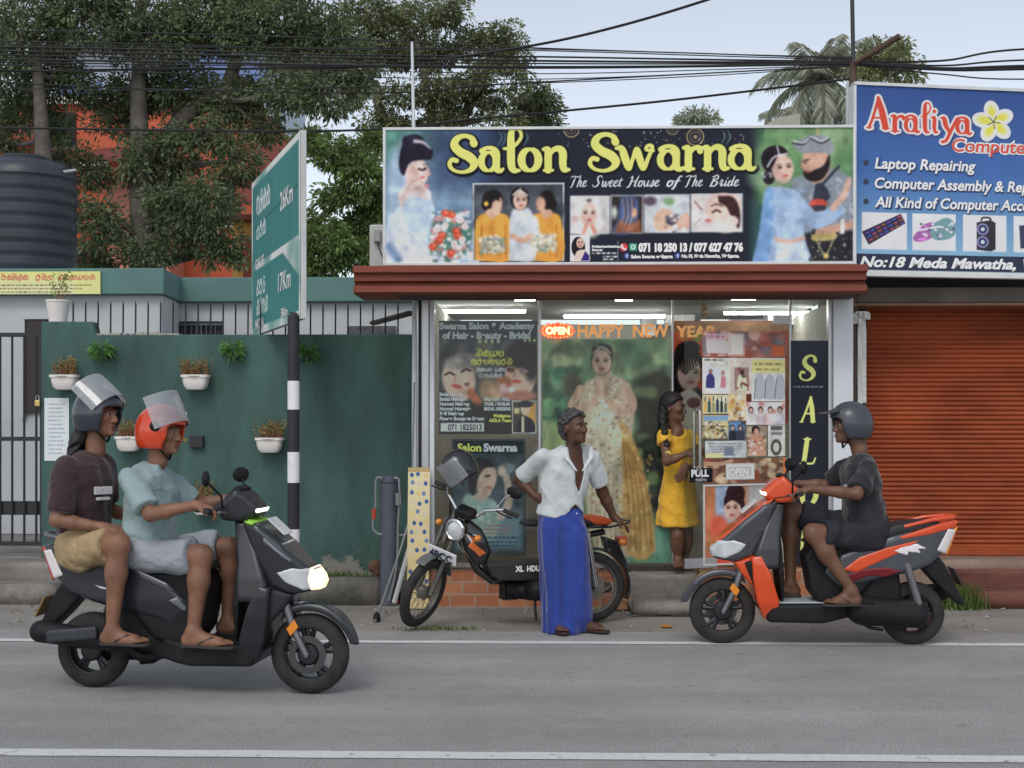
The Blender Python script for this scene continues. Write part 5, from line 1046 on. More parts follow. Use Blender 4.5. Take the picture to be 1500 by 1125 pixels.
M_PG = mat('print_grey', A(196, 200, 206), .5, var=0); M_PY = mat('print_yellow', A(222, 214, 80), .5, var=0)
join_text('lettering', [(('Swarna Salon & Academy', qs(643.5, 482), 13*ks), dict(width=140*ks, bold=.004)), (('of Hair - Beauty - Bridal', qs(648, 496), 14*ks), dict(width=129*ks, bold=.004))]+[((w, qs(644, y), 7*ks), dict(width=l*ks, bold=.002)) for w, y, l in (('Bridal Makeup', 580, 34), ('Bridal Hairstyle', 587, 40), ('Normal Makeup', 594, 44), ('Normal Hairstyle', 601, 46), ('Self Makeup', 608, 36), ('Flower Bouquets Decor', 615.5, 66))]+[((w, qs(709, y), 6.5*ks), dict(width=l*ks, bold=.002)) for w, y, l in (('HALF DAY / FULL', 587, 38), ('TAMIL / MUSLIM', 594, 38), ('BRIDAL DRESSING', 601, 39))], M_PG, ts)
join_text('phone_number', [(('071 1825013', qs(656, 630), 12*ks), dict(width=50*ks, bold=.002))], mat('print_dark', A(44, 50, 66), .5, var=0), ts)
join_text('yellow_lettering', [(('Weligama', qs(722, 611), 6*ks), dict(width=26*ks, bold=.002)), (('AKILA Team', qs(716, 618), 6.5*ks), dict(width=33*ks, bold=.002))], M_PY, ts)
# framed portrait under it
def lower_poster():
    p = Paint(663, 645, 768, 812, 1.8, (70, 84, 92)); p.rect(663, 645, 768, 664, (44, 52, 62)); p.grad(663, 664, 768, 760, (66, 74, 82), (84, 98, 106)); p.rect(668, 760, 765, 806, (110, 138, 148), soft=12); p.poly([(672, 800), (676, 735), (690, 725), (716, 730), (730, 745), (726, 790)], (146, 168, 160), soft=6, smooth=4)
    p.ell(703, 690, 20, 20, (52, 52, 58), soft=3); p.ell(712, 703, 15, 23, (196, 166, 150), 18, soft=3); p.poly([(684, 700), (690, 676), (712, 672), (724, 684), (710, 686), (700, 700), (694, 726), (686, 720)], (58, 54, 58), soft=3, smooth=4); p.stroke([(711, 698), (717, 697)], 1.4, (50, 40, 40)); p.ell(716, 715, 5, 2, (180, 90, 84), 10); p.stroke([(734, 758), (746, 735), (742, 700), (736, 690)], [6, 6, 5, 4], (190, 168, 152), soft=3); p.ell(742, 686, 13, 8, (110, 116, 124), soft=4); p.ell(735, 690, 6, 8, (196, 170, 156), soft=3); p.poly([(690, 730), (706, 735), (720, 722), (704, 720)], (190, 162, 148), soft=3, smooth=3); p.spots(680, 735, 726, 790, [(170, 186, 176), (120, 144, 144), (196, 196, 180)], 40, 2, 4, soft=2, alpha=.6)
    for i, y in enumerate((772, 778, 784)): script(p, '', 708, 754-i*4, y, 2.2, (170, 110, 100), 60+i)
    for i, y in enumerate((790, 797, 802)): script(p, '', 712+i*2, 764-i*3, y, 2.4, (60, 80, 110), 70+i)
    p.photo(663, 664, 768, 768, .8, .16, 6)
    return p
tl = wall_poster('portrait_poster', lower_poster(), 665, 646, 767, 809, PY, 'framed grey portrait poster of a bride behind the parked moped', frame=mat('dark_frame', (.05, .06, .065), .5), fw=.018)
join_text('lettering', [(('Swarna', qs(708, 661), 16*ks), dict(width=50*ks, bold=.004))], M_PG, tl); join_text('yellow_lettering', [(('Salon', qs(670, 661), 16*ks), dict(width=35*ks, bold=.003))], M_PY, tl)
# big bride poster
def bride():
    p = Paint(793, 496, 984, 826, 1.5, (120, 150, 110)); p.grad(793, 496, 984, 640, (176, 186, 136), (110, 150, 116)); p.grad(793, 620, 984, 826, (120, 146, 110), (140, 150, 116))
    p.spots(793, 496, 984, 620, [(196, 200, 150), (120, 160, 116), (80, 130, 100), (206, 206, 160), (64, 110, 84), (90, 100, 80)], 150, 6, 18, soft=8, alpha=.6); p.spots(793, 540, 850, 620, [(70, 140, 106), (50, 110, 84), (40, 80, 64), (120, 170, 120)], 60, 4, 12, soft=5, alpha=.7); p.ell(838, 565, 16, 24, (76, 66, 56), soft=12, alpha=.8)
    p.poly([(928, 560), (945, 548), (984, 555), (984, 770), (960, 760), (940, 680)], (40, 44, 40), soft=14, smooth=3); p.spots(930, 560, 984, 760, [(30, 34, 32), (60, 70, 56), (120, 140, 90), (24, 28, 28)], 60, 4, 12, soft=6, alpha=.7); p.rect(793, 616, 830, 720, (176, 190, 130), soft=10, alpha=.8); p.grad(793, 790, 984, 826, (120, 146, 120), (96, 140, 116)); p.rect(793, 720, 850, 800, (150, 160, 116), soft=12, alpha=.7); p.rect(950, 770, 984, 812, (110, 156, 136), soft=8)
    D = (200, 170, 150)
    p.poly([(856, 560), (872, 552), (902, 552), (918, 560), (930, 600), (926, 640), (944, 700), (958, 790), (954, 812), (880, 806), (852, 700), (856, 640), (850, 600)], D, soft=3, smooth=4); p.poly([(908, 610), (926, 640), (946, 700), (960, 806), (920, 812), (905, 700)], (196, 150, 84), soft=5, smooth=3); p.poly([(866, 610), (900, 606), (912, 680), (906, 810), (872, 806), (858, 720)], (206, 190, 166), soft=4, smooth=3)
    p.spots(856, 556, 924, 640, [(216, 206, 190), (170, 140, 110), (226, 220, 206), (150, 120, 96)], 190, 1, 2.6, soft=1); p.spots(862, 640, 912, 808, [(222, 210, 190), (160, 130, 100), (186, 160, 126)], 260, 1, 2.6, soft=1); p.spots(905, 660, 956, 808, [(210, 166, 90), (170, 120, 60), (220, 190, 130)], 110, 1.2, 4, soft=2, alpha=.7)
    for i in range(6): p.stroke([(868+i*6, 690), (866+i*6.5, 750), (868+i*7, 806)], .9, (160, 126, 90), soft=2, alpha=.6)
    for i in range(5): p.stroke([(912+i*5, 640+i*8), (920+i*7, 720), (924+i*8, 806)], 1.2, (146, 98, 46), soft=2, alpha=.6)
    p.poly([(864, 556), (862, 580), (872, 600), (858, 640), (850, 636), (846, 600), (852, 570)], (206, 186, 160), soft=3, smooth=3)
    S = (206, 164, 140); p.stroke([(850, 570), (836, 595), (842, 600), (870, 588), (878, 560)], [7, 6, 6, 5, 4], S, soft=2); p.stroke([(918, 566), (928, 592), (918, 602), (892, 588), (884, 560)], [6, 6, 6, 5, 4], S, soft=2); p.poly([(876, 566), (881, 540), (886, 566), (884, 584), (878, 584)], (214, 172, 148), soft=1.5, smooth=3); p.stroke([(838, 596), (834, 603)], 3, (196, 150, 120)); p.stroke([(880, 640), (900, 650)], 5, (206, 190, 160), soft=4)
    p.poly([(872, 548), (880, 558), (894, 552), (892, 540), (876, 540)], S, smooth=2); p.ell(881, 528, 16, 22, (46, 40, 40)); p.face(881, 530, 38, (214, 174, 152), hairdo=False); p.poly([(866, 524), (868, 508), (882, 502), (896, 508), (897, 524), (890, 514), (881, 511), (872, 514)], (44, 38, 38), smooth=2); p.stroke([(868, 517), (881, 508), (894, 516)], 1.2, (206, 196, 170)); p.spots(872, 502, 890, 512, [(206, 200, 180), (150, 150, 150)], 14, .8, 1.6)
    for i in range(12): a = PI*i/11; p.ell(881-15*math.cos(a), 560+26*math.sin(a), 1.5, 1.5, (226, 216, 196))
    p.photo(793, 496, 984, 826, .8, .17, 7, (.8, 1.6))
    return p
wall_poster('bride_poster', bride(), 794.5, 497, 983, 825, PY, 'tall poster of a praying bride in a gold sari on green')
# SALON upright board, right of the door
p = Paint(1158, 498, 1213, 830, 1.8, (36, 38, 48)); p.grad(1158, 498, 1213, 560, (56, 60, 72), (36, 38, 48)); script(p, '', 1162, 1206, 566, 2.5, (120, 124, 136), 5)
for ch, y, g in (('S', 556, 0), ('A', 618, 0), ('L', 680, 0), ('O', 742, 0)): letters(p, ch, 1172, y, 25.0 if ch != 'S' else 24, (206, 214, 110), {0: (1170 if ch != 'A' else 1172, 24 if ch != 'O' else 27)}, .0, slant=.16)
FANCY['N'] = (1.3, [[(.2, .02, .1), (.2, .8, .13), (.22, 1.46, .1)], [(.22, 1.46, .12), (.6, .7, .17), (1.0, .04, .12)], [(1.0, .04, .08), (1.0, .8, .12), (1.0, 1.46, .1)]])
letters(p, 'N', 1172, 806, 25, (206, 214, 110), {0: (1170, 24)}, 0, slant=.16)
wall_poster('upright_sign', p, 1158.5, 499, 1213, 829, FY-.02, 'tall black upright sign with yellow lettering beside the door', 'sign', th=.015)
# neon OPEN sign and hanging gold letters
NY = FY+.05; M_NEO = mat('neon_red', (.5, .05, .02), .4, var=0, emit=(1, .12, .03), es=.7); M_NEOY = mat('neon_warm', (.9, .85, .5), .4, var=0, emit=(1, .8, .3), es=1.5)
t = thing('open_sign', 'small lit red sign with warm bulbs hung behind the glass', 'neon sign', P(817, 484, FY-.03)); SY = FY-.035
a = P(817, 484.5, SY); n = 48; pts = []
for i in range(n):
    th = 2*PI*i/n; r_ = 1+.09*math.cos(th*12); pts.append((a.x+.132*r_*math.copysign(abs(math.cos(th))**.8, math.cos(th)), a.z+.062*r_*math.copysign(abs(math.sin(th))**.7, math.sin(th))))
MB().prism(pts, SY, SY+.02).build('panel', M_NEO, t); text_obj('lettering', 'OPEN', (a.x, SY-.006, a.z-.026), .078, M_NEOY, t, align='CENTER', bold=.004, sx=.95)
m = MB()
for i in range(26): th = 2*PI*i/26; m.lathe([(.0001, -.004), (.004, 0), (.0001, .004)], (a.x+.12*math.copysign(abs(math.cos(th))**.8, math.cos(th)), SY-.003, a.z+.053*math.copysign(abs(math.sin(th))**.7, math.sin(th))), 6)
m.build('bulbs', M_NEOY, t)
M_GOLD = mat('gold_foil_glow', A(226, 140, 60), .35, .35, var=.2, scale=30, emit=(1, .5, .15), es=.18)  # faint orange glow added to the foil, which is no lamp
gl = thing('letter_garland', 'gold foil letter garland reading happy new year behind the glass', 'garland', P(900, 485, FY+.02))
text_obj('letters', 'HAPPY  NEW', (XZ(846, 0, FY-.01)[0], FY-.012, XZ(0, 495, FY-.01)[1]), .145, M_GOLD, gl, width=133*FY/2000, bold=.004, depth=.002); text_obj('letters', 'YEAR', (XZ(990, 0, FY+.1)[0], FY+.1, XZ(0, 495, FY+.1)[1]), .125, M_GOLD, gl, width=60*FY/2000, bold=.004, depth=.002)
MB().tube([P(800, 474, FY+.06), P(900, 478, FY+.06), P(984, 474, FY+.06)], .002, 4).build('string', m_blk, gl)
t = thing('paper_lantern', 'small yellow and black paper lantern hanging above the door', 'lantern', P(1031, 455, FY+.3)); c = P(1031, 455, FY+.3)
MB().lathe([(.002, -.07), (.022, -.045), (.034, -.02), (.022, -.008), (.036, .012), (.03, .03), (.014, .05), (.002, .065)], c, 16).build('shade', mat('lantern_yellow', A(206, 160, 40), .5, col2=(.03, .025, .02), scale=24, var=.1), t, smooth=True); MB().tube([(c.x, c.y, c.z+.06), (c.x, c.y, AZ0+.06)], .002, 4).build('string', m_blk, t)

# ------------------------------------------------------------------ glass door, standing open towards the road
hx = XZ(1155, 600, FY)[0]; DW = .955; DA = R(24); DV = Vector((-math.cos(DA), -math.sin(DA), 0)); DN = Vector((-math.sin(DA), math.cos(DA), 0))*-1   # DN faces the road
if DN.y > 0: DN = -DN
H0 = Vector((hx, FY-.02, 0)); dz0, dz1 = FZ+.02, dtop-.005
door = thing('glass_door', 'open glass door covered in small pictures and price sheets', 'door', (hx, FY-.02, dz0))
DPt = lambda s, z, e=0.0: tuple(H0+DV*(DW*(1-s))+DN*e+Vector((0, 0, z)))          # s = 0 at the free edge, 1 at the hinge
m = MB(); m.obox((Vector(DPt(0, dz0))+Vector(DPt(1, dz1)))/2, DV*(DW/2), DN*.005, Vector((0, 0, (dz1-dz0)/2))); m.build('pane', M_GLASS, door)
def dbar(s0, s1, z0, z1, name, mt, th=.012):
    m = MB(); m.obox((Vector(DPt(s0, z0))+Vector(DPt(s1, z1)))/2, DV*(DW*abs(s1-s0)/2), DN*th, Vector((0, 0, abs(z1-z0)/2))); return m.build(name, mt, door, bevel=.003)
dbar(.0, .3, dz0, dz0+.075, 'bottom_rail', M_ALU); dbar(.85, 1, dz1-.07, dz1, 'hinge_plate', M_ALU)
def dsz(u, v):
    """photo point to (s, z) on the open door"""
    ct, st = math.cos(YAW), math.sin(YAW); d = Vector((-st*F+ct*(u-750), ct*F+st*(u-750), 605-v)); nrm = DN; k = (H0-Vector((0, 0, CAM_H))).dot(Vector((nrm.x, nrm.y, 0)))/d.dot(nrm); q = Vector((0, 0, CAM_H))+d*k; return 1-(q-H0).dot(DV)/DW, q.z
m = MB(); s_, zt__ = dsz(1021, 598); zb__ = dsz(1021, 690)[1]
for e in (.045, -.045):
    m.tube([DPt(s_, zt__-.03, 0), DPt(s_, zt__-.008, e*.7), DPt(s_, zt__-.02, e), DPt(s_, zb__+.02, e), DPt(s_, zb__+.008, e*.7), DPt(s_, zb__+.03, 0)], .0125, 12)
m.build('handle', mat('chrome', (.7, .7, .7), .12, 1, var=0), door, smooth=True)
def door_sheet(name, p, u0, v0, u1, v1, label, e=.008, cat='poster', lift=1.0, frame=None):
    sa, za = dsz(u0, v0); sb, zb = dsz(u1, v1); t = thing(name, label, cat, DPt(sa, zb, e))
    p.mesh('print', lambda i, j: DPt(sa+(sb-sa)*i, za+(zb-za)*j, e+.0015), parent=t, lift=lift)
    m = MB(); m.obox((Vector(DPt(sa, za, e))+Vector(DPt(sb, zb, e)))/2, DV*(DW*abs(sb-sa)/2), DN*.001, Vector((0, 0, abs(za-zb)/2))); m.build('backing', mat('poster_back', (.4, .4, .38), .7), t)
    if frame:
        m = MB(); w = .014
        for (x0, y0, x1, y1) in ((sa, za, sb, za-w), (sa, zb+w, sb, zb), (sa, za-w, sa+w/DW, zb+w), (sb-w/DW, za-w, sb, zb+w)): m.obox((Vector(DPt(x0, y0, e+.004))+Vector(DPt(x1, y1, e+.004)))/2, DV*(DW*abs(x1-x0)/2), DN*.004, Vector((0, 0, abs(y0-y1)/2)))
        m.build('frame', frame, t)
    return t
def pic(u0, v0, u1, v1, bgc, cols, n, r0, r1, seed, people=0, ppl=((200, 170, 150),), res=2.0, border=None):
    p = Paint(u0, v0, u1, v1, res, bgc); p.r = np.random.RandomState(seed); p.spots(u0, v0, u1, v1, cols, n, r0, r1, soft=1.5, alpha=.8); w, h = u1-u0, v1-v0
    for i in range(people):
        x = u0+w*(i+.5)/people+p.r.uniform(-1, 1); y = v0+h*.34; c = ppl[i % len(ppl)]; b = h*.16
        p.poly([(x-b*1.3, v1), (x-b*1.1, y+b*1.2), (x, y+b*.8), (x+b*1.1, y+b*1.2), (x+b*1.3, v1)], c, smooth=2); p.ell(x, y, b*.7, b*.95, (34, 26, 28)); p.ell(x, y+b*.2, b*.5, b*.7, (206, 166, 146))
    if border: p.rect(u0, v0, u1, v0+border, (226, 224, 216)); p.rect(u0, v1-border, u1, v1, (226, 224, 216)); p.rect(u0, v0, u0+border, v1, (226, 224, 216)); p.rect(u1-border, v0, u1, v1, (226, 224, 216))
    p.photo(u0, v0, u1, v1, .45, .16, seed)
    return p
p = pic(1028, 484, 1150, 524, (150, 100, 92), [(190, 120, 110), (120, 110, 120), (206, 170, 150), (160, 80, 60)], 40, 4, 12, 1); p.rect(1033, 489, 1062, 510, (206, 186, 190), alpha=.8); p.rect(1066, 488, 1088, 522, (220, 204, 196), soft=6); script(p, '', 1034, 1060, 493, 4, (170, 110, 140), 3); p.rect(1034, 499, 1070, 519, (196, 190, 186)); p.rect(1130, 505, 1148, 522, (200, 96, 50), soft=4)
door_sheet('price_sheet', p, 1028, 484, 1150, 524, 'faded pink sheet at the top of the glass door')
p = pic(1028, 524, 1068, 577, (212, 212, 200), [(220, 218, 206)], 8, 5, 10, 2); script(p, '', 1031, 1060, 527, 3, (120, 110, 110), 8); p.rect(1032, 537, 1062, 569, (200, 204, 210)); p.poly([(1033, 568), (1034, 552), (1040, 546), (1046, 554), (1046, 568)], (60, 58, 120), smooth=2); p.ell(1040, 544, 3, 3.6, (150, 110, 96)); p.poly([(1046, 568), (1046, 550), (1052, 546), (1058, 568)], (206, 214, 222)); p.poly([(1054, 568), (1056, 550), (1062, 552), (1062, 568)], (196, 120, 136)); p.ell(1058, 546, 3, 4, (170, 130, 116))
door_sheet('wedding_photo', p, 1028, 524, 1068, 577, 'white sheet with a blue suited couple, upper corner of the door', cat='photo')
p = pic(1068, 524, 1100, 577, (206, 190, 180), [(216, 200, 186)], 8, 4, 8, 3); p.rect(1075, 538, 1096, 572, (150, 120, 110)); p.poly([(1078, 572), (1080, 552), (1086, 547), (1092, 554), (1093, 572)], (206, 206, 170), smooth=2); p.ell(1086, 545, 3, 4, (60, 40, 40)); p.spots(1075, 540, 1096, 570, [(130, 60, 70), (90, 80, 60)], 14, 1, 3)
door_sheet('wedding_photo', p, 1068, 524, 1100, 577, 'small photo of a pale dressed bride between two white sheets', cat='photo')
p = pic(1100, 524, 1149, 588, (206, 206, 200), [(214, 214, 210)], 8, 5, 10, 4); p.rect(1100, 526, 1149, 546, (216, 206, 130), soft=2); script(p, '', 1104, 1146, 533, 3.5, (150, 130, 80), 9); script(p, '', 1106, 1140, 541, 3, (160, 136, 90), 10)
for i in range(3): p.poly([(1104+i*15, 584), (1106+i*15, 552), (1112+i*15, 548), (1118+i*15, 554), (1118+i*15, 584)], (170, 174, 182), smooth=2); p.stroke([(1106+i*15, 556), (1104+i*15, 584)], .7, (110, 110, 120))
door_sheet('dress_sheet', p, 1100, 524, 1149, 588, 'sheet of three grey gowns under a yellow heading')
p = pic(1028, 578, 1066, 606, (190, 186, 150), [(206, 200, 170), (226, 190, 120)], 12, 3, 6, 5)
for i, c in enumerate(((220, 170, 80), (60, 90, 80), (150, 150, 100), (50, 70, 90), (40, 60, 60), (90, 110, 100))): p.rect(1030+i*6, 586+(i % 3)*2, 1034+i*6, 604, c); p.rect(1031.3+i*6, 581+(i % 2)*2, 1032.7+i*6, 588, (40, 40, 40))
door_sheet('product_photo', p, 1028, 578, 1066, 606, 'small picture of a row of bottles on the door', cat='photo')
door_sheet('product_photo', pic(1066, 577, 1092, 616, (212, 196, 160), [(220, 180, 90), (120, 80, 60), (200, 130, 60), (230, 220, 200)], 40, 1.5, 4, 6), 1066, 577, 1092, 616, 'small yellow picture beside the row of bottles', cat='photo')
p = pic(1092, 589, 1149, 622, (212, 206, 206), [(220, 214, 212), (196, 120, 120)], 14, 2, 5, 7, 4, ((220, 214, 210), (196, 180, 186), (226, 200, 196), (190, 186, 196))); door_sheet('makeup_photo', p, 1092, 589, 1149, 622, 'wide pale photo of four women below the gown sheet', cat='photo')
p = pic(1028, 608, 1066, 642, (186, 180, 140), [(110, 150, 190), (206, 190, 120)], 6, 3, 5, 8); p.rect(1030, 609, 1066, 616, (124, 160, 196)); p.spots(1029, 618, 1064, 642, [(60, 40, 40), (206, 180, 120), (120, 90, 60), (226, 220, 200), (150, 130, 60)], 60, 1.2, 3.2); door_sheet('group_photo', p, 1028, 608, 1066, 642, 'crowded group photo under a strip of blue sky', cat='photo')
door_sheet('evening_photo', pic(1067, 617, 1090, 645, (90, 130, 176), [(110, 150, 190), (60, 90, 120), (50, 60, 70)], 18, 2, 5, 9, 2, ((40, 46, 60), (60, 60, 80))), 1067, 617, 1090, 645, 'small blue picture of two dark figures', cat='photo')
p = pic(1092, 624, 1122, 668, (150, 130, 110), [(120, 90, 70), (180, 170, 150)], 20, 3, 6, 10); p.poly([(1096, 668), (1098, 640), (1106, 634), (1116, 640), (1120, 668)], (190, 140, 110), smooth=3); p.ell(1106, 630, 6, 6, (40, 28, 28)); p.ell(1107, 632, 3.6, 4.6, (196, 150, 126)); p.spots(1096, 638, 1120, 668, [(200, 190, 180), (160, 90, 70), (206, 200, 196)], 30, 1, 2.6); door_sheet('sari_photo', p, 1092, 624, 1122, 668, 'photo of a seated bride in a brown and white sari', cat='photo')
p = pic(1124, 623, 1149, 668, (196, 196, 190), [(206, 206, 200)], 5, 3, 6, 11); p.rect(1128, 624, 1145, 630, (90, 90, 92)); p.rect(1128, 633, 1145, 637, (120, 120, 120)); p.ell(1136, 655, 8, 12, (80, 80, 74)); p.ell(1136, 655, 4.5, 7, (196, 190, 180)); door_sheet('hair_notice', p, 1124, 623, 1149, 668, 'grey notice with one oval face near the hinge')
p = pic(1032, 646, 1092, 670, (190, 196, 196), [(206, 210, 210), (170, 176, 176)], 10, 3, 8, 12)
for i in range(5): script(p, '', 1036+i*2, 1086-i*2, 650+i*4, 1.4, (120, 130, 134), 30+i)
p.rect(1060, 655, 1074, 667, (110, 120, 140)); p.rect(1030, 664, 1058, 670, (206, 206, 140)); door_sheet('newspaper_cutting', p, 1032, 646, 1092, 670, 'newspaper cutting below the group photo')
p = pic(1042, 670, 1145, 707, (120, 80, 60), [(90, 60, 46), (170, 150, 120), (150, 60, 40), (60, 50, 48), (200, 180, 140)], 60, 2, 7, 13); p.rect(1142, 668, 1150, 710, (220, 110, 50)); p.stroke([(1034, 676), (1060, 678), (1076, 674)], 3, (180, 140, 110)); door_sheet('brown_collage', p, 1030, 672, 1150, 707, 'brown strip of pictures behind the white opening sign', e=.0065)
p = Paint(1062, 680, 1104, 702, 2, (190, 190, 184)); p.rect(1064, 682, 1102, 700, (206, 206, 198)); p.rect(1066.5, 684.5, 1099.5, 697.5, (176, 178, 176))
to = door_sheet('door_sign', p, 1062, 679, 1104, 702, 'small white opening sign stuck on the door', e=.011, cat='sign')
def door_text(nm, s, u, v, h, w, m, par, e=.016, bold=.003):
    s_a, z_a = dsz(u, v); return text_obj(nm, s, DPt(s_a, z_a, e), h*10.7/2000, m, par, xdir=-DV, width=w*10.75/2000, bold=bold)
door_text('lettering', 'OPEN', 1067, 697, 15, 32, mat('print_pale', A(222, 222, 216), .5, var=0), to)
p = Paint(1008, 686, 1043, 706, 2, (28, 30, 34)); pt = door_sheet('pull_sticker', p, 1009, 686, 1043, 706, 'black sticker under the door handle', e=.008, cat='sign'); door_text('lettering', 'PULL', 1011.5, 698, 13.5, 29, M_PW, pt, .012, .004)
p = Paint(1011, 699, 1041, 705, 3, (28, 30, 34)); sinhala(p, 'gsvin', 1017, 704, 4, (206, 206, 210), 1034); sa, za = dsz(1012, 699.5); sb, zb = dsz(1041, 705.5); p.mesh('small_print', lambda i, j: DPt(sa+(sb-sa)*i, za+(zb-za)*j, .0105), parent=pt)
p = Paint(1028, 712, 1150, 822, 1.7, (186, 120, 76)); p.grad(1028, 712, 1150, 822, (180, 110, 66), (190, 120, 80)); p.rect(1046, 712, 1076, 765, (150, 170, 196), soft=4); p.rect(1092, 712, 1150, 822, (150, 150, 146), soft=10); p.ell(1075, 726, 14, 15, (52, 26, 32)); p.ell(1073, 714, 9, 6, (60, 30, 36)); p.face(1071, 746, 32, (214, 172, 152), hairdo=False, look=-.3); p.poly([(1058, 742), (1060, 728), (1076, 724), (1088, 734), (1088, 756), (1082, 742), (1070, 734)], (50, 26, 32), smooth=3); p.poly([(1040, 822), (1050, 784), (1068, 770), (1096, 780), (1110, 822)], (206, 70, 40), soft=4, smooth=3); p.ell(1050, 770, 14, 16, (206, 80, 50), soft=8)
p.photo(1028, 712, 1150, 822, .8, .15, 9)
door_sheet('orange_poster', p, 1029, 710, 1150, 823, 'orange framed poster of a woman with piled up hair low on the door', frame=mat('white_frame', (.62, .62, .6), .5))

# ------------------------------------------------------------------ shutter shop on the right
SY2 = 11.55
M_SHUT = mat('shutter_orange', A(140, 62, 24), .6, var=.34, scale=2.2, stretch=(.5, 1, 1.2), spec=.2)
sh = thing('shutter_shop', 'shop closed with a wide orange brown roller shutter', 'shop', (sx1, SY2, 0))
hx0, hx1 = XZ(1268, 600, SY2)[0], XZ(1268, 600, SY2)[0]+3.2; hz0, hz1 = XZ(1400, 810, SY2)[1], XZ(1400, 449, SY2)[1]
n = 52; pr = []; d = (hz1-hz0)/n
for i in range(n): z = hz0+d*i; pr += [(SY2, z), (SY2-.016, z+d*.22), (SY2-.018, z+d*.5), (SY2-.012, z+d*.78), (SY2, z+d*.86)]
pr += [(SY2, hz1), (SY2+.02, hz1), (SY2+.02, hz0)]
m = MB(); nx = 1; m.prism(pr, hx0, hx1, 'yz'); shut = m.build('shutter', M_SHUT, sh)
MB().box((hx0, SY2-.03, hz0-.02), (hx1, SY2+.03, hz0+.05)).build('bottom_rail', M_SHUT, sh, bevel=.006)
M_LIN = mat('dirty_concrete_beam', A(96, 88, 80), .9, var=.3, scale=3, bump=.5, bscale=20)
lz0, lz1 = XZ(1400, 446, SY2-.3)[1], XZ(1400, 421, SY2-.3)[1]
MB().box((sx1+.03, SY2-.3, lz0+.012), (hx1, SY2+.2, lz1)).build('beam', M_LIN, sh, bevel=.015); MB().box((sx1+.03, SY2-.34, lz0-.012), (hx1, SY2+.06, lz0+.009)).build('ledge', mat('tan_wood', A(130, 92, 66), .7), sh, bevel=.004)
MB().box((sx1+.03, SY2-.1, lz1+.003), (hx1, SY2+.2, lz1+.16)).build('upper_wall', mat('near_black_wall', (.03, .028, .026), .9), sh)  # wall band above the beam, plain near-black
MB().box((hx0-.07, SY2-.04, hz0), (hx0-.003, SY2+.05, hz1)).build('guide_rail', mat('rail_dark', (.05, .05, .05), .6), sh)
MB().box((sx1+.03, SY2+.1, .0), (hx1, SY2+3, lz0)).build('room', M_DARK, sh)
M_STP = ground_mat('pinkish_cement', (.2, .13, .1), (.36, .26, .21), .25, 2.5); M_STR = ground_mat('red_cement', (.12, .045, .035), (.24, .1, .075), .25, 3)
zs0, zs1 = XZ(1450, 832, SY2-.45)[1], XZ(1450, 858, 11.0)[1]
stone_block('step', (sx1+.02, SY2-.35, -.02), (hx1, SY2+.1, hz0-.021), M_STP, .012, 31, sh, .005)
stone_block('step', (XZ(1393, 0, 11.17)[0], SY2-.39, -.02), (hx1, SY2-.352, .285), M_STR, .01, 32, sh, .004); stone_block('step', (XZ(1402, 0, 10.92)[0], 10.92, -.02), (hx1, SY2-.394, .135), M_STR, .014, 33, sh, .006)
# torn white cloth strips hanging on a nail beside the shutter
t = thing('hanging_cloth', 'torn white cloth strips hanging beside the shutter', 'cloth', P(1262, 456, 11.2))
V, Fc = [], []; m = MB()
for k, (u0, u1, v1, dy) in enumerate(((1250, 1257, 474, 0), (1256.5, 1263, 600, .012), (1263, 1269, 590, .02), (1266, 1275, 468, 0), (1258, 1262, 480, -.02))):
    N_ = 14
    for i in range(N_):
        v = 456+(v1-456)*i/(N_-1); wv = math.sin(i*.9+k)*.008; f = .5+.5*min(1, i/3); uc = 1262+((u0+u1)/2-1262)*f; w_ = (u1-u0)/2
        for e in (0, .006):
            a, b = P(uc-w_, v, 11.2+dy+wv+e), P(uc+w_, v, 11.2+dy-wv+e); V += [a, b]
        if i: 
            o_ = len(V)-8; Fc += [(o_, o_+1, o_+5, o_+4), (o_+3, o_+2, o_+6, o_+7), (o_+2, o_, o_+4, o_+6), (o_+1, o_+3, o_+7, o_+5)]
m.add(V, Fc); m.build('cloth', mat('dirty_white_cloth', A(196, 196, 190), .9, var=.15, scale=12), t); MB().box(tuple(P(1264, 520, 11.24)), tuple(P(1269, 472, 11.26))).build('dark_strip', mat('dark_cloth', (.07, .075, .09), .9), t)
# white pole at the shop corner and yellow dotted board
t = thing('white_pole', 'thin white pole rising behind the salon billboard', 'pole', P(607, 690, 11.06))
px = XZ(607, 600, 11.06)[0]; MB().tube([(px, 11.06, 0), (px, 11.06, 3.55), (XZ(603.5, 70, 11.06)[0], 11.06, XZ(0, 66, 11.06)[1])], [.026, .016, .011], 12).build('shaft', M_WPIL, t, smooth=True)
MB().box((px+.03, 11.08, .02), (px+.055, 11.1, AZ0)).build('black_strip', m_blk, t)  # dark gap between pole and column, put in as a black strip
t = thing('dotted_board', 'yellow board with blue dots leaning at the shop corner', 'board', P(612, 870, 10.85)); DY = 10.88
p = Paint(596, 684, 632, 880, 2, (222, 206, 150)); p.grad(596, 684, 632, 880, (206, 194, 152), (200, 178, 122)); p.rect(596, 684, 632, 690, (176, 150, 100)); p.r = np.random.RandomState(3)
for i in range(40): x, y = 602+(i % 3)*11+p.r.uniform(-2, 2)+(i//3 % 2)*3, 693+(i//3)*13.5+p.r.uniform(-3, 3); p.ell(x, y, 3.1, 3.1, [(56, 84, 140), (50, 90, 150), (206, 180, 110), (90, 120, 160), (196, 186, 170)][i % 5])
a, b = XZ(598, 685, DY), XZ(630, 875, DY); p.mesh('print', lambda i, j: (a[0]+(b[0]-a[0])*i, DY-.12*j-.002, a[1]*(1-j)+.005*j), parent=t)
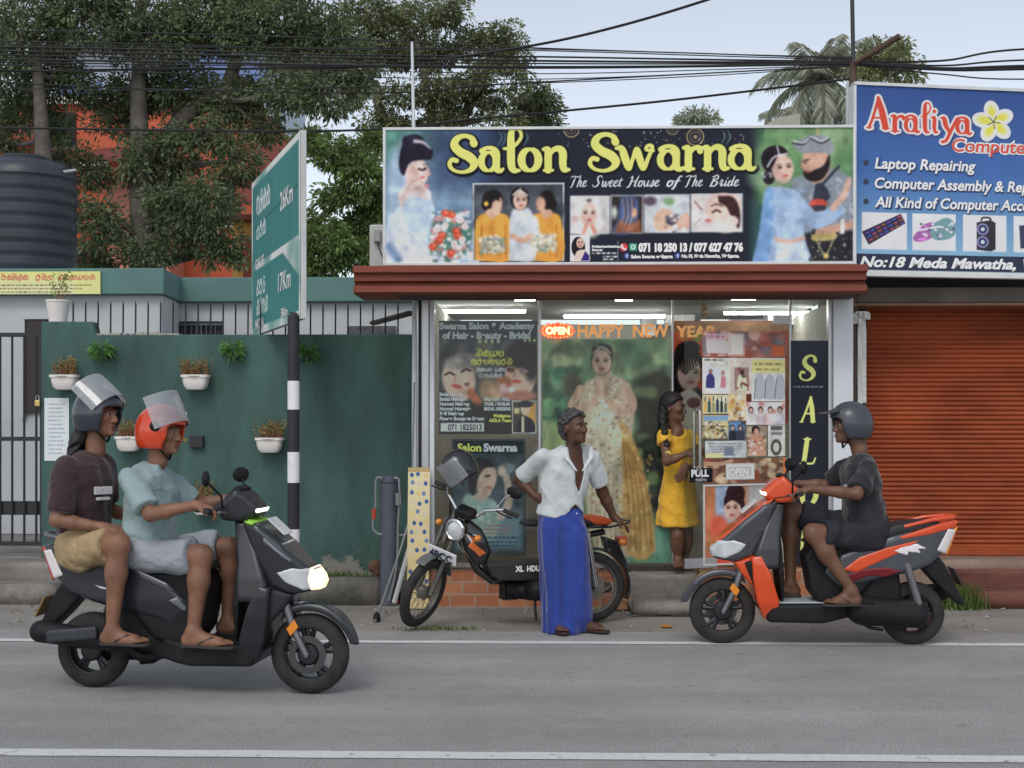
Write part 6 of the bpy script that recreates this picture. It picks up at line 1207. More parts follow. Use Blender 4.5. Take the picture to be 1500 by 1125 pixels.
m = MB(); m.add([(a[0], DY, a[1]), (b[0], DY, a[1]), (b[0], DY-.12, .004), (a[0], DY-.12, .004), (a[0], DY+.015, a[1]), (b[0], DY+.015, a[1]), (b[0], DY-.1, .004), (a[0], DY-.1, .004)], [(0, 1, 2, 3), (4, 7, 6, 5), (0, 4, 5, 1), (1, 5, 6, 2), (2, 6, 7, 3), (3, 7, 4, 0)]); m.build('panel', mat('ply', (.4, .34, .2), .8), t)
# concrete slab in front of the doorway
q0 = GP(925, 903); q1 = GP(1040, 903); t = stone_block('doorstep_slab', (q0.x, q0.y, 0), (q1.x+.05, FY-.17, XZ(0, 880, q0.y)[1]), M_CONC, .02, 41, None, .009); tag(t, 'worn concrete slab step in front of the salon doorway', 'step')
# ------------------------------------------------------------------ scooters and moped (x forward from the rear axle, y to the left, z up)
M_RUB = mat('tyre_rubber', (.012, .012, .013), .85, col2=(.04, .037, .033), scale=14)
M_BLKP = mat('black_trim_plastic', (.010, .0102, .0115), .6, var=.45, scale=12, spec=.3)
M_RIM = mat('dark_alloy', (.035, .036, .04), .35, .5)
M_SEATV = mat('seat_vinyl', (.02, .0205, .023), .55, bump=.2, bscale=220)
M_CHR = mat('chrome', (.7, .7, .7), .12, 1, var=0); M_CAST = mat('cast_alloy', (.2, .2, .21), .4, .7)
M_AMB = mat('amber_lens', (.8, .26, .02), .15, var=0, coat=.6); M_REDL = mat('red_lens', (.5, .04, .02), .2, var=0, coat=.6)
M_CLR = mat('clear_lens', (.62, .64, .66), .12, var=.15, scale=9, coat=.8)
M_LIT = mat('lit_headlamp', (.9, .85, .7), .3, var=0, emit=(1, .74, .4), es=1.0); M_DRL = mat('lit_strip', (.9, .9, .85), .3, var=0, emit=(1, .95, .82), es=.9)
I = np.interp
M_SPK = mat('dusty_spokes', (.26, .235, .2), .45, .7, var=.35, scale=14)
def wheel(t, x, r, w, style='alloy', z=None, hub=.07, y=0.0, disc=False, nm='wheel'):
    z = r if z is None else z; k = r-w*.62; pr = []
    for i in range(25):
        a = PI*(-.62+1.24*i/24)+PI/2; pr.append((k+w*.62*math.sin(a), w*.56*math.cos(a)))
    ty = MB().lathe([(k*.86, pr[0][1]*.8)]+pr+[(k*.86, pr[-1][1]*.8)], (0, 0, 0), 48, 'y').mesh('tyre', True)
    m = MB(); rr = k*.9
    m.lathe([(rr*.93, -w*.36), (rr, -w*.4), (rr*1.02, -w*.38), (rr*.95, -w*.3), (rr*.93, 0), (rr*.95, w*.3), (rr*1.02, w*.38), (rr, w*.4), (rr*.93, w*.36), (rr*.89, 0), (rr*.93, -w*.36)], (0, 0, 0), 48, 'y')
    m.lathe([(.001, -w*.55), (hub*.8, -w*.52), (hub, -w*.4), (hub, w*.4), (hub*.8, w*.52), (.001, w*.55)], (0, 0, 0), 28, 'y')
    if style == 'alloy':
        for i in range(5):
            a = 2*PI*i/5+.3
            for da in (-.16, .16): m.tube([(hub*.8*math.cos(a), 0, hub*.8*math.sin(a)), (rr*.93*math.cos(a+da), 0, rr*.93*math.sin(a+da))], [.013, .011], 6, flat=1.5)
    else:
        for i in range(36):
            a = 2*PI*i/36; b = a+(.5 if i % 2 else -.5); s = (1 if i % 4 < 2 else -1)*w*.35; m.tube([(hub*math.cos(a), s, hub*math.sin(a)), (rr*.93*math.cos(b), 0, rr*.93*math.sin(b))], .0022, 4, cap=False)
    o = m.build(nm, M_RIM if style == 'alloy' else M_SPK, t, smooth=True); o.location = (x, y, z); link('tyre', ty, o, M_RUB)
    if disc: MB().lathe([(hub*1.1, 0), (hub*1.7, 0), (hub*1.7, .004), (hub*1.1, .004), (hub*1.1, 0)], (0, -w*.62, 0), 40, 'y').build('brake_disc', mat('brake_steel', (.1, .1, .105), .35, .8), o, smooth=True)
    return o
def spart(t, name, m, polys, lo=(-.5, -.4, .05), hi=(1.6, .4, 1.4), h=.0075, relax=3):
    xs = [p for q in polys for p in q[0]]; mx = .32; s = SDF((min(p[0] for p in xs)-.03, -mx, min(p[1] for p in xs)-.03), (max(p[0] for p in xs)+.03, mx, max(p[1] for p in xs)+.03), h)
    for q in polys: s.poly(q[0], q[1], q[2], q[3] if len(q) > 3 else .01, *(q[4:]))
    return s.build(name, m, t, relax)
def scooter(label, loc, rz, body, dark, accent, lit, front2, orange):
    t = thing('scooter', label, 'scooter', loc, None, rz, True)
    wheel(t, 0, .213, .1, hub=.06); wheel(t, 1.262, .222, .092, hub=.062, disc=True)
    TAIL = [(-.285, .80), (-.2, .82), (.05, .77), (.3, .705), (.5, .62), (.62, .5), (.64, .4), (.58, .33), (.42, .40), (.22, .455), (.05, .495), (-.1, .545), (-.2, .63)]
    wt = lambda X, Z: I(X, [-.3, -.1, .15, .5, .65], [.06, .115, .15, .155, .12])-.25*np.maximum(.52-Z, 0)
    spart(t, 'body_panel', body, [(TAIL, wt, .03)])
    spart(t, 'seat', M_SEATV, [([(-.19, .80), (-.16, .835), (-.03, .838), (.13, .815), (.26, .775), (.36, .748), (.55, .75), (.68, .735), (.735, .69), (.66, .655), (.4, .66), (.1, .74), (-.12, .775)], lambda X, Z: I(X, [-.2, 0, .35, .75], [.09, .125, .145, .085]), .028)])
    spart(t, 'under_seat_cover', M_BLKP, [([(.36, .67), (.68, .68), (.735, .6), (.69, .36), (.6, .24), (.4, .3), (.26, .46)], .125, .03), ([(.1, .5), (.5, .45), (.62, .3), (.55, .18), (.3, .2), (.08, .3)], .085, .03)])
    spart(t, 'floorboard', M_BLKP, [([(.48, .31), (.6, .29), (.9, .285), (1.0, .34), (1.045, .27), (.97, .165), (.62, .16), (.36, .215)], lambda X, Z: I(X, [.35, .55, .95, 1.05], [.1, .165, .165, .12]), .02)])
    spart(t, 'floor_mat', mat('mat_grey', A(150, 160, 165), .6) if orange else M_BLKP, [([(.6, .287), (.9, .285), (.9, .297), (.6, .299)], .13, .004)], h=.006)
    wl_ = lambda X, Z: I(Z, [.18, .3, .45, .55, .65, .8, .97], [.13, .175, .198, .2, .19, .14, .085])
    spart(t, 'upper_leg_shield', dark, [([(.905, .52), (1.06, .52), (1.07, .62), (1.0, .8), (.93, .95), (.85, .965), (.89, .75)], wl_, .02)])
    spart(t, 'leg_shield', accent if orange else dark, [([(.9, .3), (.915, .19), (1.0, .18), (1.05, .3), (1.08, .45), (1.09, .6), (1.02, .62), (.965, .5)], lambda X, Z: wl_(X, Z)+.004, .02), ([(1.08, .6), (1.2, .56), (1.16, .5), (1.04, .36)], lambda X, Z: I(X, [1.03, 1.2], [.17, .1]), .02)])
    s = spart(t, 'knee_panel', M_BLKP, [([(.86, .95), (.89, .72), (.872, .5), (.868, .3), (.885, .3), (.91, .5), (.925, .72), (.9, .95)], lambda X, Z: I(Z, [.3, .5, .65, .95], [.12, .17, .165, .07]), .008)], h=.006)
    wn = lambda X, Z: I(X, [.88, 1.0, 1.15, 1.27, 1.35], [.09, .135, .15, .115, .05])+.1*(Z-.7)
    spart(t, 'front_cover', front2, [([(.9, .97), (1.0, .945), (1.14, .835), (1.27, .715), (1.345, .64), (1.325, .578), (1.2, .56), (1.06, .6), (.97, .78)], wn, .03)])
    if orange: spart(t, 'front_top_panel', accent, [([(.93, .985), (1.0, .955), (1.14, .845), (1.29, .715), (1.335, .67), (1.26, .705), (1.1, .8), (.97, .87)], lambda X, Z: wn(X, Z)*.82, .012)], h=.006)
    hl = spart(t, 'headlight', M_CLR, [([(1.1, .685), (1.2, .715), (1.3, .7), (1.352, .64), (1.335, .59), (1.25, .578), (1.16, .62)], lambda X, Z: wn(X, Z)+.004, .02)], h=.006)
    if lit: spart(hl, 'lit_lamp', M_LIT, [([(1.29, .706), (1.345, .66), (1.358, .625), (1.338, .583), (1.29, .58), (1.275, .64)], lambda X, Z: wn(X, Z)+.014, .02)], h=.005)
    c = (1.262, .222); arc = lambda r, a0, a1, n=16: [(c[0]+r*math.cos(R(a0+(a1-a0)*i/n)), c[1]+r*math.sin(R(a0+(a1-a0)*i/n))) for i in range(n+1)]
    spart(t, 'front_fender', front2, [(arc(.285, 10, 128)+[(c[0]-.13, .47)]+arc(.24, 132, 14), lambda X, Z: .062-.03*np.maximum(X-1.45, 0)/.06, .014)], h=.006)
    m = MB()
    for s in (-1, 1): m.tube([(1.12, s*.07, .56), (1.19, s*.074, .36), (1.262, s*.075, .222)], [.024, .022, .018], 10)
    m.tube([(1.262, -.085, .222), (1.262, .085, .222)], .012, 10); m.build('fork', M_CAST, t, smooth=True)
    for s in (-1, 1):
        m = MB(); m.obox((1.19, s*.098, .375), (.012, 0, -.02), (0, .006, 0), (.022, 0, .026)); m.build('reflector', M_AMB, t, bevel=.004)
    spart(t, 'handlebar_cowl', accent if orange else dark, [([(.735, 1.03), (.8, 1.07), (.87, 1.135), (.93, 1.1), (1.0, 1.03), (.985, .985), (.9, .95), (.8, .96)], lambda X, Z: I(X, [.73, .85, 1.0], [.14, .13, .085]), .025)])
    spart(t, 'running_light', M_DRL if (lit or orange) else M_CLR, [([(.93, 1.03), (1.006, 1.025), (.99, .998), (.95, 1.003)], .09, .008)], h=.005)
    spart(t, 'dash_visor', M_BLKP, [([(.79, 1.075), (.865, 1.15), (.9, 1.13), (.84, 1.07)], .09, .008)], h=.006)
    m = MB(); m.tube([(.79, -.33, 1.025), (.8, -.14, 1.0), (.8, .14, 1.0), (.79, .33, 1.025)], .011, 10); m.build('handlebar', M_CHR, t, smooth=True)
    for s in (-1, 1):
        gp = MB().tube([(.788, s*.34, 1.027), (.796, s*.215, 1.012)], .0175, 12).build('grip', M_RUB, t, smooth=True)
        MB().tube([(.84, s*.16, 1.0), (.865, s*.24, 1.01), (.855, s*.33, 1.02)], [.008, .007, .006], 8).build('brake_lever', M_CAST, gp, smooth=True)
        st = MB().tube([(.82, s*.17, 1.02), (.825, s*.21, 1.1), (.775, s*.265, 1.17)], .0065, 8).build('mirror_stalk', M_BLKP, t, smooth=True)
        sd = SDF((.66, s*.28-.12, 1.1), (.86, s*.28+.12, 1.29), .006); sd.ell((.765, s*.28, 1.195), (.022, .07, .045), Matrix.Rotation(s*.35, 3, 'Z'), 0); sd.build('mirror', M_BLKP, st)
    # running gear
    s = SDF((-.3, -.25, .05), (.7, .25, .6), .0085); s.cap((0, .1, .213), (.36, .11, .25), .085, .1, .03); s.rbox((.16, .12, .235), (.22, .035, .085), None, .03, .02); s.cap((.3, 0, .25), (.5, 0, .28), .1, .085, .03); s.cap((.4, -.02, .3), (.5, -.02, .4), .06, .05, .03); s.build('engine', M_BLKP, t)
    mu = SDF((-.4, -.32, .1), (.6, .05, .5), .008).cap((-.235, -.165, .335), (.18, -.15, .285), .062, .055, .02).cap((.18, -.14, .285), (.34, -.12, .2), .03, .018, .03).cap((.34, -.12, .2), (.5, -.03, .2), .016, .016, .01).build('muffler', M_BLKP, t)
    SDF((-.3, -.3, .2), (.3, -.1, .5), .006).rbox((-.03, -.215, .33), (.15, .014, .035), Matrix.Rotation(.1, 3, 'Y'), .012).build('heat_shield', mat('dark_grey_metal', (.05, .055, .065), .35, .4), mu)
    MB().tube([(-.02, .13, .26), (.07, .125, .56)], [.028, .026], 12).build('shock_absorber', M_CAST, t, smooth=True)
    spart(t, 'rear_mudguard', M_BLKP, [([(-.16, .6), (-.04, .53), (-.14, .42), (-.29, .28), (-.34, .27), (-.26, .43), (-.2, .55)], .07, .012)])
    m = MB(); m.obox((-.285, 0, .46), (.028, 0, .055), (0, .085, 0), (.004, 0, -.002)); m.build('number_plate', mat('plate_dark', (.03, .03, .03), .5) if orange else mat('plate_amber', (.2, .13, .03), .5), t)
    tl = spart(t, 'tail_light', mat('tail_clear', A(196, 190, 190), .2, coat=.6) , [([(-.275, .775), (-.215, .79), (-.13, .64), (-.2, .615)], lambda X, Z: wt(X, Z)+.006, .015)], h=.006)
    spart(tl, 'red_lens', M_REDL if not orange else M_AMB, [([(-.292, .8), (-.258, .79), (-.185, .625), (-.215, .605)], lambda X, Z: wt(X, Z)*.9+.006, .012)], h=.006)
    m = MB(); m.tube([(.08, .12, .8), (-.1, .118, .845), (-.24, .08, .86), (-.285, 0, .862), (-.24, -.08, .86), (-.1, -.118, .845), (.08, -.12, .8)], [.012, .014, .017, .018, .017, .014, .012], 10); m.build('grab_rail', accent if orange else M_CAST, t, smooth=True)
    if orange: spart(t, 'tail_top', accent, [([(-.29, .835), (-.24, .845), (-.05, .79), (.12, .735), (.1, .715), (-.08, .745), (-.27, .79)], lambda X, Z: wt(X, Z)+.006, .012)], h=.006)
    m = MB()
    for s in (-1, 1): m.tube([(.86, s*.2, 1.0), (.93, s*.17, .99), (.97, s*.1, .93), (.96, s*.05, .9)], .005, 6)
    m.build('brake_cable', M_RUB, t, smooth=True)
    # front plate, belly and stand
    m = MB(); m.obox((1.09, 0, .925), (.05, 0, -.045), (0, .075, 0), (.003, 0, .003)); m.build('front_plate', mat('plate_pale', A(190, 192, 192), .4), t, bevel=.004)
    MB().tube([(.42, .08, .2), (.3, .12, .13), (.22, .13, .12)], .012, 8).build('side_stand', M_BLKP, t, smooth=True)
    for s in (-1, 1): MB().obox((.33, s*.17, .31), (.045, 0, 0), (0, .03, 0), (0, 0, .012)).build('foot_peg', M_BLKP, t, bevel=.005)
    spart(t, 'panel_seam', M_RUB, [([(.6, .545), (.35, .635), (0, .715), (-.24, .745), (-.24, .74), (0, .71), (.35, .63), (.6, .539)], lambda X, Z: wt(X, Z)+.0022, .001), ([(1.0, .78), (1.1, .7), (1.13, .6), (1.124, .6), (1.095, .697), (.995, .775)], lambda X, Z: wn(X, Z)+.0022, .001)], h=.0045, relax=0)
    if orange:
        dz = lambda e: (lambda X, Z: wt(X, Z)+e)
        for nm, mt, pl, e in (('orange_stripe', accent, [(.5, .51), (.38, .6), (.2, .665), (-.02, .715), (.05, .66), (.25, .57), (.4, .5)], .004), ('white_splash', mat('decal_white', A(206, 202, 206), .4), [(.1, .67), (0, .69), (-.07, .655), (-.01, .652), (-.03, .625), (.06, .635), (.06, .61), (.13, .63), (.16, .645)], .0055), ('red_splash', mat('decal_red', (.2, .015, .02), .4), [(.5, .47), (.36, .52), (.2, .535), (.1, .51), (.2, .47), (.32, .475), (.44, .425)], .004)):
            spart(t, nm, mt, [(pl, dz(e), .005)], h=.006, relax=1)
        spart(t, 'apron_grille', M_BLKP, [([(1.08, .58), (1.13, .56), (1.07, .4), (1.03, .33)], .185, .01)], h=.007)
    else:
        spart(t, 'model_badge', mat('badge_silver', (.55, .56, .6), .25, .6), [([(.06, .60), (.14, .585), (.18, .562), (.1, .573)], lambda X, Z: wt(X, Z)+.003, .003)], h=.005)
        spart(t, 'number_tag', mat('lime_green', (.35, .7, .08), .5), [([(.93, .968), (.99, .955), (.985, .935), (.93, .945)], lambda X, Z: wn(X, Z)*.9+.02, .006)], h=.006)
        spart(t, 'accent_line', mat('silver_grey', (.22, .23, .26), .3, .3), [([(1.04, .88), (1.2, .75), (1.19, .735), (1.04, .85)], lambda X, Z: wn(X, Z)+.004, .004), ([(.5, .52), (.62, .42), (.64, .42), (.55, .54)], lambda X, Z: wt(X, Z)+.004, .004)], h=.006)
    return t
M_GREYB = mat('dark_grey_metallic', (.03, .033, .042), .32, .25, var=.1, coat=.6); M_GREYD = mat('charcoal_panel', (.016, .0175, .022), .42, .1, var=.12, coat=.3)
M_ORNG = mat('orange_red_paint', (.72, .075, .012), .3, var=.06, coat=.7); M_GREYM = mat('grey_metallic', (.075, .08, .095), .3, .3, var=.1, coat=.6)
SL = Vector((P(138, 960, 7.66).x, 7.66, 0)); SLR = R(-6.5)
scootL = scooter('dark grey scooter with two riders and its headlight on', SL, SLR, M_GREYB, M_GREYD, M_GREYD, True, M_GREYB, False)
SR = Vector((P(1336, 880, 9.2).x, 9.2, 0)); SRR = R(179)
scootR = scooter('orange and grey scooter with one rider in black', SR, SRR, M_GREYM, M_GREYD, M_ORNG, False, M_GREYM, True)

# parked moped: frame, low black box, small tank, wire wheels
mo_r = P(866, 868, 10.12); mo_f = P(624, 880, 9.72); md = (mo_f-mo_r); md.z = 0; MZ = math.atan2(md.y, md.x); WB = md.length
mop = thing('moped', 'parked black and orange moped with round headlight and wire wheels', 'moped', (mo_r.x, mo_r.y, 0), None, MZ, True)
M_BLK2 = mat('gloss_black', (.012, .012, .013), .25, var=.1, coat=.6); M_DIRT = mat('dusty_metal', (.13, .12, .11), .6, .4, var=.4, scale=18)
wr = wheel(mop, 0, .262, .062, 'wire', hub=.095)
DH = (-.085, 0, -.065)
st = Matrix.Translation((WB-.09, 0, .55)) @ Matrix.Rotation(R(47), 4, Vector((-.42, 0, .9)).normalized()) @ Matrix.Translation((-(WB-.09), 0, -.55))
# steering parts are turned together about the head tube
def turn(o, d=(0, 0, 0)): o.matrix_basis = Matrix.Translation(d) @ st @ (Matrix.Translation(o.location) if o.location.length > 0 else Matrix())
m = MB()
for s in (-1, 1): m.tube([(WB-.2, s*.055, .78), (WB-.09, s*.058, .5), (WB, s*.058, .26)], [.016, .018, .022], 10)
m.tube([(WB-.215, 0, .84), (WB-.13, 0, .62)], .02, 10); m.tube([(WB, -.07, .26), (WB, .07, .26)], .01, 8); fk = m.build('front_fork', M_DIRT, mop, smooth=True); turn(fk)
fw = wheel(mop, WB, .262, .06, 'wire', hub=.05, nm='wheel'); turn(fw)
c2 = (WB, .262); arc2 = lambda r, a0, a1, n=14: [(c2[0]+r*math.cos(R(a0+(a1-a0)*i/n)), c2[1]+r*math.sin(R(a0+(a1-a0)*i/n))) for i in range(n+1)]
o = spart(mop, 'front_fender', mat('dull_grey_metal', (.2, .2, .2), .45, .5, var=.3), [(arc2(.292, 62, 165)+arc2(.276, 165, 62), .042, .006)], h=.0055); turn(o)
s = SDF((WB-.3, -.15, .6), (WB+.1, .15, .95), .0055); s.ell((WB-.1, 0, .8), (.065, .078, .078)); s.inter(lambda X, Y, Z: X-(WB-.075)); hb = s.build('headlight_shell', M_BLK2, mop); turn(hb, DH)
rg = MB().lathe([(.062, 0), (.08, -.004), (.082, .012), (.07, .02), (.062, .012)], (WB-.075, 0, .8), 32, 'x').build('chrome_ring', M_CHR, hb, smooth=True)
MB().lathe([(.001, .022), (.03, .018), (.064, .006)], (WB-.075, 0, .8), 28, 'x').build('lens', M_CLR, hb, smooth=True)
for s in (-1, 1):
    o = MB().tube([(WB-.13, s*.07, .79), (WB-.12, s*.15, .79)], .008, 8).build('indicator_stalk', M_BLK2, mop); turn(o, DH)
    sd = SDF((WB-.2, s*.17-.05, .73), (WB-.04, s*.17+.05, .85), .005); sd.ell((WB-.115, s*.17, .79), (.03, .024, .024)); o2 = sd.build('indicator', M_AMB, o)
PL0 = Vector((WB+.02, 0, .665)); m = MB(); m.obox(PL0, (0, .12, 0), (.012, 0, .045), (.004, 0, -.001)); o = m.build('number_plate', mat('plate_white', A(214, 214, 214), .4, var=.06), mop, bevel=.004); turn(o, (-.07, 0, -.1))
text_obj('plate_lettering', '48CC', PL0+Vector((.0125, -.1, -.032)), .085, mat('plate_ink', (.02, .03, .06), .5, var=0), o, xdir=(0, 1, 0), up=(.26, 0, .97), width=.2, bold=.004)
o = MB().tube([(WB-.27, .33, 1.0), (WB-.25, .24, 1.01), (WB-.16, .16, .99), (WB-.17, .07, .9), (WB-.18, 0, .88), (WB-.17, -.07, .9), (WB-.16, -.16, .99), (WB-.25, -.24, 1.01), (WB-.27, -.33, 1.0)], .012, 10).build('handlebar', M_CHR, mop, smooth=True); turn(o, DH)
hbar = o
for s in (-1, 1):
    g = MB().tube([(WB-.275, s*.36, .998), (WB-.253, s*.25, 1.008)], .017, 12).build('grip', M_RUB, hbar, smooth=True)
    MB().tube([(WB-.22, s*.2, 1.0), (WB-.19, s*.26, 1.0), (WB-.21, s*.35, .99)], .006, 8).build('lever', M_BLKP, hbar, smooth=True)
o = MB().tube([(WB-.24, .2, 1.01), (WB-.25, .24, 1.1), (WB-.27, .27, 1.13)], .006, 8).build('mirror_stalk', M_CHR, mop, smooth=True); turn(o, DH)
sd = SDF((WB-.4, .15, 1.05), (WB-.15, .4, 1.25), .006); sd.ell((WB-.28, .29, 1.15), (.022, .065, .042)); sd.build('mirror', M_BLKP, o)
o = spart(mop, 'speedometer', M_BLKP, [([(WB-.24, .9), (WB-.2, .96), (WB-.12, .93), (WB-.12, .87)], .07, .015)], h=.006); turn(o, DH)
# frame and body
m = MB(); m.tube([(WB-.2, 0, .8), (WB-.27, 0, .62), (WB-.38, 0, .42), (WB-.5, 0, .33)], [.03, .03, .032, .03], 10); m.tube([(WB-.5, 0, .33), (.35, 0, .36), (.2, 0, .62), (-.1, 0, .67)], .025, 10); m.tube([(.35, .05, .36), (0, .06, .262)], .018, 8); m.tube([(.35, -.05, .36), (0, -.06, .262)], .018, 8); m.build('frame', M_BLK2, mop, smooth=True)
tk_ = spart(mop, 'fuel_tank', M_BLK2, [([(WB-.2, .74), (WB-.3, .8), (WB-.4, .72), (WB-.47, .56), (WB-.43, .46), (WB-.34, .46), (WB-.27, .56)], lambda X, Z: .11-.15*np.abs(Z-.62), .04)])
spart(tk_, 'orange_flash', mat('orange_decal', (.75, .16, .03), .35, coat=.4), [([(WB-.27, .68), (WB-.36, .66), (WB-.33, .62), (WB-.42, .55), (WB-.37, .52), (WB-.33, .56), (WB-.28, .6), (WB-.31, .64)], lambda X, Z: .114-.15*np.abs(Z-.62), .004)], h=.005)
spart(tk_, 'white_flash', mat('decal_white', A(206, 202, 206), .4), [([(WB-.26, .7), (WB-.37, .675), (WB-.38, .66), (WB-.3, .675), (WB-.33, .63), (WB-.3, .63)], lambda X, Z: .1135-.15*np.abs(Z-.62), .003)], h=.005)
bx = spart(mop, 'side_box', mat('worn_black', (.02, .02, .02), .55, var=.3, scale=16), [([(WB-.42, .47), (.3, .49), (.26, .4), (.34, .33), (WB-.52, .34), (WB-.46, .38)], .1, .015)])
text_obj('lettering', 'XL  HDUTY', (.62, .1035, .408), .055, M_PW, bx, xdir=(-1, 0, 0), up=(0, 0, 1), bold=.003, width=.25)
s = SDF((.2, -.2, .1), (.75, .2, .45), .007); s.cap((.46, .0, .27), (.46, .13, .27), .085, .075, .02); s.cap((.46, 0, .26), (.64, 0, .26), .07, .06, .03); s.rbox((.34, .08, .25), (.1, .03, .06), None, .02, .02)
for i in range(5): s.rbox((.6+i*.022, 0, .26), (.004, .075, .065), None, .003)
s.build('engine', M_BLKP, mop); MB().tube([(.52, .14, .27), (.4, .15, .32), (.2, .14, .33)], .009, 8).build('kick_lever', M_CHR, mop, smooth=True)
MB().tube([(.5, -.08, .22), (.2, -.13, .2), (-.2, -.13, .24)], [.018, .035, .04], 12).build('exhaust', M_DIRT, mop, smooth=True)
spart(mop, 'seat', M_SEATV, [([(.55, .74), (.52, .77), (.35, .785), (.1, .78), (-.05, .785), (-.12, .76), (-.1, .725), (.1, .72), (.5, .725)], lambda X, Z: I(X, [-.1, .15, .55], [.12, .13, .08]), .025)])
spart(mop, 'seat_end', mat('orange_vinyl', (.72, .1, .02), .5), [([(.12, .788), (-.05, .794), (-.13, .762), (-.105, .728), (.02, .73)], 0.131, .022)])
m = MB()
for s in (-1, 1): m.tube([(.12, s*.12, .715), (-.1, s*.13, .715), (-.24, s*.12, .74), (-.28, s*.07, .75)], .009, 8)
m.tube([(-.28, -.07, .75), (-.28, .07, .75)], .009, 8); m.tube([(-.1, -.13, .715), (-.1, .13, .715)], .008, 8); m.build('carrier', M_BLK2, mop, smooth=True)
for s in (-1, 1): MB().tube([(0, s*.09, .28), (.07, s*.1, .68)], [.024, .022], 12).build('shock_absorber', M_CHR, mop, smooth=True)
c2 = (0, .262); spart(mop, 'rear_fender', M_BLK2, [(arc2(.3, 55, 200)+arc2(.278, 200, 55), .05, .008), ([(-.2, .6), (-.08, .64), (-.1, .56), (-.27, .38), (-.31, .36)], .045, .01)], h=.006)
sd = SDF((-.4, -.1, .5), (-.1, .1, .7), .006); sd.rbox((-.235, 0, .6), (.035, .05, .035), None, .015); sd.build('tail_light', M_REDL, mop)
sd = SDF((-.3, .05, .5), (-.1, .2, .68), .005); sd.ell((-.2, .12, .6), (.03, .024, .024)); sd.build('indicator', M_AMB, mop)
m = MB()
for s in (-1, 1): m.tube([(.42, s*.06, .25), (.4, s*.11, .1), (.385, s*.13, .012)], .011, 8)
m.build('stand', M_DIRT, mop, smooth=True)
# helmet hanging on the handlebar
def helmet_sdf(c, f, up, r=.13, open_=True, peak=False):
    f = Vector(f).normalized(); up = Vector(up); up = (up-f*up.dot(f)).normalized(); rt = f.cross(up); M = [list(rt), list(f), list(up)]; c = Vector(c)
    s = SDF(c-Vector((.26,)*3), c+Vector((.26,)*3), .006); s.ell(c, (r*.9, r*1.08, r), M); s.ell(c+up*(-.05)-f*.01, (r*.86, r*.98, r*.98), M, .03)
    s.ell(c-up*.03, (r*.9-.03, r*1.08-.03, r-.025), M, .01, 's'); s.inter(lambda X, Y, Z: -((X-c.x)*up.x+(Y-c.y)*up.y+(Z-c.z)*up.z+.115)+0*X, .01)
    if open_: s.rbox(c+f*.13-up*.045, (.085, .085, .07), M, .03, .015, 's')
    if peak: s.rbox(c+f*.155+up*.065, (.085, .05, .007), [list(rt), list((f-up*.18).normalized()), list((up+f*.18).normalized())], .006, .02)
    return s, M
M_HELB = mat('black_helmet_shell', (.018, .019, .024), .22, var=.1, coat=.6); M_VIS = glass_mat('clear_visor_glare', (.86, .88, .9), 1.6, .22)  # visor whitened in its colour to look reflective
def visor(parent, c, f, up, r, tilt=0.0, w=1.25, h=.085, z0=0.0, mt=None):
    f = Vector(f).normalized(); up = Vector(up); up = (up-f*up.dot(f)).normalized(); rt = f.cross(up); Rm = Matrix.Rotation(tilt, 3, rt); m = MB(); n = 16; V = []
    for e in (0, .003):
        for j in range(5):
            for i in range(n+1):
                a = (i/n-.5)*2*w; zz_ = z0-h+2*h*j/4; p = rt*(math.sin(a)*(r+.012-e))+f*(math.cos(a)*(r+.028-e-.10*abs(j/4-.3)**2*r))+up*zz_; V.append(Vector(c)+Rm @ p)
    k = (n+1); Fs = [(b+j*k+i, b+j*k+i+1, b+(j+1)*k+i+1, b+(j+1)*k+i) for b in (0, 5*k) for j in range(4) for i in range(n)]
    m.add(V, Fs); return m.build('visor', mt or M_VIS, parent, smooth=True)
hc = P(672, 682, 9.74); hel = thing('helmet', 'black open helmet with clear visor hung on the moped handlebar', 'helmet', hc)
s, M_ = helmet_sdf(hc, (-.75, -.5, -.35), (-.2, .15, .9), .118); s.build('shell', M_HELB, hel); visor(hel, hc, (-.75, -.5, -.35), (-.2, .15, .9), .118, R(-14))
MB().tube([hc+Vector((0, 0, -.06)), hc+Vector((.03, 0, -.15)), hc+Vector((.05, .02, -.06))], .006, 6).build('strap', M_BLKP, hel, smooth=True)
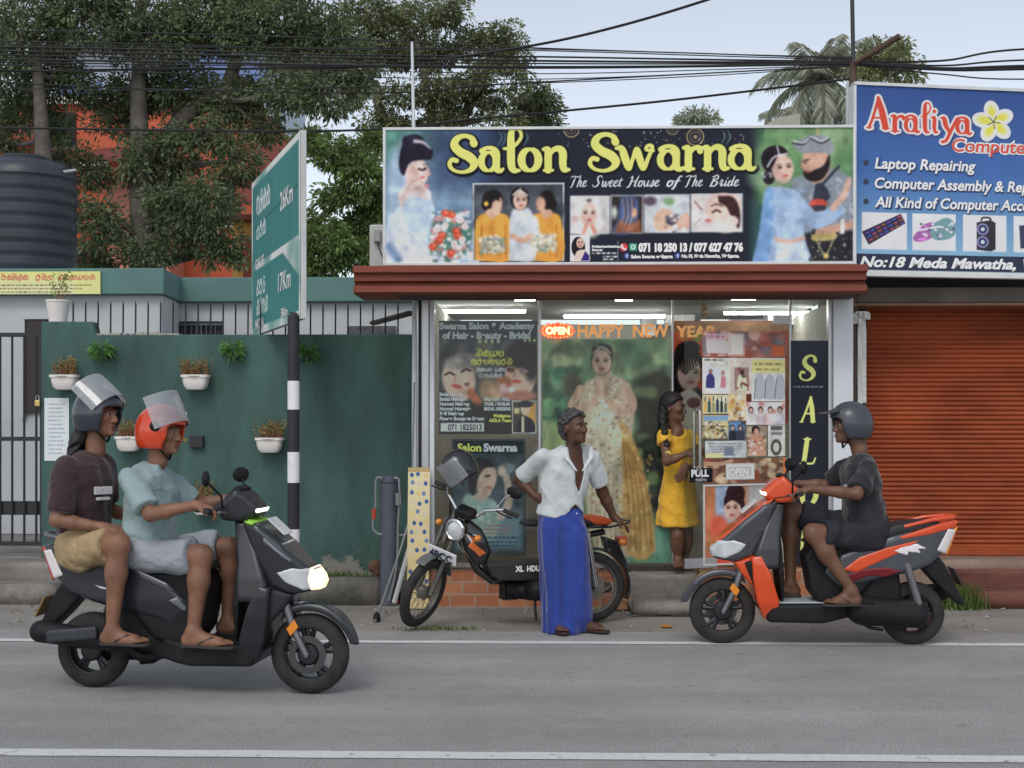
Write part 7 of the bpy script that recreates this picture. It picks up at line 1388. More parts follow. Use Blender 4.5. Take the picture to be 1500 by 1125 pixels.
# ------------------------------------------------------------------ people
M_SKIN = mat('dark_brown_skin', (.10, .047, .027), .5, var=.25, scale=9, bump=.1, bscale=120, spec=.4)
M_SKIN2 = mat('brown_skin', (.235, .115, .07), .5, var=.25, scale=9, bump=.1, bscale=120, spec=.4)
M_EYE = mat('eye_white', (.3, .26, .23), .2, var=0); M_IRIS = mat('iris_dark', (.015, .01, .008), .1, var=0); M_HAIR = mat('black_hair', (.012, .010, .010), .45, var=.4, scale=60, bump=.5, bscale=150)
M_LIP = mat('lips', (.13, .045, .035), .45, var=.1)
def basis(f, up=(0, 0, 1)):
    f = Vector(f).normalized(); up = Vector(up); up = (up-f*up.dot(f)).normalized(); return f.cross(up), f, up
class Fig:
    def __init__(s, name_label, lo, hi, skin, base, h=.0062, k=1.0):
        s.t = thing('person', name_label, 'person', base); s.S = SDF(lo, hi, h); s.h = h; s.lo, s.hi = lo, hi; s.skin = skin; s.extra = MB(); s.k = k
    def head(s, c, f, up=(0, 0, 1), neck=None, slim=1.0):
        r, f, u = basis(f, up); s.hc, s.hf, s.hr, s.hu = Vector(c), f, r, u; M = [list(r), list(f), list(u)]; S = s.S; q = lambda a, b, d: s.hc+(r*a+f*b+u*d)*s.k; e = lambda c_, rad, k_, mode='u': S.ell(q(*c_), [x*s.k for x in rad], M, k_, mode)
        e((0, -.015, .032), (.074*slim, .094, .084), 0); e((0, .028, -.03), (.061*slim, .066, .082), .03); e((0, .04, -.085), (.042*slim, .045, .03), .03); e((0, .083, -.098), (.02, .017, .016), .02)
        for i in (-1, 1):
            e((i*.036, .062, -.018), (.026, .028, .022), .02); e((i*.077*slim, -.008, -.008), (.01, .021, .032), .008); e((i*.031, .1, .004), (.017, .014, .0095), .012, 's')
            S.cap(q(i*.012, .094, .024), q(i*.046, .082, .022), .0085, .007, .012); e((i*.0125, .1, -.036), (.0085, .011, .0085), .008)
        S.cap(q(0, .09, .012), q(0, .112, -.03), .0085, .0125, .012); e((0, .092, -.06), (.024, .011, .0065), .006); e((0, .09, -.074), (.02, .011, .0075), .006); S.cap(q(-.018, .099, -.067), q(.018, .099, -.067), .0028, .0028, .004, 's')
        if neck is not None: S.cap(q(0, -.03, -.05), neck, .051*s.k*slim, .056*s.k*slim, .03)
        for i in (-1, 1):
            for (mi, rad, off) in ((1, .0118, -.0015), (2, .0068, .0052)):
                o = q(i*.031, .081+off, .004); m = MB().lathe([(.0001, -1), (.5, -.87), (.87, -.5), (1, 0), (.87, .5), (.5, .87), (.0001, 1)], (0, 0, 0), 12); s.extra.add([o+Vector(v)*rad*s.k for v in m.v], m.f, mi)
            m = MB().tube([q(i*.014, .099, .028), q(i*.03, .0995, .033), q(i*.048, .087, .028)], [.003, .0042, .0022], 6); s.extra.add(m.v, m.f, 3)
        for z, rad in ((-.0605, .0052), (-.0735, .006)):
            m = MB().tube([q(-.021, .094, z-.003), q(-.008, .1025, z+.0005), q(.008, .1025, z+.0005), q(.021, .094, z-.003)], [.002, rad, rad, .002], 8); s.extra.add(m.v, m.f, 4)
    def torso(s, p0, p1, lat, st, pw=2.3): s.S.loft(p0, p1, lat, st, .03, pw=pw)
    def arm(s, sh, el, wr, r=(.052, .042, .04, .027)): 
        s.S.cap(sh, el, r[0], r[1], .03); s.S.cap(el, Vector(el)*.65+Vector(wr)*.35, r[1]*.95, r[2], .02); s.S.cap(Vector(el)*.65+Vector(wr)*.35, wr, r[2], r[3], .02)
    def leg(s, hp, kn, an, r=(.085, .058, .055, .036)):
        hp, kn, an = Vector(hp), Vector(kn), Vector(an); s.S.cap(hp, kn, r[0], r[1], .04); m = kn.lerp(an, .33); b = (kn-hp).normalized()
        s.S.cap(kn, m, r[1]*.96, r[2], .03); s.S.cap(m, an, r[2], r[3], .03); s.S.ell(m-b*.0+((an-kn).cross((kn-hp).cross(an-kn))).normalized()*-.012, (.05, .05, .09), None, .03)
    def foot(s, an, toe, sandal=None, wide=.034):
        an, toe = Vector(an), Vector(toe); d = toe-an; fl = Vector((d.x, d.y, d.z*.0)).normalized(); sd = fl.cross(Vector((0, 0, 1))); z = toe.z
        heel = Vector((an.x, an.y, z))-fl*.03+Vector((0, 0, .012)); s.S.cap(an, heel+Vector((0, 0, .012)), .036, .034, .02); ball = toe-fl*.055+Vector((0, 0, .006)); s.S.cap(an+Vector((0, 0, -.02)), ball, .036, .026, .03); s.S.cap(heel, ball+sd*.012, .032, .028, .02); s.S.cap(heel, ball-sd*.014, .03, .025, .02)
        for i, (o, l, rr) in enumerate(((.028, .06, .0145), (.01, .055, .0105), (-.006, .047, .0098), (-.02, .038, .0092), (-.033, .027, .0088))):
            sg = s.big; b = ball+sd*o*sg; s.S.cap(b, b+fl*l*.6+Vector((0, 0, .002)), rr, rr, .008); s.S.cap(b+fl*l*.6+Vector((0, 0, .002)), b+fl*l-Vector((0, 0, .004)), rr, rr*.85, .004)
        if sandal:
            m = MB(); cz = z-.024; c = (heel+ball)/2; out = [(-.115, .0), (-.1, .03), (-.03, .033), (.05, .045), (.1, .036), (.118, .0), (.1, -.036), (.05, -.045), (-.03, -.035), (-.1, -.03)]; pts = crom(out+[out[0]], 4)[:-1]; n = len(pts); L = ((ball-heel).length+.14)/.236
            V = [Vector((c.x, c.y, cz+zz))+fl*(a*L+.022)+sd*b for zz in (0, .016) for a, b in pts]; m.add(V, [tuple(range(n-1, -1, -1)), tuple(range(n, 2*n))]+[(i, (i+1) % n, (i+1) % n+n, i+n) for i in range(n)]); sn = m.build('sandal', sandal, s.t, bevel=.004)
            tp = ball+fl*.03+Vector((0, 0, .012))+sd*.019*s.big; m = MB()
            for e in (-1, 1): m.tube([tp, ball-fl*.03+sd*.026*e+Vector((0, 0, .03)), c-fl*.02+sd*.04*e+Vector((0, 0, -.008))], [.005, .007, .006], 6)
            m.build('strap', sandal, sn, smooth=True)
    big = 1
    def hand(s, wr, d, pn, side=1, curl=.5, spread=.1, grip=None):
        """wrist, direction of the fingers, palm normal; curl in radians per joint"""
        wr = Vector(wr); d = Vector(d).normalized(); pn = Vector(pn); pn = (pn-d*pn.dot(d)).normalized(); sd = d.cross(pn)*side; S = s.S
        S.rbox(wr+d*.048, (.038, .046, .0135), [list(sd), list(d), list(pn)], .012, .012); S.cap(wr, wr+d*.03, .025, .026, .015)
        for i, (o, l) in enumerate(((.028, .072), (.0095, .08), (-.0095, .074), (-.027, .058))):
            b = wr+d*.088+sd*o; dd = (d+sd*o*spread*8).normalized(); a = 0; p = b; c_ = curl*(1+.08*i)
            for j, fr_ in enumerate((.45, .32, .23)):
                a += c_*(.7 if j == 0 else 1); v = dd*math.cos(a)+pn*math.sin(a); q = p+v*l*fr_; S.cap(p, q, .0098-.001*j, .0092-.0012*j, .004); p = q
        b = wr+d*.03+sd*.03+pn*.004; v1 = (d*.6+sd*.75+pn*.25).normalized(); v2 = (d*.85+sd*.25+pn*.55).normalized(); p = b+v1*.04; S.cap(b, p, .0145, .0115, .01); S.cap(p, p+v2*.032, .011, .0085, .004)
    def finish(s, hair=None):
        o = s.S.build('body', s.skin, s.t); me = o.data
        if s.extra.v:
            import bmesh
            for x in (M_EYE, M_IRIS, M_HAIR, M_LIP): me.materials.append(x)
            em = s.extra.mesh('x', True); bm = bmesh.new(); bm.from_mesh(me); bm.from_mesh(em); bm.to_mesh(me); bm.free(); bpy.data.meshes.remove(em)
        s.S = None; s.body = o; return o
    def cloth(s, name, m, build, wr=.006, freq=38, relax=1, lo=None, hi=None, seed=0, parent=None):
        q = SDF(lo or s.lo, hi or s.hi, s.h); build(q)
        if wr: q.disp(lambda X, Y, Z: wr*(np.abs(np.sin(freq*.5*(X*.8+Z*.6+Y*.3)+2.2*np.sin(8*Z+seed)+1.5*np.sin(13*Y+5*X)))*np.clip(.6+.8*np.sin(9*X+7*Z+seed), 0, 1)*1.3+np.abs(np.sin(freq*.42*(Z*.9-X*.5-Y*.4)+2*np.sin(10*X+seed)))*np.clip(.5+.8*np.sin(8*Z-9*X+2*seed), 0, 1)*1.3+.25*np.sin(freq*1.9*(Z*.4+Y+X*.8)+seed)-.95))
        return q.build(name, m, parent or s.t, relax)
def cutz(z, keep_above=True, n=None, k=.006):
    return lambda S: S.inter((lambda X, Y, Z: (z-Z)+0*X+0*Y) if keep_above else (lambda X, Y, Z: (Z-z)+0*X+0*Y), k)
def cutp(S, p, n, k=.004): 
    p = Vector(p); n = Vector(n).normalized(); S.op(lambda X, Y, Z: -((X-p.x)*n.x+(Y-p.y)*n.y+(Z-p.z)*n.z), p-Vector((.14,)*3), p+Vector((.14,)*3), k, 's')
# cloth sleeve: tube over the arm ending in a clean plane
def sleeve(S, a, b, ra, rb, k=.03):
    a, b = Vector(a), Vector(b); d = (b-a).normalized(); L = (b-a).length; r = max(ra, rb)
    def fn(X, Y, Z):
        px, py, pz = X-a.x, Y-a.y, Z-a.z; t = px*d.x+py*d.y+pz*d.z; rr = ra+(rb-ra)*np.clip(t/L, 0, 1); rad = np.sqrt(np.maximum((px-t*d.x)**2+(py-t*d.y)**2+(pz-t*d.z)**2, 0)+1e-9)-rr
        rad = np.where(t < 0, np.sqrt(px**2+py**2+pz**2)-rr, rad); e = t-L; q, w = rad+.012, e+.012; return np.sqrt(np.maximum(q, 0)**2+np.maximum(w, 0)**2)+np.minimum(np.maximum(q, w), 0)-.012
    lo = [min(a[i], b[i])-r for i in range(3)]; hi = [max(a[i], b[i])+r for i in range(3)]; S.op(fn, lo, hi, k)
def hair_shell(F, m, grow=.012, drop=0.0, fringe=.03, back=-.02, bump=.006, k=.02):
    c, r, f, u = F.hc, F.hr, F.hf, F.hu; M = [list(r), list(f), list(u)]; s = SDF(c-Vector((.2,)*3), c+Vector((.2,)*3), .0055)
    s.ell(c+u*.034-f*.017, (.074+grow, .094+grow, .084+grow), M); s.ell(c-f*.05-u*.03, (.062+grow*.6, .055+grow, .07), M, .03)
    s.inter(lambda X, Y, Z: (((X-c.x)*f.x+(Y-c.y)*f.y+(Z-c.z)*f.z)-(.045+1.1*((X-c.x)*u.x+(Y-c.y)*u.y+(Z-c.z)*u.z-fringe-.03)).clip(-.0 if False else -.035, .2))*.8, .015)
    s.disp(lambda X, Y, Z: bump*(np.sin(75*X+3*np.sin(40*Z))*np.sin(80*Y+2*np.sin(50*X))*np.sin(70*Z)+.6*np.sin(130*X+60*Y)*np.sin(120*Z+40*X)))
    return s.build('hair', m, F.t)

# ---- man in white shirt and blue sarong, leaning on the moped
def man():
    Y = 9.66; J = lambda u, v, y=Y: P(u, v, y); sk = M_SKIN; F = Fig('man in white shirt and bright blue sarong leaning on the moped', J(730, 940, 9.2)-Vector((0, .0, 0)), J(935, 585, 10.1), sk, Vector((J(828, 922).x, Y, 0)))
    F.lo = Vector((J(735, 0).x, 9.35, -.02)); F.hi = Vector((J(925, 0).x, 10.02, 1.68)); F.S = SDF(F.lo, F.hi, F.h); F.k = .97
    nk = J(842, 662, 9.69); F.head(J(841, 626, 9.64), (.7, -.71, .02), (-.06, .02, 1), nk)
    shR, shL = J(796, 668, 9.62), J(866, 667, 9.74); pel = J(824, 770, 9.72); lat = shL-shR
    ch = (shR+shL)/2+Vector((0, .01, -.005)); F.torso(pel, ch+Vector((0, 0, .06)), lat, [(0, .14, .095), (.35, .13, .094), (.7, .142, .088), (.88, .125, .072), (1, .055, .05)])
    elR, wrR = J(760, 703, 9.78), J(785, 727, 9.69); elL, wrL = J(883, 722, 9.86), J(899, 757, 9.9)
    F.arm(shR, elR, wrR); F.arm(shL, elL, wrL); F.hand(wrR, (.75, -.35, -.45), (.5, .6, .2), 1, .25); F.hand(wrL, (.75, .12, -.5), (-.35, .1, -.9), -1, .32)
    F.leg(J(811, 780, 9.74), J(808, 850, 9.68), J(812, 914, 9.66)); F.leg(J(838, 780, 9.7), J(842, 850, 9.66), J(852, 908, 9.66))
    F.foot(J(852, 908, 9.66), Vector((J(886, 0, 9.6).x, 9.58, .035)), mat('brown_sandal', (.04, .018, .014), .5)); F.big = -1; F.foot(J(812, 914, 9.66), Vector((J(826, 0, 9.55).x, 9.5, .035)), mat('brown_sandal', (.04, .018, .014)))
    F.finish(); hair_shell(F, mat('greying_hair', (.012, .011, .012), .6, col2=(.10, .095, .10), scale=38, bump=.6, bscale=140), .018, fringe=.035, bump=.011)
    fr = Vector((.35, -.93, 0))
    
    def shirt(S):
        S.loft(J(820, 757, 9.72), ch+Vector((0, 0, .052)), lat, [(0, .166, .128), (.3, .16, .124), (.7, .17, .116), (.9, .156, .094), (1, .075, .066)], .0, pw=2.3, folds=(lambda t: .012*np.clip(1-t, 0, 1)+.004, 5, 7)); sleeve(S, shR-Vector((0, 0, .0)), shR.lerp(elR, .84), .057, .06, .04); sleeve(S, shL, shL.lerp(elL, .76), .056, .059, .04)
        S.cap(J(826, 666, 9.7), J(858, 666, 9.73), .066, .064, .02)
        # open neck: wedge cut down the front, and the V of the front hem
        a, b, c = J(831, 655), J(864, 652), J(848, 718); 
        def wedge(X, Y_, Z):
            e = np.full(np.broadcast(X, Z).shape, -1.0)
            for p, q in ((a, b), (b, c), (c, a)):
                nx, nz = (q.z-p.z), -(q.x-p.x); l = math.hypot(nx, nz); e = np.maximum(e, -((X-p.x)*nx+(Z-p.z)*nz)/l)
            return np.maximum(e+0*Y_, Y_-9.69)
        S.op(wedge, (a.x-.05, 9.3, c.z-.02), (b.x+.05, 9.75, a.z+.08), .004, 's')
        t0 = J(843, 744); S.op(lambda X, Y_, Z: np.maximum((Z-t0.z)+1.05*np.abs(X-t0.x-.0)-.03, Y_-9.72), (t0.x-.06, 9.3, t0.z-.2), (t0.x+.06, 9.75, t0.z+.05), .004, 's')
    sh = F.cloth('shirt', mat('white_cotton', A(200, 206, 206, 1.0), .8, var=.06, bump=.8, bscale=7, bdist=.035, sheen=.2), shirt, .009, 30)
    m = MB()
    for a, b, c in ((J(829, 656, 9.64), J(831, 671, 9.58), J(845, 690, 9.565)), (J(865, 655, 9.67), J(866, 669, 9.605), J(853, 690, 9.57))): m.tube([a+Vector((0, .05, .008)), a, b, c], [.01, .015, .016, .004], 8, flat=.3)
    m.build('collar', MATS['white_cotton'], sh, smooth=True); m = MB()
    for u, v in ((848, 722), (847, 737), (845, 752)): m.lathe([(.0001, -.003), (.005, -.002), (.005, .002), (.0001, .003)], J(u, v, 9.572), 10, 'y')
    m.build('buttons', M_POT, sh)
    def sarong(S):
        S.loft(J(829, 925, 9.68), J(822, 745, 9.72), lat, [(0, .172, .135), (.3, .165, .13), (.65, .168, .135), (.85, .17, .14), (1, .145, .112)], 0, pw=2.4, folds=(lambda t: .05*np.clip(1-t, 0, 1)**.7+.006, 7, 2.2), endr=.008); S.cap(J(824, 790, 9.6), J(836, 924, 9.56), .03, .05, .05); S.cap(J(842, 790, 9.66), J(848, 900, 9.64), .085, .085, .06)
    so = F.cloth('sarong', mat('royal_blue_cloth', (.012, .04, .255), .8, var=.3, scale=2.5, stretch=(6, 6, .35), sheen=.3, bump=.7, bscale=2.2, bdist=.06), sarong, .0035, 30)
man()

# ---- woman in yellow looking out from behind the glass door
def woman():
    Y = 11.0; J = lambda u, v, y=Y: P(u, v, y); F = Fig('woman in yellow dress with a long braid looking round the glass door', (0, 0, 0), (0, 0, 0), mat('mid_brown_skin', (.16, .078, .047), .5, var=.25, scale=9, bump=.1, bscale=120, spec=.4), Vector((J(990, 0).x, 11.0, FZ-.05)))
    F.lo = Vector((J(950, 0).x, 10.56, FZ-.08)); F.hi = Vector((J(1046, 0).x, 11.3, J(0, 560).z)); F.S = SDF(F.lo, F.hi, F.h); F.k = .93; F.hi = Vector(F.hi)
    nk = J(992, 630); F.head(J(987, 597, 10.98), (.86, -.5, -.06), (0, 0, 1), nk, .93); shR, shL = J(973, 638, 10.9), J(1013, 638, 11.09); lat = shL-shR; ch = (shR+shL)/2; pel = J(992, 720, 11.02)
    F.torso(pel, ch+Vector((0, 0, .05)), lat, [(0, .125, .09), (.4, .095, .068), (.75, .112, .072), (.9, .098, .058), (1, .046, .042)]); wrR = J(1008, 664, 10.72)
    elR = J(977, 676, 10.78); F.arm(shR, elR, wrR, (.04, .035, .034, .022)); F.hand(wrR, (.9, -.2, .12), (.1, .75, -.6), 1, .5); elL = J(1022, 690, 10.98); wrL = J(1004, 683, 10.76); F.arm(shL, elL, wrL, (.04, .035, .034, .022)); F.hand(wrL, (-.3, -.5, -.5), (-.6, .3, -.5), 1, .45)
    F.leg(J(985, 730, 11.0), J(993, 785, 10.94), Vector((J(994, 0, 10.94).x, 10.98, FZ+.06)), (.075, .05, .046, .03)); F.leg(J(1004, 730, 11.05), J(1006, 785, 11.04), Vector((J(1003, 0, 11.1).x, 11.1, FZ+.06)), (.075, .05, .046, .03)); F.foot(Vector((J(994, 0, 10.94).x, 10.98, FZ+.06)), Vector((J(995, 0, 10.8).x, 10.85, FZ+.005))); F.big = -1; F.foot(Vector((J(1003, 0, 11.1).x, 11.1, FZ+.06)), Vector((J(1010, 0, 11).x, 10.97, FZ+.012)))
    F.finish(); hair_shell(F, M_HAIR, .012, fringe=.02, bump=.003)
    s = SDF(J(955, 720, 10.6)-Vector((0, 0, .0)), J(1005, 560, 11.2), .006); pts = [J(974, 595, 11.0), J(971, 612, 10.95), J(973, 630, 10.86), J(976, 650, 10.83), J(979, 668, 10.82), J(981, 676, 10.82)]; s.chain(pts, [.05, .036, .024, .022, .02, .01], .02); c = pts[0]
    s.disp(lambda X, Y_, Z: .006*np.sin(Z*120+30*np.abs(X-c.x-.02))); s.build('braid', M_HAIR, F.t)
    b = J(979, 664, 10.785); m = MB()
    for i in range(5): a = 2*PI*i/5; m.lathe([(.0001, -.005), (.011, 0), (.0001, .005)], b+Vector((.012*math.cos(a), -.004, .012*math.sin(a))), 8, 'y')
    m.build('hair_flower', mat('yellow_plastic_flower', (.8, .6, .12), .5), F.t)
    def dress(S):
        S.loft(J(993, 770, 11.03), ch+Vector((0, 0, .06)), lat, [(0, .178, .155), (.3, .155, .13), (.55, .122, .095), (.8, .138, .1), (.93, .126, .08), (1, .066, .05)], 0, pw=2.3, folds=(lambda t: .05*np.clip(.55-t, 0, 1)**.8+.002, 6, 3)); sleeve(S, shR, shR.lerp(elR, .33), .056, .062); sleeve(S, shL, shL.lerp(elL, .33), .056, .06)
        n = J(994, 629, 10.9); S.ell(n, (.07, .12, .062), None, .006, 's')
    F.cloth('dress', mat('yellow_cotton', (.84, .46, .03), .75, var=.1, sheen=.2, bump=.8, bscale=8, bdist=.04), dress, .005, 30)
woman()

# ---- riders
def rider(label, T, rz, pts, skin, shirt_m, short_m, hel, hair=None, sandal=None, logo=None, h=.0064, lean=.0):
    """pts in the scooter's own metres (x forward, y left, z up)"""
    Mx = Matrix.Translation(T) @ Matrix.Rotation(rz, 4, 'Z'); W_ = lambda p: Mx @ Vector(p); D_ = lambda d: Mx.to_3x3() @ Vector(d)
    allp = [W_(p) for k, p in pts.items() if k[0] != '_']; lo = Vector([min(p[i] for p in allp) for i in range(3)])-Vector((.26, .26, .14)); hi = Vector([max(p[i] for p in allp) for i in range(3)])+Vector((.26, .26, .26))
    F = Fig(label, lo, hi, skin, W_(pts['pel']), h); g = {k: W_(v) for k, v in pts.items() if k[0] != '_'}; lat = D_((0, 1, 0))
    nk = g['neck']; F.head(g['head'], D_(pts.get('_look', (1, -.12, -.08))) , D_((.05, 0, 1)), nk); ch = (g['shR']+g['shL'])/2
    F.torso(g['pel'], ch+Vector((0, 0, .06))+D_((.02, 0, 0)), lat, [(0, .15, .108), (.35, .145, .105), (.7, .162, .104), (.88, .15, .085), (1, .055, .052)])
    for sd in 'RL':
        s_ = 1 if sd == 'L' else -1; F.arm(g['sh'+sd], g['el'+sd], g['wr'+sd], (.047, .039, .038, .026)); hd = D_(pts.get('_h'+sd, (.85, -.15*s_, -.25))); F.hand(g['wr'+sd], hd, D_(pts.get('_p'+sd, (-.25, 0, -.95))), s_, pts.get('_c', .62)); F.leg(g['hp'+sd], g['kn'+sd], g['an'+sd], (.084, .058, .054, .034)); F.big = s_ ; F.foot(g['an'+sd], g['to'+sd], sandal)
    F.finish(); d = D_((1, 0, 0)); hem = g['pel']
    def shirt(S):
        S.loft(g['pel']-Vector((0, 0, .06))-(ch-g['pel'])*.05, ch+Vector((0, 0, .085))+D_((.018, 0, 0)), lat, [(0, .18, .142), (.2, .176, .138), (.45, .17, .128), (.75, .182, .122), (.88, .168, .102), (1, .07, .064)], 0, pw=2.3, folds=(lambda t: .022*np.clip(1-t, 0, 1), 4, 9))
        for sd in 'RL': sleeve(S, g['sh'+sd], g['sh'+sd].lerp(g['el'+sd], .84), .066, .074)
        S.ell(nk+Vector((0, 0, .055))+d*.01, (.072, .072, .045), None, .008, 's')
    sh = F.cloth('shirt', shirt_m, shirt, .012, 24, seed=len(label))
    def shorts(S):
        S.loft(g['pel']-Vector((0, 0, .12)), g['pel']+Vector((0, 0, .09)), lat, [(0, .175, .135), (.5, .178, .14), (1, .155, .122)], 0, pw=2.4)
        for sd in 'RL': sleeve(S, g['hp'+sd], g['hp'+sd].lerp(g['kn'+sd], pts.get('_sl', .82)), .106, .094, .05)
    F.cloth('shorts', short_m, shorts, .012, 24, seed=3)
    if logo: logo(sh, g, D_)
    u = D_((.06, 0, 1)); f = D_(pts.get('_look', (1, -.12, -.08))); c = g['head']+Vector((0, 0, .025))-Vector(f)*.008; kind, hm, vt = hel
    s, M_ = helmet_sdf(c, f, u, .137, True, kind == 'peak'); he = s.build('helmet', hm, F.t)
    if vt is not None: visor(he, c, f, u, .137, vt[0], 1.3, .095, vt[1], vt[2])
    r_, f_, u_ = basis(f, u); m = MB(); m.tube([c+r_*.1-u_*.09+f_*.03, c+f_*.06-u_*.175, c-r_*.1-u_*.09+f_*.03], .008, 6, flat=.4); m.build('chin_strap', M_BLKP, he, smooth=True)
    if hair:
        q = SDF(c-Vector((.3, .3, .5)), c+Vector((.3, .3, .1)), .0065); hr = [c-f_*.06-u_*.08, c-f_*.1-u_*.17, c-f_*.12-u_*.24, c-f_*.12-u_*.31]
        for e in (-.045, 0, .045): q.chain([p+r_*e*(1+.4*i) for i, p in enumerate(hr)], [.045, .034, .026, .01], .03)
        q.disp(lambda X, Y, Z: .007*np.sin(90*X+5*np.sin(30*Z))*np.sin(60*Y+20*Z)); q.build('hair', M_HAIR, F.t)
    return F, he, c, (r_, f_, u_)
def dv(sx, axle): return lambda u, v, y: ((u-axle[0])/sx, y, (axle[1]-v)/sx)
# grey scooter: local metres read off at 264 px per metre; driver then passenger
q = dv(262, (138, 1014))
drv = dict(pel=q(222, 800, 0), neck=q(238, 678, 0), head=q(244, 637, 0), shR=q(216, 705, -.17), shL=q(226, 703, .17), elR=q(256, 752, -.27), elL=q(272, 748, .26), wrR=q(322, 738, -.275), wrL=q(324, 737, .275), hpR=q(226, 815, -.095), hpL=q(226, 815, .095), knR=q(322, 812, -.17), knL=q(338, 808, .12), anR=q(312, 918, -.2), anL=q(335, 914, .1), toR=q(366, 936, -.22), toL=q(385, 930, .11), _hR=(.9, .2, -.2), _hL=(.9, -.2, -.2), _c=.75, _look=(1, -.18, -.04))
M_TEE = mat('pale_blue_tee', A(134, 156, 158, .95), .85, var=.1, bump=1.0, bscale=7, bdist=.05, sheen=.2); M_GSH = mat('grey_shorts', A(142, 148, 156, .9), .85, var=.12, bump=1.0, bscale=7, bdist=.05)
M_FLIP = mat('flip_flop', (.035, .03, .03), .7)
F1, he1, c1, B1 = rider('scooter driver in pale blue tee and orange helmet', SL, SLR, drv, M_SKIN2, M_TEE, M_GSH, ('open', mat('orange_helmet_shell', (.66, .06, .015), .25, var=.06, coat=.7), (R(26), .07, glass_mat('clear_visor_glare'))), sandal=M_FLIP)
r_, f_, u_ = B1
m = MB(); m.obox(c1+f_*.055-u_*.062-r_*.125*(-1 if r_.y > 0 else 1), f_*.03, r_*.006, u_*.008); m.build('yellow_mark', mat('yellow_mark', (.75, .6, .12), .5), he1)
for e in (-1, 1): s = SDF(c1+r_*e*.118+f_*.03-Vector((.06,)*3), c1+r_*e*.118+f_*.03+Vector((.06,)*3), .005); s.ell(c1+r_*e*.119+f_*.035+u_*.012, (.014, .034, .03), [list(r_), list(f_), list(u_)]); s.build('visor_hinge', M_BLKP, he1)
pas = dict(pel=q(122, 800, 0), neck=q(140, 664, 0), head=q(146, 612, 0), shR=q(118, 688, -.18), shL=q(130, 686, .18), elR=q(112, 762, -.25), elL=q(130, 755, .25), wrR=q(172, 772, -.2), wrL=q(180, 768, .18), hpR=q(128, 812, -.1), hpL=q(128, 812, .1), knR=q(206, 795, -.25), knL=q(214, 795, .22), anR=q(194, 918, -.235), anL=q(200, 915, .2), toR=q(243, 934, -.245), toL=q(248, 930, .21), _hR=(.9, .25, -.1), _hL=(.9, -.25, -.1), _pR=(0, .3, -.9), _c=.35, _look=(1, -.2, .02), _sl=.78)
M_MAR = mat('dark_maroon_tee', (.04, .017, .02), .88, var=.16, bump=1.0, bscale=7, bdist=.05, sheen=.25); M_KHA = mat('khaki_shorts', A(160, 136, 96, .9), .88, var=.2, bump=1.0, bscale=7, bdist=.05)
def chest_print(sh, g, D_):
    c = (g['shR']+g['shL'])/2+D_((.147, -.1, -.13)); m = MB(); n = D_((1, -.75, 0)).normalized(); a = n.cross(Vector((0, 0, 1)))
    for z, w, hh in ((.0, .052, .022), (-.045, .04, .009)): m.obox(c+Vector((0, 0, z))+n*.012, a*w, n*.012, Vector((0, 0, hh)))
    m.build('chest_print', mat('white_print', (.5, .5, .52), .8, var=.3, scale=60), sh, bevel=.004)
F2, he2, c2_, B2 = rider('passenger in maroon tee and khaki shorts behind the driver', SL, SLR, pas, M_SKIN2, M_MAR, M_KHA, ('open', mat('navy_helmet_shell', (.03, .034, .05), .25, var=.1, coat=.6), (R(48), .05, glass_mat('clear_visor_glare'))), hair=True, sandal=M_FLIP, logo=chest_print)
# orange scooter
q = lambda u, v, y: ((1336-u)/216, y, (943-v)/216)
rd = dict(pel=q(1272, 776, 0), neck=q(1261, 662, 0), head=q(1247, 626, 0), shL=q(1266, 685, .17), shR=q(1256, 683, -.17), elL=q(1245, 722, .27), elR=q(1225, 716, -.26), wrL=q(1180, 715, .275), wrR=q(1180, 714, -.275), hpL=q(1268, 782, .1), hpR=q(1266, 782, -.1), knL=q(1186, 778, .2), knR=q(1166, 752, -.14), anL=q(1240, 858, .21), anR=q(1166, 858, -.12), toL=q(1206, 876, .225), toR=q(1130, 873, -.13), _hL=(.85, -.2, -.2), _hR=(.85, .2, -.2), _c=.75, _look=(1, .18, -.02), _sl=.84)
M_BTEE = mat('black_tee', (.017, .017, .021), .88, var=.2, bump=1.0, bscale=7, bdist=.05, sheen=.25); M_BSH = mat('black_shorts', (.018, .02, .026), .85, var=.2, bump=1.0, bscale=7, bdist=.05)
def pocket(sh, g, D_):
    c = g['shL']+D_((.112, -.03, -.125)); n = D_((.75, .6, 0)).normalized(); a = n.cross(Vector((0, 0, 1))); MB().obox(c+n*.014, a*.035, n*.014, Vector((0, 0, .007))).build('pocket_mark', mat('grey_print', (.4, .4, .42), .8), sh)
rider('rider in black tee, shorts and peaked dark helmet', SR, SRR, rd, mat('mid_brown_skin', (.16, .078, .047), .5, var=.14, scale=9, bump=.1, bscale=120, spec=.4), M_BTEE, M_BSH, ('peak', mat('dark_blue_grey_shell', (.05, .055, .07), .4, var=.1, coat=.3), None), sandal=M_FLIP, logo=pocket)
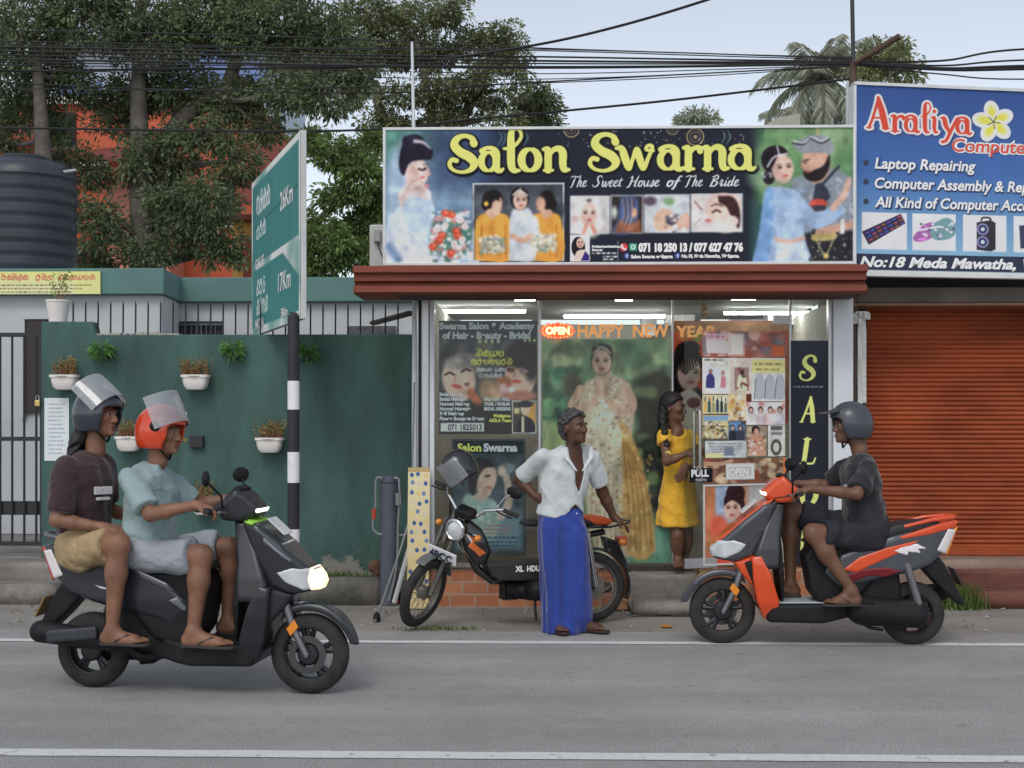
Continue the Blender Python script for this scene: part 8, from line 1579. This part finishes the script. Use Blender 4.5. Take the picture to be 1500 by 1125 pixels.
# ------------------------------------------------------------------ trees, palm and houses behind
M_BARK = mat('grey_bark', (.11, .095, .08), .9, var=.4, scale=5, bump=.8, bscale=18); M_BARKD = mat('dark_bark', (.06, .048, .038), .9, var=.4, scale=5, bump=.8, bscale=18)
def tree(name, label, base, forks, blobs, n, leaf, col, seed, Y, bark=None, group=None, clump=.3, tr=.16, dz=.55, droop=.2, asp=.42, per=46):
    r = np.random.RandomState(seed); t = thing(name, label, 'tree', base, group); m = MB(); B = []
    for (u, v, a, b) in blobs:
        y = Y+r.uniform(-1, 1)*dz; B.append((np.array(P(u, v, y)), a*y/2000, b*y/2000))
    trunks = []
    for fk in forks:
        pts = [np.array(P(u, v, Y+d)) for u, v, d in fk]; pts[0] = np.array([pts[0][0], pts[0][1], 0]); c = crom(pts, 6); L = len(c); m.tube([tuple(p) for p in c], [tr*(1-.72*i/(L-1)) for i in range(L)], 10); trunks.append((c, [tr*(1-.72*i/(L-1)) for i in range(L)]))
    C, D, T = [], [], []; vol = sum(a*b for _, a, b in B)
    for c, a, b in B:
        best = min(((np.linalg.norm(p-c)+.6*max(0, p[2]-c[2])*1.5, p, rad) for cv, rs in trunks for p, rad in zip(cv, rs)), key=lambda x: x[0])
        s0 = best[1]; mid = (s0+c)/2+r.normal(0, .12, 3)*np.linalg.norm(c-s0)*.6; cv = crom([s0, mid, c], 5); m.tube([tuple(p) for p in cv], [max(.018, best[2]*.6)*(1-.75*i/10) for i in range(len(cv))], 7)
        k = max(4, int(n/per*a*b/vol))
        for j in range(k):
            d = r.normal(size=3); d /= np.linalg.norm(d); q = r.uniform(.25, 1)**.6; cc = c+d*np.array([a, min(a, b)*.9, b])*q
            if j % 4 == 0: m.tube([tuple(c+(cc-c)*.1), tuple((c+cc)/2+r.normal(0, .05, 3)), tuple(cc)], [.016, .01, .004], 5, cap=False)
            cr_ = clump*r.uniform(.6, 1.3); tone = r.uniform(.15, .85)
            for _ in range(per):
                e = r.normal(size=3); e /= np.linalg.norm(e); rr = cr_*r.uniform(.15, 1)**.7; C.append(cc+e*rr*np.array([1, 1, .62])); D.append(e*.8+d*.3+np.array([0, 0, -.1])); T.append(tone)
    m.build('trunk', bark or M_BARK, t, smooth=True); rs = r.uniform(.65, 1.25, len(C)); leaf_cloud('crown', C, D, leaf*rs, leaf*asp*rs, col, t, seed, droop, np.array(T)); return t
L_DK = leaf_mat('dark_tree_leaves', (.15, .185, .095), .55); L_MID = leaf_mat('olive_tree_leaves', (.18, .205, .1), .5); L_LT = leaf_mat('fresh_tree_leaves', (.16, .23, .075), .5); L_GR = leaf_mat('grey_palm_leaves', (.42, .45, .36), .35)
tree('tree', 'big dark leaved tree covering the orange house beside the water tank', P(205, 500, 19), [[(208, 600, 0), (206, 300, 0), (203, 120, 0), (206, -40, 0)], [(60, 600, -.5), (66, 330, -.5), (62, 200, -.5), (52, 60, -.5)], [(212, 600, .3), (240, 240, .3), (330, 130, .3), (360, 20, .3)]],
     [(40, 50, 84, 74), (130, 20, 76, 56), (225, 50, 74, 60), (310, 20, 74, 66), (395, 40, 80, 62), (470, 60, 66, 60), (480, 130, 48, 46), (95, 120, 60, 34), (180, 140, 60, 34), (260, 130, 66, 40), (350, 150, 60, 40), (425, 130, 52, 36), (12, 150, 46, 40), (130, 250, 34, 30), (150, 330, 36, 42), (255, 225, 50, 42), (300, 300, 52, 46), (255, 345, 36, 34), (345, 235, 40, 38), (330, 365, 48, 30), (62, 178, 46, 26), (178, 178, 36, 26), (196, 240, 20, 40), (300, 195, 44, 26), (245, 292, 30, 28), (100, 312, 24, 26), (92, 232, 26, 24), (380, 190, 34, 26), (210, 372, 40, 20), (160, 390, 40, 16), (520, 95, 30, 50), (0, 215, 28, 26), (126, 372, 22, 18)], 76000, .08, L_DK, 11, 19, clump=.21, tr=.2)
tree('tree', 'tall olive tree with open crown rising behind the salon billboard', P(640, 500, 24), [[(640, 600, 0), (640, 330, 0), (636, 190, 0), (610, 60, 0)], [(640, 600, .2), (660, 260, .2), (690, 150, .2), (730, 70, .2)], [(630, 600, 0), (600, 280, 0), (560, 170, 0), (530, 80, 0)]],
     [(540, 20, 44, 30), (600, 30, 46, 34), (655, 10, 36, 30), (630, 80, 40, 26), (565, 85, 36, 26), (690, 60, 40, 26), (735, 55, 30, 24), (755, 95, 26, 20), (700, 110, 34, 22), (640, 130, 36, 22), (585, 140, 34, 24), (660, 170, 36, 20), (720, 150, 28, 18), (560, 180, 36, 18), (520, 130, 26, 26), (755, 130, 20, 16), (610, 195, 30, 16), (680, 200, 30, 14), (600, 70, 44, 30), (720, 80, 36, 26), (670, 140, 40, 22), (735, 175, 30, 14), (585, 185, 34, 16), (640, 180, 36, 14), (545, 60, 34, 26)], 30000, .085, L_MID, 5, 24, clump=.17, tr=.17)
tree('tree', 'small dark tree just clear of the olive tree above the billboard', P(785, 500, 25), [[(785, 600, 0), (785, 300, 0), (784, 165, 0)]], [(775, 160, 26, 16), (798, 152, 22, 18), (795, 178, 26, 14), (765, 182, 22, 12), (787, 135, 16, 12)], 5000, .085, L_DK, 8, 25, clump=.2, tr=.1)
tree('tree', 'fresh green tree between the road sign and the salon billboard', P(480, 500, 18), [[(470, 600, 0), (455, 400, 0), (470, 320, 0), (540, 280, 0)], [(440, 600, 0), (432, 380, 0), (436, 270, 0), (444, 210, 0)]],
     [(470, 350, 42, 26), (520, 335, 42, 28), (555, 300, 34, 30), (500, 290, 34, 18), (535, 250, 34, 24), (490, 225, 36, 22), (455, 210, 26, 20), (530, 375, 44, 22), (460, 385, 40, 20), (575, 350, 30, 30), (440, 330, 26, 20), (560, 215, 34, 22)], 17000, .085, L_LT, 9, 18, clump=.17, tr=.1)
tree('tree', 'yellow green tree behind the top of the blue billboard', P(1300, 500, 30), [[(1300, 600, 0), (1300, 250, 0), (1304, 110, 0)]], [(1290, 75, 32, 20), (1320, 82, 26, 22), (1268, 100, 26, 18), (1305, 108, 38, 14), (1335, 108, 18, 12)], 3600, .11, leaf_mat('pale_tree_leaves', (.26, .29, .14), .4), 4, 30, clump=.22, tr=.12)
tree('tree', 'tiny far treetop showing above the middle of the billboard', P(1022, 500, 38), [[(1022, 600, 0), (1022, 300, 0), (1022, 180, 0)]], [(1008, 178, 20, 9), (1030, 173, 20, 10), (1018, 166, 12, 6)], 1800, .13, L_GR, 3, 38, clump=.25, tr=.1)
def palm(u, v, Y, L, n, seed, label, base):
    r = np.random.RandomState(seed); c = np.array(P(u, v, Y)); t = thing('palm_tree', label, 'palm tree', base, 'palms behind the billboards'); MB().tube([(c[0]+.1, Y, 0), (c[0]+.05, Y, c[2]*.5), tuple(c)], [.2, .16, .13], 10).build('trunk', M_BARK, t, smooth=True)
    C, D, LL = [], [], []; m = MB()
    for i in range(n):
        a = 2*PI*i/n+r.uniform(-.2, .2); el = r.uniform(-.25, 1.25); h = np.array([math.cos(a), math.sin(a), 0]); l = L*r.uniform(.8, 1.1); p = c.copy(); pts = [p.copy()]; e = el
        for k in range(14): e -= .11*(1.2-.3*el); p = p+(h*math.cos(e)+np.array([0, 0, math.sin(e)]))*l/14; pts.append(p.copy())
        m.tube([tuple(x) for x in pts], [.035*(1-.9*k/14) for k in range(15)], 4, cap=False)
        for k in range(2, 15):
            dr = pts[k]-pts[k-1]; dr /= np.linalg.norm(dr); sd = np.cross(dr, [0, 0, 1]); sd /= np.linalg.norm(sd)+1e-6
            for q in range(4):
                pp = pts[k-1]+(pts[k]-pts[k-1])*(q/4)
                for s in (-1, 1): C.append(pp); D.append(sd*s*.9+dr*.5+np.array([0, 0, -.55])+r.normal(0, .12, 3)); LL.append(L*.26*math.sin(.35+2.5*k/15)*r.uniform(.7, 1.1))
    m.build('frond_ribs', mat('palm_rib', (.2, .19, .12), .7), t); leaf_cloud('fronds', C, D, LL, .036, L_GR, t, seed, .25)
palm(1203, 118, 46, 2.75, 24, 3, 'tall grey green coconut palm over the right end of the billboard', P(1207, 500, 46))
palm(1180, 178, 50, 1.9, 14, 6, 'low palm just behind the tall coconut palm', P(1180, 500, 50))
# orange house behind the dark tree
HY = 27
def blk(t, nm, m_, u0, v0, u1, v1, y, d, bev=.0): a, b = XZ(u0, v0, y), XZ(u1, v1, y); return MB().box((a[0], y, max(.0, b[1])), (b[0], y+d, a[1])).build(nm, m_, t, bevel=bev)
M_OR = mat('orange_house_paint', A(176, 78, 44), .8, var=.12, scale=1); M_SAL = mat('salmon_house_paint', A(188, 116, 96), .8, var=.1, scale=1); M_RRF = mat('dark_red_roof', A(110, 44, 36), .7, var=.2, stretch=(14, 1, 1)); M_BLU = mat('blue_sheet', A(88, 116, 168), .5, var=.35, scale=3, stretch=(9, 1, .6)); M_WB = mat('pale_blue_sheet', A(160, 176, 196), .5, var=.2, scale=3, stretch=(9, 1, .6))
t = thing('orange_house', 'bright orange house with dark red roofs seen through the trees', 'house', (P(180, 500, HY).x, HY, 0))
blk(t, 'wall', M_OR, -60, 150, 372, 900, HY, 5); blk(t, 'wing', M_SAL, 158, 262, 250, 900, HY-1, .99); blk(t, 'upper_band', mat('cream_trim', A(190, 180, 170), .7), -60, 143, 372, 150, HY-.15, .5); blk(t, 'floor_band', mat('cream_trim', A(190, 180, 170)), -60, 236, 157, 243, HY-.12, .11)
for u0, v0, u1, v1 in ((60, 165, 110, 215), (262, 270, 300, 330), (312, 262, 345, 330), (20, 262, 60, 330)): f = blk(t, 'window', M_DARK, u0, v0, u1, v1, HY-.06, .05); f2 = blk(f, 'window_frame', mat('cream_trim', A(190, 180, 170)), u0-3, v1, u1+3, v1+4, HY-.14, .13)
for u0, u1, v0, v1, y in ((100, 215, 190, 236, HY-2.2), (345, 372, 232, 300, HY-1.5), (-40, 60, 170, 200, HY-1.6)):
    a, b = XZ(u0, v0, y), XZ(u1, v1, y); z0, z1 = b[1], a[1]; MB().prism([(y, z0), (y+2.1 if u0 == 100 else y+1.4, z1), (y+2.1 if u0 == 100 else y+1.4, z1+.08), (y, z0+.08)], a[0], b[0], 'yz').build('roof', M_RRF, t)
t = thing('blue_building', 'tall pale building with blue sheet cladding behind the orange house', 'building', (P(250, 500, 34).x, 34, 0))
blk(t, 'wall', M_WB, 84, 60, 395, 900, 34, 5); blk(t, 'cladding', M_BLU, 235, 66, 390, 132, 33.7, .28); blk(t, 'cladding', M_BLU, 84, 120, 146, 170, 33.8, .19); blk(t, 'roof', mat('blue_grey_roof', A(70, 90, 130), .6), 80, 52, 399, 60, 33.4, 6)
t = thing('yellow_store', 'small yellow hut with a red door far behind the road sign', 'hut', (P(355, 500, 22).x, 22, 0)); blk(t, 'wall', mat('yellow_paint', A(200, 150, 60), .7), 340, 322, 385, 900, 22, 2); blk(t, 'door', mat('red_paint_door', A(140, 50, 40), .7), 356, 350, 366, 900, 21.94, .05); blk(t, 'roof', M_RRF, 334, 314, 392, 321.5, 21.7, 2.6)
t = thing('far_roof', 'grey corrugated roof between palm and billboard', 'house', (P(1140, 500, 34).x, 34, 0)); a, b, c_ = P(1098, 188, 34), P(1140, 172, 34), P(1172, 172, 34); m = MB(); m.prism([(a.x-.3, a.z-.3), (b.x, b.z), (c_.x, c_.z+.1), (c_.x, a.z-.3)], 34, 38); m.build('roof', mat('weathered_sheet', A(150, 150, 140), .7, var=.25, stretch=(14, 1, 1)), t); MB().box((a.x, 34.2, 0), (c_.x-.1, 37.8, a.z-.31)).build('wall', M_WHITEW, t)

# ------------------------------------------------------------------ poles, wires and street things
PX = XZ(1250, 92, 11.25)[0]; PZ = XZ(1250, 92, 11.25)[1]
t = thing('utility_pole', 'thin rusty steel pole with an angled arm beside the blue billboard', 'utility pole', (PX, 11.25, 0))
MB().tube([(PX, 11.25, 0), (PX, 11.25, PZ)], [.045, .032], 12).build('lower_pole', M_RUST, t, smooth=True); MB().tube([(PX, 11.25, PZ), (XZ(1247, -60, 11.25)[0], 11.25, XZ(0, -60, 11.25)[1])], .017, 10).build('upper_pole', mat('dark_steel', (.05, .05, .055), .5, .4), t, smooth=True)
MB().tube([(PX+.01, 11.2, PZ-.01), tuple(P(1318, 53, 11.0))], .026, 12).build('arm', M_RUST, t, smooth=True); a, b = XZ(1240, 122, 11.3), XZ(1249, 188, 11.3); MB().box((a[0], 11.3, b[1]-.4), (b[0], 11.33, a[1])).build('white_plank', M_WPIL, t)
M_WIRE = mat('wire_black', (.012, .012, .014), .6, var=0)
def wire(pts, r, lab):
    q = crom([tuple(P(u, v, y)) for u, v, y in pts], 10); o = MB().tube([tuple(x) for x in q], r, 6).build('overhead_wire', M_WIRE, None, smooth=True); tag(o, lab, 'wire', 'overhead wires')
wl = 'black overhead wire in the bundle running to the steel pole'
for v0, v1, v2, ve, r in ((46, 56, 70, 86, .0056), (62, 72, 74, 88, .0049), (70, 80, 83, 90, .0077), (76, 84, 89, 91, .0091), (82, 90, 93, 92, .0063), (88, 95, 98, 93, .0098), (92, 97, 100, 93, .0056), (96, 102, 108, 94, .0042), (104, 112, 116, 95, .0042), (130, 128, 122, 96, .0042), (66, 70, 72, 84, .0042)):
    wire([(-1500, v0-30, 11.5), (-250, v0-6, 11.3), (200, v0+2, 11.28), (480, v1, 11.27), (780, v2, 11.26), (1050, (v2+ve)/2+1, 11.255), (1250, ve, 11.25)], r, wl)
for i, (ve, r) in enumerate(((72, .009), (88, .008), (97, .012), (101, .012), (96, .008), (116, .006))): wire([(1250, 90+i, 11.25), (1380, 92+(ve-90)*.45+5, 11.3), (1500, ve, 11.35), (1850, ve-8, 11.5), (2250, ve-14, 11.7)], r, 'black overhead wire leaving the steel pole above the blue billboard')
wire([(-1500, 160, 11.8), (-250, 182, 11.6), (0, 187, 11.6), (370, 192, 11.6), (560, 189, 11.55), (700, 174, 11.5), (830, 162, 11.45), (1000, 145, 11.4), (1250, 115, 11.3)], .010, 'single low black wire sagging across the trees to the steel pole')
wire([(-1500, 110, 11.6), (-300, 106, 11.5), (200, 102, 11.4), (400, 100, 11.35), (560, 96, 11.3), (760, 70, 11.2), (900, 40, 10.9), (1060, -8, 10.6), (1300, -90, 10)], .011, 'lone black wire climbing out of the top of the frame')
wire([(-1500, 90, 11.8), (-250, 112, 11.6), (200, 130, 11.6), (560, 136, 11.5), (760, 122, 11.4), (1250, 96, 11.26)], .006, 'thinnest black wire crossing low over the dark tree')
# road sign on a striped pole
RY = 10.1; pt = P(430, 470, RY); t = thing('road_sign', 'green distance sign seen edge on over a black and white pole', 'road sign', (pt.x, RY, 0))
pr_ = lambda z0, z1, nm, mm: MB().tube([(pt.x, RY, z0), (pt.x, RY, z1)], .045, 20).build(nm, mm, t, smooth=True)
M_PB = mat('pole_black', (.02, .02, .024), .5, var=.25, scale=14); M_PW2 = mat('pole_white', A(206, 206, 206), .5, var=.1, scale=14); vs = [985, 920, 858, 760, 707, 665, 600, 558, 524, 470]
zv = [0.0]+[XZ(430, v, RY)[1] for v in (840, 775, 707, 662, 600, 558)]+[XZ(430, 462, RY)[1]]
for i in range(len(zv)-1): pr_(zv[i]+.0005, zv[i+1], 'pole_band', M_PW2 if i % 2 == 1 else M_PB)
a = P(441, 190, RY-.06); a0 = P(441, 463, RY-.06); far = P(369.5, 258, RY-.06); sY = (RY-.06)*1.235; b = P(369.5, 258, sY); dirx = Vector((b.x-a.x, b.y-a.y, 0)); Ls = dirx.length; dirx.normalize(); nrm = Vector((dirx.y, -dirx.x, 0)); nrm = nrm if nrm.x < 0 else -nrm
z1, z0 = a.z, a0.z-.02; SP = lambda i, j, e=0.0: tuple(Vector((a.x, a.y, 0))+dirx*(Ls*i)+nrm*e+Vector((0, 0, z1+(z0-z1)*j)))
nrm = nrm if (Vector((a.x, a.y, 0))+nrm).length < (Vector((a.x, a.y, 0))-nrm).length else -nrm
p = Paint(0, 0, 210, 128, 1.6, (54, 124, 122)); p.rect(0, 0, 210, 5, (216, 216, 206)); p.rect(0, 122, 210, 128, (216, 216, 206)); p.rect(0, 0, 5, 128, (216, 216, 206)); p.rect(204, 0, 210, 128, (216, 216, 206)); p.rect(0, 70, 210, 75, (216, 216, 206)); p.poly([(140, 74), (210, 74), (210, 100)], (206, 208, 198), soft=2); p.spots(5, 5, 205, 122, [(50, 116, 116), (62, 130, 126)], 30, 8, 20, soft=14, alpha=.5); p.stroke([(8, 40), (200, 36)], .8, (40, 96, 96))
sinhala(p, 'gsll', 24, 30, 17, (216, 220, 214), 90, .9); sinhala(p, 'kvl', 24, 50, 13, (216, 220, 214), 70, .9); sinhala(p, 'mvr', 24, 96, 13, (216, 220, 214), 70, .9); sinhala(p, 'msgm', 24, 112, 13, (216, 220, 214), 80, .9)
# the sheet runs from the far edge (left as read) to the near edge at the pole
p.mesh('print', lambda i, j: SP(1-i, j, .004), parent=t); m = MB(); m.obox((Vector(SP(0, 0))+Vector(SP(1, 1)))/2-nrm*.02, dirx*(Ls/2), nrm*.021, Vector((0, 0, (z1-z0)/2))); m.build('panel', mat('sign_back_grey', A(176, 178, 176), .5, .2), t, bevel=.004)
for s_, i, j, h in (('26Km', .36, .34, .21), ('GALLE', .9, .58, .12), ('17Km', .4, .80, .21), ('MATARA', .9, .96, .11), ('5Km', .34, .95, .09)): text_obj('lettering', s_, SP(i, j, .008), h, M_PW, t, xdir=-dirx, bold=.004, width=(.6 if 'Km' in s_ and h > .1 else .3 if h < .1 else .5))
m = MB(); m.obox(Vector((pt.x, RY, z0-.03)), (.02, 0, 0), (0, .045, 0), (0, 0, .08)); m.build('bracket', M_PB, t)
# standpipe, meter, hoses
SY_ = 11.02; c = P(570, 697, SY_); cz0 = .0; t = thing('standpipe', 'thick grey pipe post with water meter and hoses beside the dotted board', 'pipe', (c.x, SY_, 0))
MB().lathe([(.075, 0), (.075, c.z-.05), (.085, c.z-.048), (.085, c.z), (.001, c.z+.002)], (c.x, SY_, 0), 24).build('pipe', mat('grey_pvc', A(72, 78, 90), .5, var=.1), t, smooth=True)
M_HOSE = mat('hose_grey', (.22, .23, .24), .5); tb = lambda pts, r, nm, mm, par=t: MB().tube([tuple(x) for x in crom([tuple(P(u, v, SY_-.1)) for u, v in pts], 6)], r, 8).build(nm, mm, par, smooth=True)
h = tb([(560, 700), (551, 703), (550, 740), (546, 770), (552, 781), (560, 783)], .009, 'hose', M_HOSE); tb([(548, 745), (547.5, 760)], .017, 'red_valve', mat('red_plastic', (.5, .06, .03), .4), h); h = tb([(577, 700), (584, 703), (585, 730), (583, 770), (581, 830), (570, 880)], .009, 'hose', M_HOSE); tb([(584, 722), (584.5, 740)], .03, 'water_meter', mat('meter_grey', (.26, .26, .27), .4, .5), h); tb([(585, 784), (596, 782), (603, 765), (604, 690), (607, 560)], .008, 'hose', M_HOSE)
t = thing('guy_wire', 'slanting steel guy rod with a black insulator near the ground', 'guy wire', GP(549, 912)); g = GP(549, 912)
MB().tube([tuple(g), tuple(P(556, 893, 10.25)), tuple(P(588, 800, 10.75)), tuple(P(612, 720, 11.0))], [.012, .011, .008, .008], 8).build('rod', mat('galvanised', (.3, .3, .3), .5, .6), t, smooth=True); sd = SDF(P(552, 905, 10.15)-Vector((.08,)*3), P(552, 905, 10.15)+Vector((.08,)*3), .005); sd.ell(P(552, 905, 10.12), (.028, .028, .045)); sd.build('insulator', M_BLKP, t)
m = MB(); q0, q1 = P(577, 884, 10.6), P(602, 792, 10.9); m.tube([tuple(q0), tuple(q1)], .02, 6); o = m.build('steel_strip', mat('pale_strip', A(160, 160, 158), .6), None); tag(o, 'pale metal strip leaning against the yellow dotted board', 'strip')
def lump(name, lab, cat, c, r, mm, seed=1):
    rr = np.random.RandomState(seed); s = SDF(Vector(c)-Vector((.2,)*3), Vector(c)+Vector((.2,)*3), .008)
    for _ in range(6): s.ell(Vector(c)+Vector(rr.normal(0, .4, 3))*r[0]*.6, [x*rr.uniform(.5, .9) for x in r], None, .02)
    s.inter(lambda X, Y, Z: -Z+.001+0*X+0*Y); o = s.build(name, mm); tag(o, lab, cat)
lump('plastic_scrap', 'crumpled red plastic scrap on the ground by the pipe', 'litter', GP(573, 886)+Vector((0, .0, .025)), (.05, .04, .035), mat('red_plastic', (.5, .06, .03)), 3); lump('plastic_scrap', 'crumpled dark plastic bag beside the red scrap', 'litter', GP(588, 882)+Vector((0, 0, .03)), (.07, .05, .04), mat('dark_bag', (.05, .045, .045), .4), 4)
lump('brick_lump', 'broken brown brick on the kerb beside the pipe', 'brick', P(549, 832, 11.3), (.05, .05, .07), mat('brick_brown', (.16, .08, .05), .9, var=.3), 5); lump('tile_rubble', 'broken orange brown tile rubble by the moped rear wheel', 'rubble', GP(915, 893)+Vector((0, 0, .03)), (.1, .06, .05), mat('brick_tan', (.36, .2, .11), .9, var=.3), 6)
g = GP(978, 918); m = MB(); m.add([(g.x-.05, g.y-.05, .005), (g.x+.02, g.y-.07, .008), (g.x+.035, g.y+.02, .006), (g.x-.0, g.y+.1, .005), (g.x-.045, g.y+.06, .007)], [(0, 1, 2, 3, 4)]); o = m.build('fallen_leaf', mat('orange_leaf', (.55, .22, .05), .7, var=.2)); tag(o, 'fallen orange leaf lying on the verge before the doorstep slab', 'leaf')
